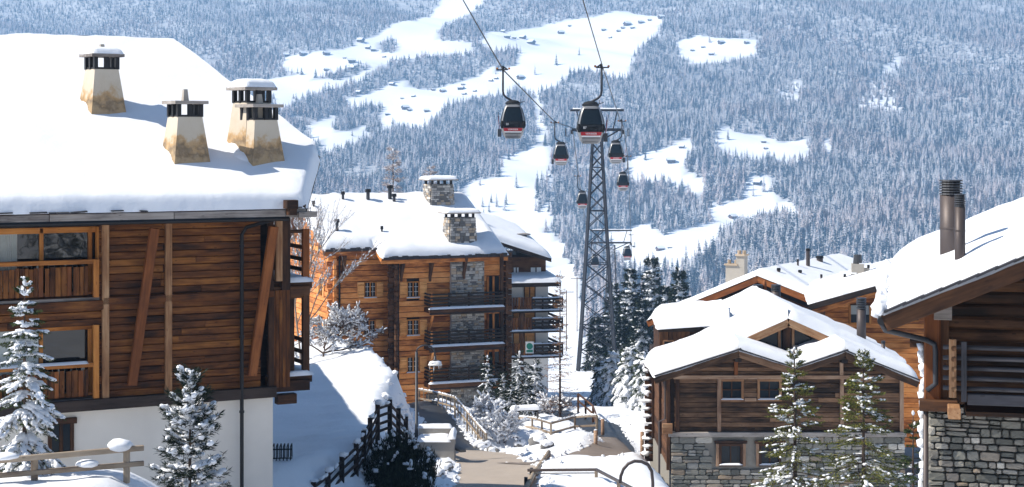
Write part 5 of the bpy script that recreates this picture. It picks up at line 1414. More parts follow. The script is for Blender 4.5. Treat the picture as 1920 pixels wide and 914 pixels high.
# ------------------------------------------------------------------ orange chalet at the right rear
G = Frame(P(1600, 600, 90), -8)
hG = empty('chalet', G.o, G.a, 'orange timber chalet half hidden behind the near right roof', 'house')
f = G.f; rgG = random.Random(6)
e0 = f(1516, 571, -.7); e1 = f(1660, 531, -.7); sl = (e1.z - e0.z) / (e1.x - e0.x); xa = e1.x + 2.0; za = e0.z + (xa - e0.x) * sl
Lg = [(e0.x, -.7, e0.z), (xa, -.7, za), (xa, 9, za), (e0.x, 9, e0.z)]; xb = 2 * xa - e0.x; Rg = [(xa, -.7, za), (xb, -.7, e0.z), (xb, 9, e0.z), (xa, 9, za)]
m = MB(); m.slab(Lg, .16); m.slab(Rg, .16); rG = m.build('roof', M['wood_brown'], hG)
snow_on('snow_cover', rG, Lg, .30, [True, False, True, True], step=.5, amp=.05, out=.05); snow_on('snow_cover', rG, Rg, .30, [True, True, True, False], step=.6)
beam('verge_board', rG, M['wood_black'], (e0.x, -.72, e0.z - .16), (xa, -.72, za - .16), .1, .3); beam('verge_trim', rG, M['wood_orange'], (e0.x + .2, -.6, e0.z - .42), (xa, -.6, za - .46), .1, .26); beam('verge_board', rG, M['wood_black'], (xa, -.72, za - .16), (xb, -.72, e0.z - .16), .1, .3)
zg = e0.z - 7.5
m = MB(); m.prism([(e0.x + .9, .1, zg), (e0.x + .9, .1, e0.z - .1), (xa, .1, za - .4), (xb - .9, .1, e0.z - .1), (xb - .9, .1, zg)], (0, 8, 0)); m.build('core_wall', M['wood_brown'], hG)
ow = (f(1593, 580).x, f(1632, 580).x, f(1612, 607).z, f(1612, 573).z)
k = 0; z = zg
while z < za - .5:
    zc = z + .13; x0_ = e0.x + .9 + max(0, (zc + .35 - e0.z) / sl - .9); x1_ = 2 * xa - x0_
    if ow[2] < zc < ow[3]:
        beam('plank', hG, M['wood_orange'], (x0_, 0, zc), (ow[0], 0, zc), .09, .245); beam('plank', hG, M['wood_orange'], (ow[1], 0, zc), (x1_, 0, zc), .09, .245)
    else: beam('plank', hG, M['wood_orange'], (x0_, rgG.uniform(-.012, .012), zc), (x1_, 0, zc), .09, .245)
    z += .26
w = empty('window'); w.parent = hG
m = MB(); m.b2(ow[0], ow[1], .0, .03, ow[2], ow[3]); m.build('pane', M['glass'], w); m = MB(); m.b2(ow[0] + .05, ow[1] - .05, -.025, -.01, (ow[2] + ow[3]) / 2, ow[3]); m.build('blind', M['curtain'], w)
for x in (ow[0], ow[1], (ow[0] + ow[1]) / 2): beam('frame', w, M['wood_frame'], (x, -.06, ow[2]), (x, -.06, ow[3]), .12, .1, up=(0, 1, 0))
beam('frame', w, M['wood_frame'], (ow[0], -.06, ow[2]), (ow[1], -.06, ow[2]), .1, .1)
# window further right, seen under the near roof
w = empty('window'); w.parent = hG; q0, q1 = f(1698, 590).x, f(1722, 590).x
m = MB(); m.b2(q0, q1, -.07, -.05, f(1710, 601).z, f(1710, 592).z); m.build('pane', M['glass'], w); beam('frame', w, M['wood_frame'], (q0, -.08, f(1710, 602).z), (q1, -.08, f(1710, 602).z), .06, .08)
for (px, py, wd, h, mt, cap) in ((1591, 545, .62, .75, 'concrete', 0), (1608, 530, .72, 1.05, 'concrete', 1), (1622, 528, .5, .75, 'concrete', 0)):
    c = f(px, py, 5.5); o = empty('chimney', c); o.parent = hG; m = MB(); m.frus((0, 0, -1.5), (wd, wd), (wd * .94, wd * .94), h + 1.5); m.build('chimney_stack', M[mt], o)
    if cap:
        m = MB(); m.tube([(0, 0, h), (0, 0, h + .5)], [wd * .36, wd * .30], 12); m.build('chimney_pot', M['metal_dark'], o)
    else:
        for q in (-1, 1): m = MB(); m.box((q * wd * .35, -wd * .3, h + .1), (.14, .14, .2)); m.build('cage_post', M['metal_black'], o)
        m = MB(); m.box((0, 0, h + .24), (wd * 1.35, wd * 1.3, .08)); m.build('cap_slab', M['snow'], o)

M['wood_slate'] = wood('wood_slate', (0.10, 0.095, 0.105), (0.055, 0.053, 0.06), (0.02, 0.019, 0.02), var=.3)
# ------------------------------------------------------------------ near chalet on the right edge
K = Frame(P(1745, 765, 32), -13)
rgK = random.Random(17)
hK = empty('chalet', K.o, K.a, 'near dark log chalet with rubble stone base and log railing at the right edge', 'house')
f = K.f
yv = -1.7
v0 = f(1658, 586, yv); v1 = f(1920, 484, yv); sl = (v1.z - v0.z) / (v1.x - v0.x); xrg = v0.x + 8.2; zrg = v0.z + (xrg - v0.x) * sl
YD = 8.8
Lk = [(v0.x, yv, v0.z), (xrg, yv, zrg), (xrg, YD, zrg), (v0.x, YD, v0.z)]; xo = 2 * xrg - v0.x; Rk = [(xrg, yv, zrg), (xo, yv, v0.z), (xo, YD, v0.z), (xrg, YD, zrg)]
m = MB(); m.slab(Lk, .14); m.slab(Rk, .14); rK = m.build('roof', M['wood_log'], hK)
snow_on('snow_cover', rK, Lk, .46, [True, False, True, True], step=.22, amp=.09, out=.10, sag=.03, rr=.7); snow_on('snow_cover', rK, Rk, .52, [True, True, True, False], step=.8)
beam('verge_board', rK, M['wood_brown'], (v0.x, yv + .02, v0.z - .20), (xrg, yv + .02, zrg - .20), .08, .30); beam('verge_board', rK, M['wood_brown'], (xrg, yv + .02, zrg - .23), (xo, yv + .02, v0.z - .23), .08, .36)
n = 26
for k in range(n):
    q0, q1 = k / n, (k + 1.2) / n; a = Vector((v0.x + (xrg - v0.x) * q0, yv - .06 - rgK.uniform(0, .05), v0.z + (zrg - v0.z) * q0 + .02)); b = Vector((v0.x + (xrg - v0.x) * q1, a.y, v0.z + (zrg - v0.z) * q1 + .02 + .02))
    beam('slate', rK, M['slate'], a, b, .3, .035, ch=0)
# ragged frozen snow along the left eaves
its = []
y = yv
while y < YD:
    its.append(((v0.x - .06 + rgK.uniform(-.05, .05), y, v0.z - .02 + rgK.uniform(-.08, .10)), (0, 1, 0), rgK.uniform(.12, .3), rgK.uniform(.08, .15), rgK.uniform(.1, .22))); y += rgK.uniform(.12, .25)
v, fc = blobs(its, ICO2, .3, 2); link('eaves_snow', np_mesh('eaves_snow', v, fc, True), M['snow'], rK)
m = MB(); m.tube([(v0.x - .05, yv - .02, v0.z - .16), (v0.x - .05, YD, v0.z - .16)], .075, 8); m.build('gutter', M['metal_black'], hK)
# log wall
zw = f(1800, 758).z; xc = f(1742, 700).x
m = MB(); m.prism([(xc + .1, .12, zw - .2), (xc + .1, .12, v0.z + (xc - v0.x) * sl - .25), (xrg, .12, zrg - .3), (xo - .9, .12, v0.z), (xo - .9, .12, zw - .2)], (0, YD - 1.2, 0)); m.build('core_wall', M['wood_black'], hK)
z = zw
while z < zrg - .4:
    zc = z + .115; x0_ = max(xc, v0.x + (zc + .38 - v0.z) / sl)
    if xo - 1 - x0_ > .4: beam('log', hK, M['wood_log'], (x0_, .02 + rgK.uniform(-.015, .015), zc), (min(x0_ + 9, xo - 1), .02, zc), .2, .225, ch=.05)
    z += .235
# stone base
m = MB(); m.b2(xc - .02, xc + 12, .14, YD - 1.2, zw - 5, zw - .02); m.build('stone_core', M['mortar'], hK)
rubble(hK, M['rubble'], xc - .02, xc + 3.6, zw - 2.0, zw - .04, .06, (.075, .20), (.11, .34), rgK, t=.18, gap=.02)
m = MB(); m.b2(xc + 3.6, xc + 12, .04, .14, zw - 5, zw - .05); m.build('stone_face', M['rubble'], hK)
rubble(hK, M['rubble'], .2, 2.6, zw - 2.2, zw - .04, xc - .0, (.14, .3), (.25, .6), rgK, t=.18, side=True)
# corner post, log ends, railing
beam('post', hK, M['wood_red'], (f(1748, 700, -.2).x, -.2, zw - .05), (f(1748, 700, -.2).x, -.2, v0.z + (xc - v0.x) * sl - .25), .30, .26, up=(0, 1, 0), ch=.03)
beam('post', hK, M['wood_brown'], (f(1766, 700, -.1).x, -.1, zw + .1), (f(1766, 700, -.1).x, -.1, v0.z + (xc - v0.x) * sl), .26, .2, up=(0, 1, 0), ch=.03)
beam('beam_end', hK, M['wood_brown'], (xc - .18, -.35, zw + .02), (xc + .5, -.35, zw + .02), .32, .20); beam('beam_end', hK, M['wood_lit'], (f(1788, 740, -.5).x, -1.05, zw - .02), (f(1788, 740, -.5).x, .2, zw - .02), .22, .2)
beam('beam_end', hK, M['wood_grey'], (f(1773, 590, -.8).x - .2, -.3, f(1773, 588, -.6).z), (f(1773, 590, -.8).x + .12, -.3, f(1773, 588, -.6).z), .5, .26)
beam('beam_end', hK, M['wood_brown'], (f(1706, 645, .8).x, .9, f(1715, 645, .8).z), (xc + .1, .9, f(1715, 645, .8).z), .2, .14)
yq = -1.1
zr = [f(1850, p, yq).z for p in (654, 674, 693, 712, 731)]
for z in zr:
    m = MB(); m.tube([(f(1768, 700, yq).x, yq, z + .01), (f(1768, 700, yq).x + 5.5, yq - .02, z - .01)], .042, 10); m.build('rail_log', M['wood_slate'], hK, True)
    m = MB(); m.tube([(f(1788, 700, yq).x, yq - .12, z), (f(1788, 700, yq).x, .1, z)], .05, 10); m.build('rail_log', M['wood_lit'], hK, True)
beam('rail_post', hK, M['wood_lit'], (f(1786, 700, yq).x, yq - .06, zr[-1] - .15), (f(1786, 700, yq).x, yq - .06, f(1786, 636, yq).z), .13, .12, up=(0, 1, 0), ch=.04)
for px, mt in ((1807, 'wood_slate'),): beam('rail_post', hK, M[mt], (f(px, 700, yq).x, yq - .1, f(px, 752, yq).z), (f(px, 700, yq).x, yq - .1, f(px, 640, yq).z), .095, .08, up=(0, 1, 0))
for dx in (2.2, 4.2): beam('rail_post', hK, M['wood_slate'], (f(1807, 700, yq).x + dx, yq - .1, f(1807, 752, yq).z), (f(1807, 700, yq).x + dx, yq - .1, f(1807, 640, yq).z), .095, .08, up=(0, 1, 0))
beam('balcony_beam', hK, M['wood_slate'], (f(1814, 745, yq).x, yq + .02, f(1850, 750, yq).z), (f(1814, 745, yq).x + 5, yq + .02, f(1850, 750, yq).z), .12, .20)
m = MB(); m.b2(f(1810, 745, -.5).x, f(1810, 745, -.5).x + 5, yq + .1, .1, zw - .06, zw + .02); m.build('balcony_floor', M['wood_log'], hK)
# downpipe from the eaves to the corner
pz = f(1752, 641, -.3)
m = MB(); m.tube([(v0.x - .05, yv + .05, v0.z - .2), (v0.x + .02, yv + .1, v0.z - .33), (f(1735, 637, -.4).x, -.4, f(1735, 637, -.4).z), (f(1752, 645, -.36).x, -.36, f(1752, 646, -.36).z), (f(1754, 660, -.36).x, -.36, f(1754, 660, -.36).z), (f(1754, 722, -.36).x, -.36, f(1754, 720, -.36).z), (f(1738, 735, -.3).x, -.34, f(1738, 732, -.3).z)], .05, 10); m.build('downpipe', M['metal_dark'], hK, True)
m = MB(); m.tube([(f(1736, 750, -.2).x, -.2, zw - .1), (f(1736, 750, -.2).x, -.2, zw - 5)], .05, 10); m.build('downpipe', M['pipe_rust'], hK, True)
# snow stuck to the lit corner
its = [((xc - .12 + rgK.uniform(-.04, .04), .3 + rgK.uniform(-.15, .25), zw + 1.0 - k * .13), (0, 1, 0), .14, rgK.uniform(.05, .1), .1) for k in range(34)]
v, fc = blobs(its, ICO1, .3, 7); link('stuck_snow', np_mesh('stuck_snow', v, fc, True), M['snow'], hK)
# flues on the roof
nk = Vector((-sl, 0, 1))
for (px, py, h, r, tp) in ((1783, 467, 1.32, .205, .30), (1800, 474, 1.06, .095, .24)):
    c = K.pl(px, py, (v0.x, 0, v0.z + .5), nk); o = empty('flue_pipe', c); o.parent = hK
    m = MB(); m.tube([(0, 0, -.7), (0, 0, h - tp)], r, 20); m.build('pipe', M['pipe_rust'], o, True)
    m = MB(); m.tube([(0, 0, h - tp), (0, 0, h - .03)], r * .84, 16); m.build('pipe_core', M['metal_black'], o, True)
    for k in range(6):
        z = h - tp + tp * (k + .5) / 6; m = MB(); m.tube([(0, 0, z - tp / 24), (0, 0, z + tp / 24)], [r * 1.08, r * 1.04], 20); m.build('louvre', M['metal_dark'], o)
    m = MB(); m.tube([(0, 0, .38), (0, 0, .41)], r * 1.03, 20); m.build('seam_ring', M['pipe_rust'], o)
# ------------------------------------------------------------------ gondola lift
M['cab_silver'] = plain('cab_silver', (0.25, 0.25, 0.255), 0.35, 0.35, var=.08, spec=.5)
M['cab_dark'] = glass_mat('cab_dark', (0.010, 0.011, 0.013), 0.08)
M['cab_window'] = glass_mat('cab_window', (0.012, 0.018, 0.024), 0.10)
M['cab_red'] = plain('cab_red', (0.42, 0.008, 0.014), 0.4, var=.05, spec=.4)
M['cab_white'] = plain('cab_white', (0.80, 0.79, 0.78), 0.5, var=.04)
M['rubber'] = plain('rubber', (0.010, 0.010, 0.011), 0.8, var=.1)
M['ski_a'] = plain('ski_a', (0.30, 0.04, 0.06), 0.4); M['ski_b'] = plain('ski_b', (0.06, 0.07, 0.25), 0.4); M['ski_c'] = plain('ski_c', (0.6, 0.6, 0.62), 0.4); M['ski_d'] = plain('ski_d', (0.05, 0.05, 0.05), 0.4)
PROF = [(0.0, .50, .60), (.06, .64, .74), (.30, .78, .86), (.75, .93, .98), (1.15, 1.0, 1.04), (1.5, .99, 1.03), (2.0, .88, .95), (2.4, .75, .84), (2.66, .62, .72), (2.76, .50, .58), (2.80, .20, .25)]
def prof(z):
    for (z0, a0, b0), (z1, a1, b1) in zip(PROF[:-1], PROF[1:]):
        if z <= z1:
            t = (z - z0) / (z1 - z0); return a0 + (a1 - a0) * t, b0 + (b1 - b0) * t
    return PROF[-1][1:]
def cab_pt(u, z, off=0.0):
    """point on the cabin skin; u = angle, 0 at the front (-y)"""
    hx, hy = prof(z); e = 0.42; c, s_ = math.cos(u), math.sin(u)
    return ((hx + off) * math.copysign(abs(s_) ** e, s_), -(hy + off) * math.copysign(abs(c) ** e, c), z)
def patch(u0, u1, z0, z1, off, nu=10, nz=6, shape=None):
    vs = []; fs = []
    for j in range(nz + 1):
        z = z0 + (z1 - z0) * j / nz
        for i in range(nu + 1):
            q = -1 + 2 * i / nu; w = 1.0 if shape is None else shape(j / nz)
            vs.append(cab_pt((u0 + u1) / 2 + (u1 - u0) / 2 * q * w, z, off))
    for j in range(nz):
        for i in range(nu): a = j * (nu + 1) + i; fs.append((a, a + 1, a + nu + 2, a + nu + 1))
    m = MB(); m.add(vs, fs); return m
def text_mesh(txt, size):
    cu = bpy.data.curves.new('lettering', 'FONT'); cu.body = txt; cu.size = size; cu.align_x = 'CENTER'; cu.align_y = 'CENTER'; cu.extrude = 0.004
    to = bpy.data.objects.new('lettering', cu); COL.objects.link(to)
    dg = bpy.context.evaluated_depsgraph_get(); me = bpy.data.meshes.new_from_object(to.evaluated_get(dg)); bpy.data.objects.remove(to); return me
TXT = text_mesh('VERBIER', 0.20)
_cab = {}
def gondola(grip, side, label, num=None, skis=0, person=False, tilt=0.0, rz=0.0):
    """grip = where it clamps the rope; side = -1/+1: which way the arm bends up from the roof"""
    g = empty('gondola_cabin', grip, rz, label, 'gondola', 'gondola cabins on the lift')
    dx = -side * 0.80; top = -2.55; zo = top - 2.95
    def put(m, name, mat, parent, smooth=True):
        m.v = [(a + dx, b, c + zo) for a, b, c in m.v]; return m.build(name, mat, parent, smooth)
    n = 40; vs = []; fs = []
    zs_ = [p[0] for p in PROF]
    for z in zs_: vs += [cab_pt(2 * math.pi * k / n, z) for k in range(n)]
    for j in range(len(zs_) - 1):
        for k in range(n): fs.append((j*n + k, j*n + (k+1) % n, (j+1)*n + (k+1) % n, (j+1)*n + k))
    fs.append(tuple(range(n-1, -1, -1))); fs.append(tuple((len(zs_)-1)*n + k for k in range(n)))
    m = MB(); m.add(vs, fs); put(m, 'shell', M['cab_silver'], g)
    for u0, nm in ((0.0, 'front_window'), (math.pi, 'rear_window')):
        put(patch(u0 - .62, u0 + .62, 0.86, 2.52, .014, 14, 10, lambda t: 1.0 - .10 * t), nm, M['cab_dark'], g)
        w = put(patch(u0 - .46, u0 + .46, 1.42, 2.40, .020, 10, 6, lambda t: 1.0 - .12 * t), 'pane', M['cab_window'], g)
    for u0 in (math.pi / 2, -math.pi / 2):
        put(patch(u0 - .60, u0 + .60, 1.05, 2.40, .014, 12, 8), 'door_window', M['cab_dark'], g)
    put(patch(-.60, .60, .60, .85, .016, 12, 2), 'name_band', M['cab_red'], g)
    put(patch(-.56, .56, .50, .585, .016, 12, 1), 'sponsor_band', M['cab_white'], g)
    put(patch(-.56, .56, .40, .43, .014, 12, 1), 'seam', M['rubber'], g); put(patch(-.6, .6, .12, .15, .012, 12, 1), 'seam', M['rubber'], g)
    hy = prof(.72)[1] + .024
    t = link('lettering', TXT, M['cab_white'], g); t.location = (dx, -hy - .006, zo + .725); t.rotation_euler = (R(90), 0, 0); t.scale = (1.15, 1, 1)
    if num:
        t = link('number', text_mesh(num, 0.24), M['cab_white'], g); t.location = (dx - .45, -prof(1.2)[1] - .02, zo + 1.15); t.rotation_euler = (R(90), 0, 0)
    # rubber bumpers at the corners
    for sx in (-1, 1):
        for sy in (-1, 1):
            hx, hy_ = prof(1.1); v, fc = blobs([((dx + sx * hx * .86, sy * hy_ * .86, zo + 1.12), (0, 0, 1), .32, .17, .17)], ICO2, .03, 1); link('bumper', np_mesh('bumper', v, fc, True), M['rubber'], g)
    # suspension: roof dome, bent arm, grip
    m = MB(); m.tube([(0, 0, 2.74), (0, 0, 2.88), (0, 0, 3.02), (0, 0, 3.08)], [.62, .58, .42, .15], 16); put(m, 'roof_mount', M['rubber'], g)
    m = MB(); m.box((0, 0, 2.80), (1.2, 1.3, .05)); put(m, 'roof_rail', M['metal_dark'], g, False)
    m = MB(); m.tube([(.55, 0, 2.86), (.95, 0, 2.98)], .03, 6); m.tube([(.62, -.2, 2.86), (.62, -.2, 3.16)], .03, 6); put(m, 'latch_lever', M['metal_dark'], g)
    m = MB(); pts = [(dx, 0, top - .02), (dx + side * .10, 0, top + .08), (dx + side * .55, 0, top + .34), (dx + side * .74, 0, top + .56), (dx + side * .80, 0, top + .85), (dx + side * .80, 0, -.02)]
    m.tube(pts, .085, 10); m.build('hanger_arm', M['steel'], g, True)
    m = MB(); m.box((dx + side * .8 + side * .05, 0, .0), (.95, .16, .10)); m.build('grip_bar', M['metal_dark'], g)
    m = MB(); m.tube([(-side * .35, 0, .02), (side * .05, 0, .28)], .06, 8); m.build('grip_lever', M['metal_black'], g); m = MB(); m.tube([(-side * .02, -.32, .10), (-side * .02, .32, .10)], .10, 8); m.build('grip_jaw', M['metal_black'], g)
    for k, sx in enumerate((-.46, .5)):
        m = MB(); m.tube([(sx, -.06, .09), (sx, .06, .09)], .09, 10); m.build('grip_roller', M['wood_frame'], g)
    if skis:
        sd = 1 if skis > 0 else -1; hx = prof(.5)[0]
        rk = MB(); rk.box((sd * (hx + .22), .1, .46), (.30, 1.1, .62)); rack = put(rk, 'ski_rack', M['metal_dark'], g, False)
        rs = random.Random(abs(skis) * 7 + (3 if sd > 0 else 0))
        for k in range(abs(skis)):
            y = -.35 + .2 * k; L = rs.uniform(1.2, 1.75); lean = rs.uniform(.10, .34); x = sd * (hx + .20)
            a = Vector((dx + x, y, zo + .5)); b = Vector((dx + x + sd * lean, y + rs.uniform(-.1, .1), zo + .5 + L))
            beam('ski', rack, M[('ski_a', 'ski_b', 'ski_c', 'ski_d')[k % 4]], a, b, .10, .035, up=(1, 0, 0), ch=0)
    if person:
        v, fc = blobs([((dx + .18, -.55, zo + 1.72), (0, 0, 1), .14, .11, .12), ((dx + .15, -.5, zo + 1.3), (0, 0, 1), .34, .26, .2)], ICO2, .04, 4); link('passenger', np_mesh('passenger', v, fc, True), M['ski_a'], g)
    return g
def at(px, py, d): return P(px, py, d)
TD = 245.0
# ropes: measured through the grips
ropeL = [P(868, 0, 117), P(943, 131, 136), P(1040, 229, 222), P(1073, 240, TD), P(1085, 331, 292), P(1103, 452, 385), P(1112, 480, 430), P(1120, 520, 560)]
ropeR = [P(1093, 0, 103), P(1130, 126, 123), P(1163, 226, 225), P(1169, 238, TD), P(1177, 294, 270), P(1183, 441, 378), P(1184, 462, 405), P(1186, 520, 560)]
def extend(r):
    d = (r[0] - r[1]); d = d / abs(d.y); out = [r[0] + Vector((d.x * k, -k, d.z * k + 0.0012 * k * k)) for k in (150, 120, 90, 60, 30)]; return out + r
def rope(pts, label):
    pts = extend(pts); m = MB(); m.tube(pts, [0.042 if p.y < 130 else 0.06 for p in pts], 6); return tag(m.build('haul_rope', M['metal_black'], None, True), label, 'cable', 'ropes of the gondola lift')
rope(ropeL, 'left dark steel rope of the gondola lift running to the lattice pylon'); rope(ropeR, 'right dark steel rope of the gondola lift running to the lattice pylon')
gondola(P(943, 131, 136), -1, 'silver and black gondola cabin hanging leftmost, a passenger behind its window', '50', -4, True)
gondola(P(1128, 127, 123), 1, 'largest silver and black gondola cabin numbered 87 in front of the pylon head', '87', 4)
gondola(P(1040, 231, 222), -1, 'gondola cabin on the left rope between the leftmost cabin and the pylon', None, -2)
gondola(P(1166, 228, 222), 1, 'gondola cabin just below and right of the pylon head', None, 2)
gondola(P(1083, 331, 292), -1, 'gondola cabin low on the left rope beside the pylon shaft', None)
gondola(P(1177, 294, 275), 1, 'second gondola cabin below the pylon head on the right rope', None)
gondola(P(1183, 441, 378), 1, 'small far gondola cabin at the right arm of the distant pylon', None)
gondola(P(1109, 458, 400), -1, 'small far gondola cabin seen through the lattice of the near pylon', None)

def pylon(base, h, wb, wt, head, label, n=12, arm=3.9, steel='steel'):
    t = empty('lift_pylon', base, 0, label, 'pylon', 'pylons of the gondola lift')
    def c(k, z):
        w = wb + (wt - wb) * (z / h) ** 0.9; return Vector(((-1, 1, 1, -1)[k] * w / 2, (-1, -1, 1, 1)[k] * w / 2, z))
    zs_ = [0.0]
    for i in range(n): zs_.append(zs_[-1] + (1.0 - 0.62 * i / n))
    zs_ = [z / zs_[-1] * h for z in zs_]
    ms = .27 if h > 25 else .16
    for k in range(4):
        for z0, z1 in zip(zs_[:-1], zs_[1:]): beam('leg', t, M[steel], c(k, z0), c(k, z1), ms, ms, ch=0)
    for z0, z1 in zip(zs_[:-1], zs_[1:]):
        for k in range(4):
            k2 = (k + 1) % 4; o = .5 * ms
            beam('brace', t, M[steel], c(k, z0), c(k2, z1), ms * .5, ms * .5, ch=0); beam('brace', t, M[steel], c(k2, z0) + Vector((0, 0, .02)), c(k, z1) + Vector((0, 0, .02)), ms * .45, ms * .45, ch=0)
    for zi in range(2, n, 3):
        for k in range(4): beam('brace', t, M[steel], c(k, zs_[zi]), c((k + 1) % 4, zs_[zi]), ms * .5, ms * .5, ch=0)
    if head:
        a = arm
        b = beam('crossarm', t, M[steel], (-a, 0, h + .55), (a, 0, h + .55), .45, .42)
        for sx in (-1, 1):
            beam('head_strut', t, M[steel], (sx * .45, 0, h - 1.1), (sx * a * .82, 0, h + .4), .2, .2)
            # service gantry above
            beam('gantry_post', t, M[steel], (sx * a * .62, 0, h + .6), (sx * a * .80, 0, h + 3.3), .16, .16)
            sh = empty('sheave_train', (sx * a, 0, h + .15)); sh.parent = t
            beam('sheave_beam', sh, M['metal_black'], (0, -1.9, -.1), (0, 1.9, -.1), .16, .30)
            for q in range(8):
                m = MB(); m.tube([(-.09, -1.75 + q * .5, .18), (.09, -1.75 + q * .5, .18)], .23, 12); m.build('sheave', M['metal_black'], sh)
            beam('walkway', sh, M['metal_dark'], (sx * .6, -2.0, -.5), (sx * .6, 2.0, -.5), .5, .08)
            for q in (-1.8, 0, 1.8): beam('guard_post', sh, M['metal_dark'], (sx * .82, q, -.5), (sx * .82, q, .6), .06, .06, up=(0, 1, 0), ch=0)
        beam('gantry', t, M[steel], (-a * 1.05, 0, h + 3.35), (a * 1.05, 0, h + 3.35), .34, .34)
        snow_on('gantry_snow', t, [(-a * .95, -.12, h + 3.52), (a * .95, -.12, h + 3.52), (a * .95, .12, h + 3.52), (-a * .95, .12, h + 3.52)], .16, rr=.12, step=.3, out=.0)
    return t
bz = h1((1119 - 960) / F * TD, TD); zt = P(1120, 243, TD).z - .4
pylon(Vector(((1119.5 - 960) / F * TD, TD, bz - .3)), zt - bz + .1, 5.5, 1.15, True, 'tall grey steel lattice pylon carrying the gondola ropes', 14, 3.67)
p2 = P(1146, 455, 392); gz = p2.z - 24
pylon(Vector((p2.x, p2.y, gz)), 24 - .6, 3.4, 1.6, True, 'distant gondola pylon seen past the near lattice pylon above snowy spruces', 9, 4.55, 'metal_dark')
# ------------------------------------------------------------------ trees and shrubs
def leaf_mat(name, c0, c1, c2, trans=0.0):
    m, nt, b = newmat(name)
    geo = nt.nodes.new('ShaderNodeNewGeometry')
    c = ramp(nt, geo.outputs['Random Per Island'], [(0.0, c0), (0.55, c1), (1.0, c2)])
    nt.links.new(c, b.inputs['Base Color']); b.inputs['Roughness'].default_value = 0.7; b.inputs['Specular IOR Level'].default_value = 0.15
    return m
M['needle'] = leaf_mat('needle', (0.010, 0.018, 0.008), (0.030, 0.050, 0.018), (0.095, 0.125, 0.035))
M['needle_dark'] = leaf_mat('needle_dark', (0.006, 0.010, 0.008), (0.014, 0.024, 0.016), (0.035, 0.05, 0.028))
M['needle_gold'] = leaf_mat('needle_gold', (0.03, 0.045, 0.012), (0.10, 0.12, 0.028), (0.30, 0.27, 0.06))
M['needle_brown'] = leaf_mat('needle_brown', (0.08, 0.035, 0.015), (0.20, 0.09, 0.035), (0.34, 0.19, 0.09))
M['frost_twig'] = leaf_mat('frost_twig', (0.20, 0.15, 0.13), (0.42, 0.37, 0.37), (0.75, 0.72, 0.74))
M['bark'] = plain('bark', (0.075, 0.05, 0.038), 0.9, var=.4, bmp=.4)
M['bark_pale'] = plain('bark_pale', (0.34, 0.27, 0.22), 0.9, var=.45, scale=9, bmp=.3)
M['twig'] = leaf_mat('twig', (0.05, 0.03, 0.022), (0.10, 0.06, 0.045), (0.22, 0.15, 0.11))

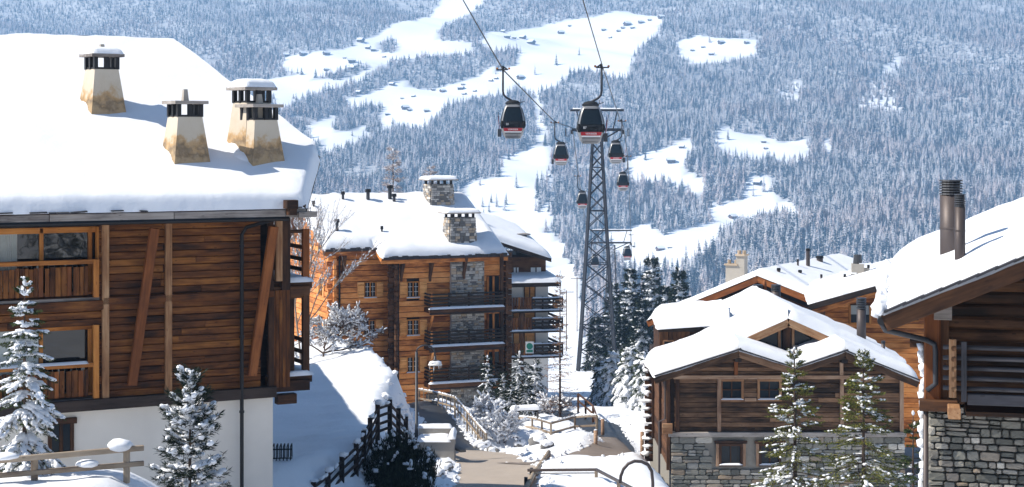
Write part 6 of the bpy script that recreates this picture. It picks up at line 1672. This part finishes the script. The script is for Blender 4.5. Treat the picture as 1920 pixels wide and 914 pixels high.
def conifer(name, base, h, r, seed, label, whorls=16, per=6, nl=.07, nw=.014, twigs=9, npt=16, snow=.8, ss=1.0, mat='needle', droop=.35, up=.35, bottom=.04, power=.8, group='snow-laden conifers', pads=3, cat='tree', lean=0.0, trunk_r=None, ico=ICO2, bare=0.0, top_up=0.6, dust=0.0):
    rg = random.Random(seed); t = empty(name, base, 0, label, cat, group)
    tr = trunk_r or h * .014
    m = MB(); m.tube([(0, 0, -.3), (lean * h * .3, 0, h * .5), (lean * h, 0, h * .995)], [tr, tr * .6, tr * .14], 7); m.build('trunk', M['bark'], t, True)
    nd_, pads_, tw = [], [], []
    br = MB()
    for wi in range(whorls):
        k = bottom + (1 - bottom) * (wi + rg.uniform(-.25, .25)) / whorls
        k = min(max(k, bottom), .985); z = k * h; ax = Vector((lean * z, 0, 0))
        L0 = r * ((1 - k) ** power) * (1.0 if k > bottom + .06 else .85) + .02 * h * (1 - k) ** .3 * .6
        a0 = rg.random() * 6.28; nb = per if k < .8 else max(3, per - 2)
        for b in range(nb):
            k = min(max(bottom + (1 - bottom) * (wi + rg.uniform(-.9, .9)) / whorls, bottom), .985); z = k * h; ax = Vector((lean * z, 0, 0)); L0 = r * ((1 - k) ** power) + .012 * h * (1 - k) ** .3
            a = a0 + 6.283 * b / nb + rg.uniform(-.5, .5); L = L0 * rg.uniform(.66, 1.2); e = up * (k - .35) * 1.7 + rg.uniform(-.12, .12) + (top_up if k > .88 else 0)
            d = Vector((math.cos(a), math.sin(a), 0)); o = Vector((0, 0, z)) + ax
            def pt(q): return o + d * (L * q) + Vector((0, 0, L * (e * q - droop * (1 - k * .7) * q * q + .12 * q ** 4)))
            br.tube([pt(0), pt(.5), pt(1.0)], [tr * .28 * (1 - k * .6), tr * .18 * (1 - k * .6), tr * .05], 4, False)
            if rg.random() < bare: continue
            for j in range(twigs):
                q = .18 + .82 * (j + rg.random()) / twigs; p = pt(min(q, 1)); T = (pt(min(q + .05, 1.05)) - pt(q - .05)).normalized(); S_ = T.cross(Vector((0, 0, 1))).normalized()
                sd = 1 if j % 2 else -1; l = (.34 * L * (1.15 - q) + nl * .9) * rg.uniform(.7, 1.2)
                td = (T * .75 + S_ * sd * rg.uniform(.5, .9) + Vector((0, 0, rg.uniform(-.28, .12)))).normalized()
                if rg.random() < dust * (1.7 if noise.noise(Vector(p) * (2.2 / r) + Vector((seed, 0, 0))) > 0 else .35): pads_.append((p + td * (l * rg.uniform(.3, .8)) + Vector((0, 0, nl * .22)), td, l * rg.uniform(.16, .42) + nl * .2, nl * rg.uniform(.25, .6), nl * rg.uniform(.18, .45)))
                for n_ in range(npt):
                    w = (n_ + rg.random()) / npt; pp = p + td * (l * w); rd = Vector((rg.gauss(0, 1), rg.gauss(0, 1), rg.gauss(0, .8))); nd_.append((*pp, *(td * .9 + rd * .42), nl * rg.uniform(.6, 1.15), nw))
            if rg.random() < snow:
                for q_ in range(pads):
                    q = (q_ + .6 + rg.uniform(-.2, .25)) / pads; q = min(max(q, .18), 1.0); p = pt(q); T = pt(min(q + .1, 1.05)) - pt(q - .1); w = ss * (.08 * r + .17 * L) * rg.uniform(.3, 1.1) * (1.12 - .45 * q); p = p + Vector((rg.gauss(0, .25), rg.gauss(0, .25), rg.gauss(0, .12))) * w
                    pads_.append((p + Vector((0, 0, w * .26)), T, w * rg.uniform(.9, 1.5), w * rg.uniform(.6, .9), w * rg.uniform(.34, .55)))
    if snow > 0: pads_.append((Vector((lean * h, 0, h * .985)), (0, 0, 1), .035 * h * ss, .016 * h * ss, .016 * h * ss))
    tag(br.build('branches', M['bark'], t, True), kind='stuff')
    v, f_ = needles(nd_); tag(link('needles', np_mesh('needles', v, f_), M[mat], t), kind='stuff')
    if pads_:
        v, f_ = blobs(pads_, ico, .28, seed); tag(link('snow_load', np_mesh('snow_load', v, f_, True), M['snow'], t), kind='stuff')
    return t
def gnd(px, d, dz=0.0):
    x = (px - 960) / F * d; return Vector((x, d, h1(x, d) + dz))
def tree_at(px, top_py, d):
    """base on the ground and height so that the tip shows at top_py"""
    b = gnd(px, d); return b, P(px, top_py, d).z - b.z
# near left
b, h = tree_at(46, 522, 38); conifer('young_spruce', b, h, .98, 1, 'young spruce thick with snow in front of the left chalet balconies', 18, 6, .085, .015, 11, 16, .75, .66, 'needle', .7, .3, .05, .75, 'young conifers planted before the chalets', 8, dust=.5)
b, h = tree_at(356, 702, 36); conifer('young_pine', b, h, .98, 2, 'young pine with upswept dark branches before the white plaster wall', 19, 6, .15, .016, 9, 18, .7, .75, 'needle_dark', .15, .9, .10, .62, 'young conifers planted before the chalets', 6, dust=.25)
# near right
b, h = tree_at(1491, 648, 58); conifer('young_spruce', b, h, 2.15, 3, 'slender young spruce with snow before the stone ground floor windows', 24, 6, .11, .018, 11, 16, .30, .34, 'needle_gold', .50, .3, .06, .95, 'young conifers planted before the chalets', 6, dust=.34, ico=ICO1, lean=-.004)
b, h = tree_at(1619, 660, 57); conifer('young_spruce', b, h, 2.3, 4, 'greener young spruce with golden tips before the right gable', 26, 7, .11, .018, 12, 18, .18, .30, 'needle_gold', .45, .3, .06, .85, 'young conifers planted before the chalets', 6, dust=.22, ico=ICO1)
b, h = tree_at(1712, 770, 52); conifer('young_spruce', b, h, 1.0, 5, 'small snowy spruce squeezed between the twin-gabled chalet and the near log chalet', 14, 6, .10, .020, 9, 12, .3, .5, 'needle', .4, .3, .06, .8, 'young conifers planted before the chalets')
# tall spruces behind and beside the pylon
for i, (px, ty, d, r, lb) in enumerate(((1222, 480, 262, 3.7, 'tallest dark spruce beside the pylon, snow on every bough'), (1182, 508, 262, 3.0, 'dark spruce right of the pylon shaft with snow clumps'), (1150, 535, 272, 2.6, 'dark spruce standing behind the right leg of the pylon'),
        (1118, 600, 270, 2.2, 'snowy spruce seen through the lattice of the pylon'), (1274, 506, 250, 2.6, 'lone narrow spruce above the snowy annexe roof'), (1204, 565, 254, 2.6, 'shorter dark spruce in front of the tallest one'), (1246, 540, 256, 2.5, 'snowy spruce between the tallest spruce and the annexe'), (1166, 600, 258, 2.2, 'low dark spruce at the foot of the pylon on its right'))):
    b, h = tree_at(px, ty, d); conifer('spruce_tree', b, h, r, 50 + i, lb, 24, 7, .62, .13, 7, 8, .95, 1.25, 'needle_dark', .5, .25, .02, .85, 'spruces around the pylon', 4, ico=ICO1)
# bent shrubs loaded with snow at the foot of the pylon
for i, (px, ty, d, r, lb) in enumerate(((1128, 680, 134, 1.2, 'leftmost of the drooping snow-loaded shrubs below the pylon'), (1150, 662, 130, 1.35, 'drooping snow-loaded shrub right of the leftmost one below the pylon'), (1180, 655, 127, 1.5, 'largest drooping snow-loaded shrub below the pylon'), (1207, 662, 124, 1.25, 'drooping snow-loaded shrub beside the log ends of the weathered chalet'))):
    b, h = tree_at(px, ty, d); conifer('weeping_shrub', b, h, r, 70 + i, lb, 15, 8, .26, .05, 7, 7, 1.0, 1.25, 'needle', 1.3, .3, .02, .45, 'drooping snow-loaded shrubs', 8, cat='shrub', top_up=.2)
# small laden conifers by the flats
for i, (px, ty, d, r, lb) in enumerate(((914, 668, 121, .8, 'small snow-capped conifer close to the last balcony post'), (944, 700, 117, .75, 'low snow-capped conifer left of the tall thin larch row'), (974, 660, 123, .95, 'tallest of the small snow-capped conifers beside the flats'), (1003, 676, 120, .9, 'small snow-capped conifer in front of the white flats'), (987, 712, 112, .8, 'squat snow-capped conifer before the white flats'), (958, 722, 110, .7, 'lowest snow-capped conifer beside the garden bench'))):
    b, h = tree_at(px, ty, d); conifer('small_conifer', b, max(h, 1.5), r, 90 + i, lb, 12, 6, .22, .045, 6, 7, .9, .95, 'needle_dark', .8, .3, .03, .6, 'small snow-capped conifers by the flats', 5)
# larches
b, h = tree_at(1050, 505, 113); conifer('larch_tree', b, h, 1.6, 110, 'thin brown larch with snowy boughs between the flats and the pylon', 24, 5, .22, .03, 5, 5, .5, .30, 'needle_brown', .1, .2, .03, 1.7, 'larches', 3, trunk_r=.09, bare=.35)
b, h = tree_at(737, 274, 150); conifer('larch_tree', b, h, 3.4, 111, 'frosted bare larch rising behind the roof ridge of the orange flats', 40, 6, .38, .04, 8, 6, .6, .22, 'frost_twig', .05, .1, .02, 1.05, 'larches', 4, trunk_r=.2, top_up=.1)
b, h = tree_at(806, 308, 153); conifer('larch_tree', b, h, 2.2, 112, 'frosted larch tip showing behind the rear stone chimney', 36, 6, .38, .04, 8, 6, .6, .22, 'frost_twig', .05, .1, .02, 1.05, 'larches', 4, trunk_r=.2, top_up=.1)

# young spruces beside the viewpoint: they show as reflections in the panes of the left chalet
for i, (x, y, lb) in enumerate(((8.6, 20.5, 'left one of the snowy spruces mirrored in the left chalet windows'), (11.2, 16.5, 'middle one of the snowy spruces mirrored in the left chalet windows'), (14.5, 14.5, 'right one of the snowy spruces mirrored in the left chalet windows'))):
    o = copy_tree(bpy.data.objects['young_spruce']); o.location = (x, y, h1(x, y)); o.rotation_euler = (0, 0, i * 2.1); o.scale = (1.7, 1.7, 1.5 + .2 * i)
    tag(o, lb, 'tree', 'spruces mirrored in the panes')
def bare_tree(name, base, dirs, seed, label, depth=4, mat='bark_pale', r0=.06, twl=.35, twn=5, snow=.5, ss=.05, group=None, cat='tree', spread=.55, grav=-.05, wig=.15):
    """leafless tree or bush; dirs = (start offset, direction, length) of the stems"""
    rg = random.Random(seed); t = empty(name, base, 0, label, cat, group); st = MB(); nd_, pads_ = [], []
    def grow(p, d, L, r, k):
        n = 4; pts = [p]; q = p; dd = d.normalized()
        for i in range(n):
            dd = (dd + Vector((rg.gauss(0, wig), rg.gauss(0, wig), rg.gauss(0, wig) + grav * (depth - k)))).normalized(); q = q + dd * (L / n); pts.append(q)
            if k > 0 and i > 0:
                for _ in range(2 if rg.random() < .6 else 1):
                    sd = Vector((rg.gauss(0, 1), rg.gauss(0, 1), rg.gauss(0, .6))); grow(q, dd + sd * spread, L * rg.uniform(.42, .68), r * .55, k - 1)
            if k <= 1:
                for _ in range(twn): nd_.append((*q, *(dd + Vector((rg.gauss(0, .6), rg.gauss(0, .6), rg.gauss(0, .5)))), twl * rg.uniform(.4, 1.1), max(.010, twl * .035)))
            if rg.random() < snow: pads_.append((q + Vector((0, 0, ss * .5)), dd, ss * rg.uniform(1.0, 2.6), ss * rg.uniform(.5, 1), ss * rg.uniform(.5, .9)))
        st.tube(pts, [r * (1 - .5 * i / n) for i in range(n + 1)], 5, False)
    for o, d, L in dirs: grow(Vector(o), Vector(d), L, r0, depth - 1)
    tag(st.build('branches', M[mat], t, True), kind='stuff'); v, f_ = needles(nd_); tag(link('twigs', np_mesh('twigs', v, f_), M['frost_twig' if mat == 'bark_pale' else 'twig'], t), kind='stuff')
    if pads_: v, f_ = blobs(pads_, ICO1, .25, seed); tag(link('snow_load', np_mesh('snow_load', v, f_, True), M['snow'], t), kind='stuff')
    return t
b = gnd(572, 97); bare_tree('birch_tree', b, [((0, 0, -.2), (.24, 0, 1), 5.6), ((.1, .2, -.1), (.08, 0, 1), 5.2), ((-.2, 0, 0), (-.06, .1, 1), 4.6)], 5, 'bare leaning birch with snow on its twigs before the sunlit gable', 4, 'bark_pale', .075, .34, 4, .55, .05, spread=.30, grav=.02, wig=.06)
b = gnd(606, 99); bare_tree('bare_bush', b, [((0, 0, 0), (.1, 0, 1), 1.5), ((0, 0, .3), (.9, .1, .5), 1.7), ((0, 0, .2), (-.8, .1, .6), 1.5), ((0, .1, .5), (.6, -.2, .9), 1.4), ((0, .1, .2), (1.2, 0, .25), 1.9)], 6, 'bare snow-dusted bush on top of the snow bank', 4, 'bark', .055, .30, 6, .5, .075, cat='shrub', grav=.0)
b = gnd(655, 103); bare_tree('bare_bush', b, [((0, 0, 0), (.3, 0, .9), 1.5), ((0, 0, .1), (-.6, 0, .8), 1.4), ((0, 0, .1), (.9, 0, .5), 1.2), ((0, 0, 0), (0, .3, 1), 1.3)], 7, 'bare twiggy bush before the lower windows of the orange flats', 4, 'bark', .035, .28, 7, .3, .07, cat='shrub', grav=.0)
for i, (px, d, w, lb) in enumerate(((914, 99, 1.3, 'rounded twiggy bush under snow right of the stair rail'), (945, 97, 1.3, 'rounded twiggy bush under snow beside the gully'), (1038, 117, 1.2, 'brown twiggy bush around the foot of the thin larch'))):
    b = gnd(px, d); bare_tree('bare_bush', b, [((rg_.uniform(-.5, .5), rg_.uniform(-.3, .3), 0), (rg_.uniform(-.8, .8), rg_.uniform(-.3, .3), 1), w * rg_.uniform(.7, 1.0)) for rg_ in [random.Random(i * 9 + 2)] for _ in range(7)], 20 + i, lb, 3, 'bark', .025, .26, 9, .8 if i < 2 else .3, .10, 'twiggy bushes', 'shrub', .6, -.02)
# clipped dark hedge on the corner below the black fence
hb = empty('hedge', gnd(742, 60.5) + Vector((0, 0, .75)), 0, 'dark evergreen hedge with snow patches below the black fence corner', 'hedge')
rgh = random.Random(9); nd_, pads_ = [], []
for _ in range(1700):
    x = rgh.uniform(-1.45, 1.35); y = rgh.uniform(-1.0, .7); top = 1.25 - .72 * abs(x - .1) ** 1.3 - .18 * abs(y) + rgh.uniform(-.2, .1) + (-.62 if y < -.5 else 0)
    z0 = rgh.uniform(-2.2, top)
    for _k in range(13): nd_.append((x + rgh.gauss(0, .07), y + rgh.gauss(0, .07), z0 + rgh.gauss(0, .08), rgh.gauss(0, .28), rgh.gauss(0, .28) - .15, 1, rgh.uniform(.12, .26), .035))
    if z0 > top - .2 and rgh.random() < .28 or rgh.random() < .014: pads_.append((Vector((x, y - .05, z0 + .2)), (rgh.gauss(0, 1), rgh.gauss(0, .5), rgh.gauss(0, .4)), rgh.uniform(.05, .16), rgh.uniform(.03, .09), rgh.uniform(.03, .08)))
v, f_ = needles(nd_); tag(link('foliage', np_mesh('foliage', v, f_), M['needle_dark'], hb), kind='stuff'); v, f_ = blobs(pads_, ICO2, .3, 9); tag(link('snow_load', np_mesh('snow_load', v, f_, True), M['snow'], hb), kind='stuff')
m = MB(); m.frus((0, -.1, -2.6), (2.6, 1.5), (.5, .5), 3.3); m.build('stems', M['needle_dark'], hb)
# ------------------------------------------------------------------ fences, rails, lamp and other small things
rgT = random.Random(77)
def snow_cap(parent, c, w, h, seed, name='snow_cap'):
    v, f_ = blobs([(c, (1, .2, 0), w, w * .85, h)], ICO2, .14, seed); return link(name, np_mesh(name, v, f_, True), M['snow'], parent)
# black post-and-rail fence along the bank
fp = [(588, 905, 57.0), (615, 884, 57.8), (641, 856, 58.7), (668, 831, 59.7), (682, 808, 60.6), (694, 784, 61.4), (708, 758, 62.2), (731, 750, 62.8), (747, 766, 63.8), (761, 782, 64.8)]
fn = empty('timber_fence', P(731, 813, 62.8), 0, 'black timber post-and-rail fence climbing the edge of the snow bank', 'fence')
tops = [P(*p) for p in fp]; o = fn.location
for i, p in enumerate(tops):
    p = p - o; beam('post', fn, M['wood_fence'], p + Vector((0, 0, -1.5)), p, .17, .17, up=(0, 1, 0), ch=.03)
    snow_cap(fn, p + Vector((.03, 0, .06)), .14 if i in (0, 1, 2, 3, 6) else .09, .12 if i in (1, 2, 3, 6) else .05, i)
for a, b in zip(tops[:-1], tops[1:]):
    a, b = a - o, b - o
    for dz in (-.16, -.45, -.74, -1.0):
        beam('rail', fn, M['wood_fence'], a + Vector((0, -.08, dz)), b + Vector((0, -.08, dz)), .06, .10)
    v, f_ = blobs([(a.lerp(b, q) + Vector((0, -.06, -.07 + rgT.uniform(-.3, 0) * (rgT.random() < .4))), b - a, .16, .07, .06) for q in (.3, .6, .85) if rgT.random() < .75] or [(a, b - a, .05, .03, .03)], ICO2, .25, int(a.x * 10)); tag(link('rail_snow', np_mesh('rail_snow', v, f_, True), M['snow'], fn), kind='stuff')

# street lamp
lb = gnd(781, 79); lm = empty('street_lamp', lb, 0, 'slim street lamp with a snow-topped shade beside the footpath', 'lamp')
ppm = F / 79; hl = (P(781, 660, 79).z - lb.z)
m = MB(); m.tube([(0, 0, -.2), (0, 0, 1.0), (0, 0, 1.01), (0, 0, hl)], [.09, .085, .07, .06], 10); m.build('post', M['metal_dark'], lm, True)
pts = [(0, 0, hl - .05)] + [(.41 - .41 * math.cos(R(q)), 0, hl + .30 * math.sin(R(q))) for q in range(10, 175, 15)] + [(.84, 0, hl - .02), (.86, 0, hl - .22)]
m = MB(); m.tube(pts, .038, 8); m.build('arm', M['metal_dark'], lm, True)
m = MB(); m.tube([(.86, 0, hl - .18), (.86, 0, hl - .36), (.86, 0, hl - .42)], [.05, .07, .12], 12); m.build('socket', M['metal_dark'], lm, True)
m = MB(); m.tube([(.86, 0, hl - .40), (.86, 0, hl - .46), (.86, 0, hl - .56), (.86, 0, hl - .62)], [.08, .20, .31, .33], 18); m.build('lamp_shade', M['white_paint'], lm, True)
snow_cap(lm, Vector((.86, 0, hl - .50)), .30, .10, 3)
for q in range(7):
    a = q * .9; m = MB(); m.tube([(.86 + .27 * math.cos(a), .27 * math.sin(a), hl - .61), (.86 + .27 * math.cos(a), .27 * math.sin(a), hl - .76 - .08 * (q % 3))], [.022, .004], 6); m.build('icicle', M['cab_white'], lm, True)

# rail along the stair path below the flats
def rail_fence(name, label, pts, mat, hgt, rails, post=.12, rail=(.07, .12), sink=.35, snow=True, between=0, parent_mat=None, on_ground=True, post_mat=None):
    ps = [Vector(p) for p in pts]; c = ps[0].copy(); fnc = empty(name, c, 0, label, 'fence'); L = []
    for i, p in enumerate(ps):
        p = p - c; L.append(p); beam('post', fnc, post_mat or mat, p + Vector((0, 0, -sink)), p + Vector((0, 0, hgt)), post, post, up=(0, 1, 0), ch=.02)
    for k, (a, b) in enumerate(zip(L[:-1], L[1:])):
        for r_ in rails: beam('rail', fnc, mat, a + Vector((0, -.02, hgt * r_)), b + Vector((0, -.02, hgt * r_)), rail[0], rail[1])
        for j in range(between):
            q = (j + 1) / (between + 1); p = a.lerp(b, q); beam('baluster', fnc, mat, p + Vector((0, 0, .1)), p + Vector((0, 0, hgt)), .06, .06, up=(0, 1, 0))
        if snow:
            n = max(2, int((b - a).length / .22)); its = [(a.lerp(b, (j + rgT.random() * .6) / n) + Vector((0, -.02, hgt * rails[-1] + rail[1] * .5 + .02)), b - a, .17, rail[0] * rgT.uniform(.6, 1.0), rgT.uniform(.03, .08)) for j in range(n) if rgT.random() < .8]
            if its: v, f_ = blobs(its, ICO1, .2, k); tag(link('rail_snow', np_mesh('rail_snow', v, f_, True), M['snow'], fnc), kind='stuff')
    return fnc
def top_pts(lst, hgt): return [P(px, py, d) - Vector((0, 0, hgt)) for px, py, d in lst]
rail_fence('stair_rail', 'pale timber handrail with balusters descending beside the shaded stair path', top_pts([(786, 731, 108), (822, 738, 103), (853, 746, 99.5), (876, 772, 96), (896, 797, 92.5), (912, 815, 90)], 1.0), M['wood_rail'], 1.0, (.45, 1.0), .11, (.07, .11), .8, True, 3)
# rail fence beyond the snow heap
rail_fence('timber_fence', 'low timber rail fence with snow on its rails behind the snow heap', top_pts([(974, 783, 103), (998, 784, 101), (1016, 789, 99), (1033, 794, 96), (1078, 782, 98), (1119, 780, 97)], .85), M['wood_rail'], .85, (.35, 1.0), .12, (.07, .12), .5, True)
rail_fence('timber_fence', 'dark timber rail fence beside the shaded curve of the far path', top_pts([(1084, 739, 118), (1098, 750, 114), (1112, 762, 109), (1119, 781, 97.6)], .8), M['wood_brown'], .8, (.4, 1.0), .14, (.08, .12), .5, False)
# timber parapet of the foot bridge at the bottom
pp = [P(1029, 848, 76), P(1020, 862, 73.5), P(1011, 874, 71), P(1001, 888, 68), P(991, 906, 64.5), P(981, 926, 61)]
br_ = empty('bridge_parapet', pp[3], 0, 'weathered round-post timber parapet at the right of the footpath', 'fence')
for i, (a, b) in enumerate(zip(pp[:-1], pp[1:])):
    a, b = a - pp[3], b - pp[3]
    m = MB(); m.tube([a, b], .095, 10); m.build('rail_log', M['wood_rail'], br_, True)
    n = max(2, int((b - a).length / .42))
    for j in range(n):
        p = a.lerp(b, j / n); m = MB(); m.tube([p + Vector((0, .06, -1.05)), p + Vector((0, .06, -.05))], .085, 9); m.build('post', M['wood_old_trim'], br_, True)
for i in (3, 4): m = MB(); p = pp[i] - pp[3]; m.tube([p + Vector((-.1, 0, -.1)), p + Vector((-.1, 0, .22))], .07, 9); m.build('knob', M['metal_black'], br_, True)
# metal handrail and hoop
h0 = [P(990, 882, 68), P(1118, 881, 66), P(1160, 903, 62), P(1196, 922, 58)]
hr = empty('metal_handrail', h0[0], 0, 'brown metal handrail running right from the timber parapet', 'handrail')
for a, b in zip(h0[:-1], h0[1:]): beam('rail', hr, M['pipe_rust'], a - h0[0], b - h0[0], .09, .11)
beam('rail', hr, M['steel_pale'], h0[0] - h0[0] + Vector((0, .05, -.14)), h0[1] - h0[0] + Vector((0, .05, -.14)), .05, .05)
for q in (h0[1], h0[2], h0[3]): beam('post', hr, M['wood_rail'], q - h0[0] + Vector((0, .03, -1.1)), q - h0[0] + Vector((0, .03, -.05)), .13, .10, up=(0, 1, 0))
hp_ = P(1185, 905, 60); ho_ = empty('metal_hoop', hp_, 0, 'arched brown metal hoop rail at the snow-covered steps', 'handrail')
pts = [P(1163, 906, 60), P(1164, 893, 60), P(1169, 880, 60), P(1178, 870, 60), P(1190, 865, 60), P(1203, 866, 60), P(1215, 872, 60), P(1222, 884, 60), P(1224, 905, 60), P(1224, 930, 60)]
m = MB(); m.tube([p - hp_ for p in pts], .058, 10); m.build('hoop', M['pipe_rust'], ho_, True)
# bollards by the far path
for (px, pt_, d, lb_) in ((1117, 828, 83, 'short pale wooden bollard in the snow heap edge'), (1130, 786, 96, 'short wooden bollard at the fence end by the far path'), (1204, 810, 88, 'short wooden bollard beside the log ends of the weathered chalet')):
    g_ = gnd(px, d); hgt = P(px, pt_, d).z - g_.z; bo = empty('bollard', g_, 0, lb_, 'bollard', 'bollards by the far path')
    m = MB(); m.tube([(0, 0, -.3), (0, 0, max(hgt, .7))], .10, 10); m.build('shaft', M['wood_old_trim'], bo, True); snow_cap(bo, Vector((0, 0, max(hgt, .7) + .02)), .09, .04, int(px))
# concrete planter and stair wall beside the path
c = gnd(822, 77.5); pl_ = empty('planter', c, 0, 'low concrete stair wall and trough half buried in snow beside the path', 'planter')
for nm, (x0, x1, y0, y1, z0, z1) in (('wall', (-.95, .55, -.9, -.72, -.6, .85)), ('wall', (.55, .75, -.9, 1.2, -.6, .98)), ('wall', (-.95, .55, .95, 1.15, -.6, 1.15))):
    m = MB(); m.b2(x0, x1, y0, y1, z0, z1); m.build(nm, M['concrete'], pl_)
    snow_on('snow_cover', pl_, [(x0 - .03, y0 - .03, z1), (x1 + .03, y0 - .03, z1), (x1 + .03, y1 + .03, z1), (x0 - .03, y1 + .03, z1)], .16, rr=.14, step=.16, out=.03, amp=.06)
snow_on('snow_fill', pl_, [(-.95, -.72, .45), (.55, -.72, .45), (.55, .95, .75), (-.95, .95, .75)], .2, rr=.3, step=.25, amp=.1)
a, b = P(793, 808, 82) - c, P(868, 846, 77) - c
beam('stone_step', pl_, M['st3'], a, b, .3, .12)
# snow-capped rocks along the path and in the gully
rocks = [(792, 905, .75, 'snow-capped rock at the foot of the dark hedge'), (818, 893, .6, 'snow-capped rock below the concrete trough'), (836, 880, .45, 'small snow-capped rock at the corner of the concrete trough'), (905, 842, .8, 'dark snow-capped rock at the lower end of the stair rail'), (975, 838, .7, 'snow-capped rock at the left of the gully'), (1008, 832, .8, 'dark snow-capped rock in the gully by the fence'), (1024, 838, .55, 'small snow-capped rock in the gully next to the parapet'), (925, 850, .5, 'low snow-capped rock at the end of the paving'), (778, 880, .6, 'snow-capped rock between the hedge and the lamp')]
for i, (px, py, s_, lb_) in enumerate(rocks):
    g_ = ground_at(px, py, 55, 130); rk = empty('rock', g_, rgT.random() * 3, lb_, 'rock', 'snow-capped rocks by the path')
    v, f_ = blobs([((0, 0, .05), (1, .3, .2), .62 * s_, .48 * s_, .46 * s_)], ICO3, .30, 30 + i); link('rock_face', np_mesh('rock_face', v, f_, False), M['st3'], rk)
    v, f_ = blobs([((0, 0, .30 * s_), (1, .2, 0), .58 * s_, .50 * s_, .30 * s_), ((-.2 * s_, -.1, .22 * s_), (1, .2, 0), .36 * s_, .4 * s_, .24 * s_)], ICO3, .16, 40 + i); link('snow_cap', np_mesh('snow_cap', v, f_, True), M['snow'], rk)
# garden bench and table buried in snow beside the flats
c = gnd(985, 108); gb = empty('garden_table', c, .2, 'dark wooden garden table under a slab of snow by the small conifers', 'table')
beam('table_top', gb, M['wood_black'], (-.9, 0, .72), (.9, 0, .72), .8, .08)
for sx in (-.75, .75):
    for sy in (-.3, .3): beam('leg', gb, M['wood_black'], (sx, sy, -.2), (sx, sy, .69), .09, .09, up=(0, 1, 0))
snow_on('snow_cover', gb, [(-.9, -.4, .76), (.9, -.4, .76), (.9, .4, .76), (-.9, .4, .76)], .22, rr=.2, step=.15, out=.04)
# green sign board on the white flats' terrace
c = P(993, 652, 146); sg_ = empty('sign_board', c, 0, 'small green and white sign board hanging under the white flats', 'sign')
m = MB(); m.box((0, 0, 0), (.7, .06, 1.0)); m.build('board', M['cab_white'], sg_); M['sign_green'] = plain('sign_green', (0.03, 0.22, 0.16), .5); m = MB(); m.tube([(0, -.05, .12), (0, -.03, .12)], .27, 20); m.build('emblem', M['sign_green'], sg_); m = MB(); m.box((0, -.04, -.3), (.55, .02, .2)); m.build('strip', M['sign_green'], sg_)
for sx in (-.3, .3): beam('hanger', sg_, M['metal_black'], (sx, 0, .48), (sx, 0, 1.0), .03, .03, up=(0, 1, 0), ch=0)
# rail before the near left mound
c = P(235, 850, 37.5); rf_ = empty('rail_fence', c, 0, 'pale two-rail timber fence with a pillow of snow in the left foreground', 'fence')
l0, l1 = P(-60, 869, 36.2) - c, P(269, 840, 37.8) - c; k0, k1 = P(-60, 897, 36.2) - c, P(269, 869, 37.8) - c
beam('rail', rf_, M['wood_rail'], l0, l1, .09, .12); beam('rail', rf_, M['wood_rail'], k0, k1, .09, .11)
for px in (235, 60): 
    q = (px + 60) / 329; p = l0.lerp(l1, q); beam('post', rf_, M['wood_rail'], p + Vector((0, .06, -.75)), p + Vector((0, .06, -.02)), .13, .12, up=(0, 1, 0))
for px, w_, h_, up_ in ((223, .30, .14, .10), (160, .24, .09, -.24), (5, .3, .08, .08)):
    q = (px + 60) / 329; p = l0.lerp(l1, q); snow_cap(rf_, p + Vector((0, 0, up_)), w_, h_, px)
# rack of bicycle stands in the shade beside the left chalet
c = ground_at(528, 866, 46, 75); bk = empty('bicycle_rack', c, .1, 'black metal rack in the shade at the corner of the left chalet', 'rack')
for k in range(6):
    x = -.3 + k * .12; m = MB(); m.tube([(x, 0, -.1), (x, 0, .5), (x + .03, .3, .55), (x + .03, .6, .5), (x + .03, .6, -.1)], .022, 6); m.build('hoop', M['metal_black'], bk, True)
for z in (.12, .42): beam('rail', bk, M['metal_black'], (-.35, -.02, z), (.36, -.02, z), .03, .04, ch=0)
# line poles in the valley meadow
for (px, py, d, h_, lb_) in ((1062, 545, 420, 9, 'thin utility pole with crossarm in the snow left of the pylon'), (1082, 520, 470, 9, 'second thin utility pole with crossarm further down the slope')):
    p = P(px, py, d); up_ = empty('utility_pole', p - Vector((0, 0, h_)), 0, lb_, 'pole', 'utility poles'); m = MB(); m.tube([(0, 0, -6), (0, 0, h_)], .12, 6); m.build('shaft', M['wood_brown'], up_); beam('crossarm', up_, M['wood_brown'], (-1.8, 0, h_ - .4), (1.8, 0, h_ - .4), .14, .14)
    for q in (-1.6, 0, 1.6): m = MB(); m.tube([(q, 0, h_ - .35), (q, 0, h_ - .05)], .07, 6); m.build('insulator', M['white_paint'], up_)

# clods of snow thrown up along the cleared paths and rolled down the bank
rgc = np.random.RandomState(4); its = []
for pts, w in PATHS:
    for _ in range(420):
        k = rgc.randint(0, len(pts) - 1); a, b = Vector(pts[k]), Vector(pts[k + 1]); d = (b - a).normalized(); q = a.lerp(b, rgc.rand()); sd = 1 if rgc.rand() < .5 else -1; q = q + Vector((-d.y, d.x)) * sd * (w / 2 + abs(rgc.randn()) * .35)
        if 50 < q.y < 125:
            s_ = .03 + .07 * rgc.rand() ** 2; its.append(((q.x, q.y, h1(q.x, q.y) + s_ * .3), (rgc.randn(), rgc.randn(), 0), s_ * 1.3, s_, s_ * .8))
for _ in range(260):
    y = rgc.uniform(60, 112); x = float(np.interp(y, _BY, _BX)) + rgc.randn() * .5 - .2; s_ = .05 + .13 * rgc.rand() ** 2; its.append(((x, y, h1(x, y) + s_ * .3), (rgc.randn(), rgc.randn(), 0), s_ * 1.3, s_, s_ * .9))
v, f_ = blobs(its, ICO1, .3, 8); tag(link('snow_clods', np_mesh('snow_clods', v, f_, True), M['snow']), 'loose clods of snow along the cleared paths and the bank', None, None, 'stuff')
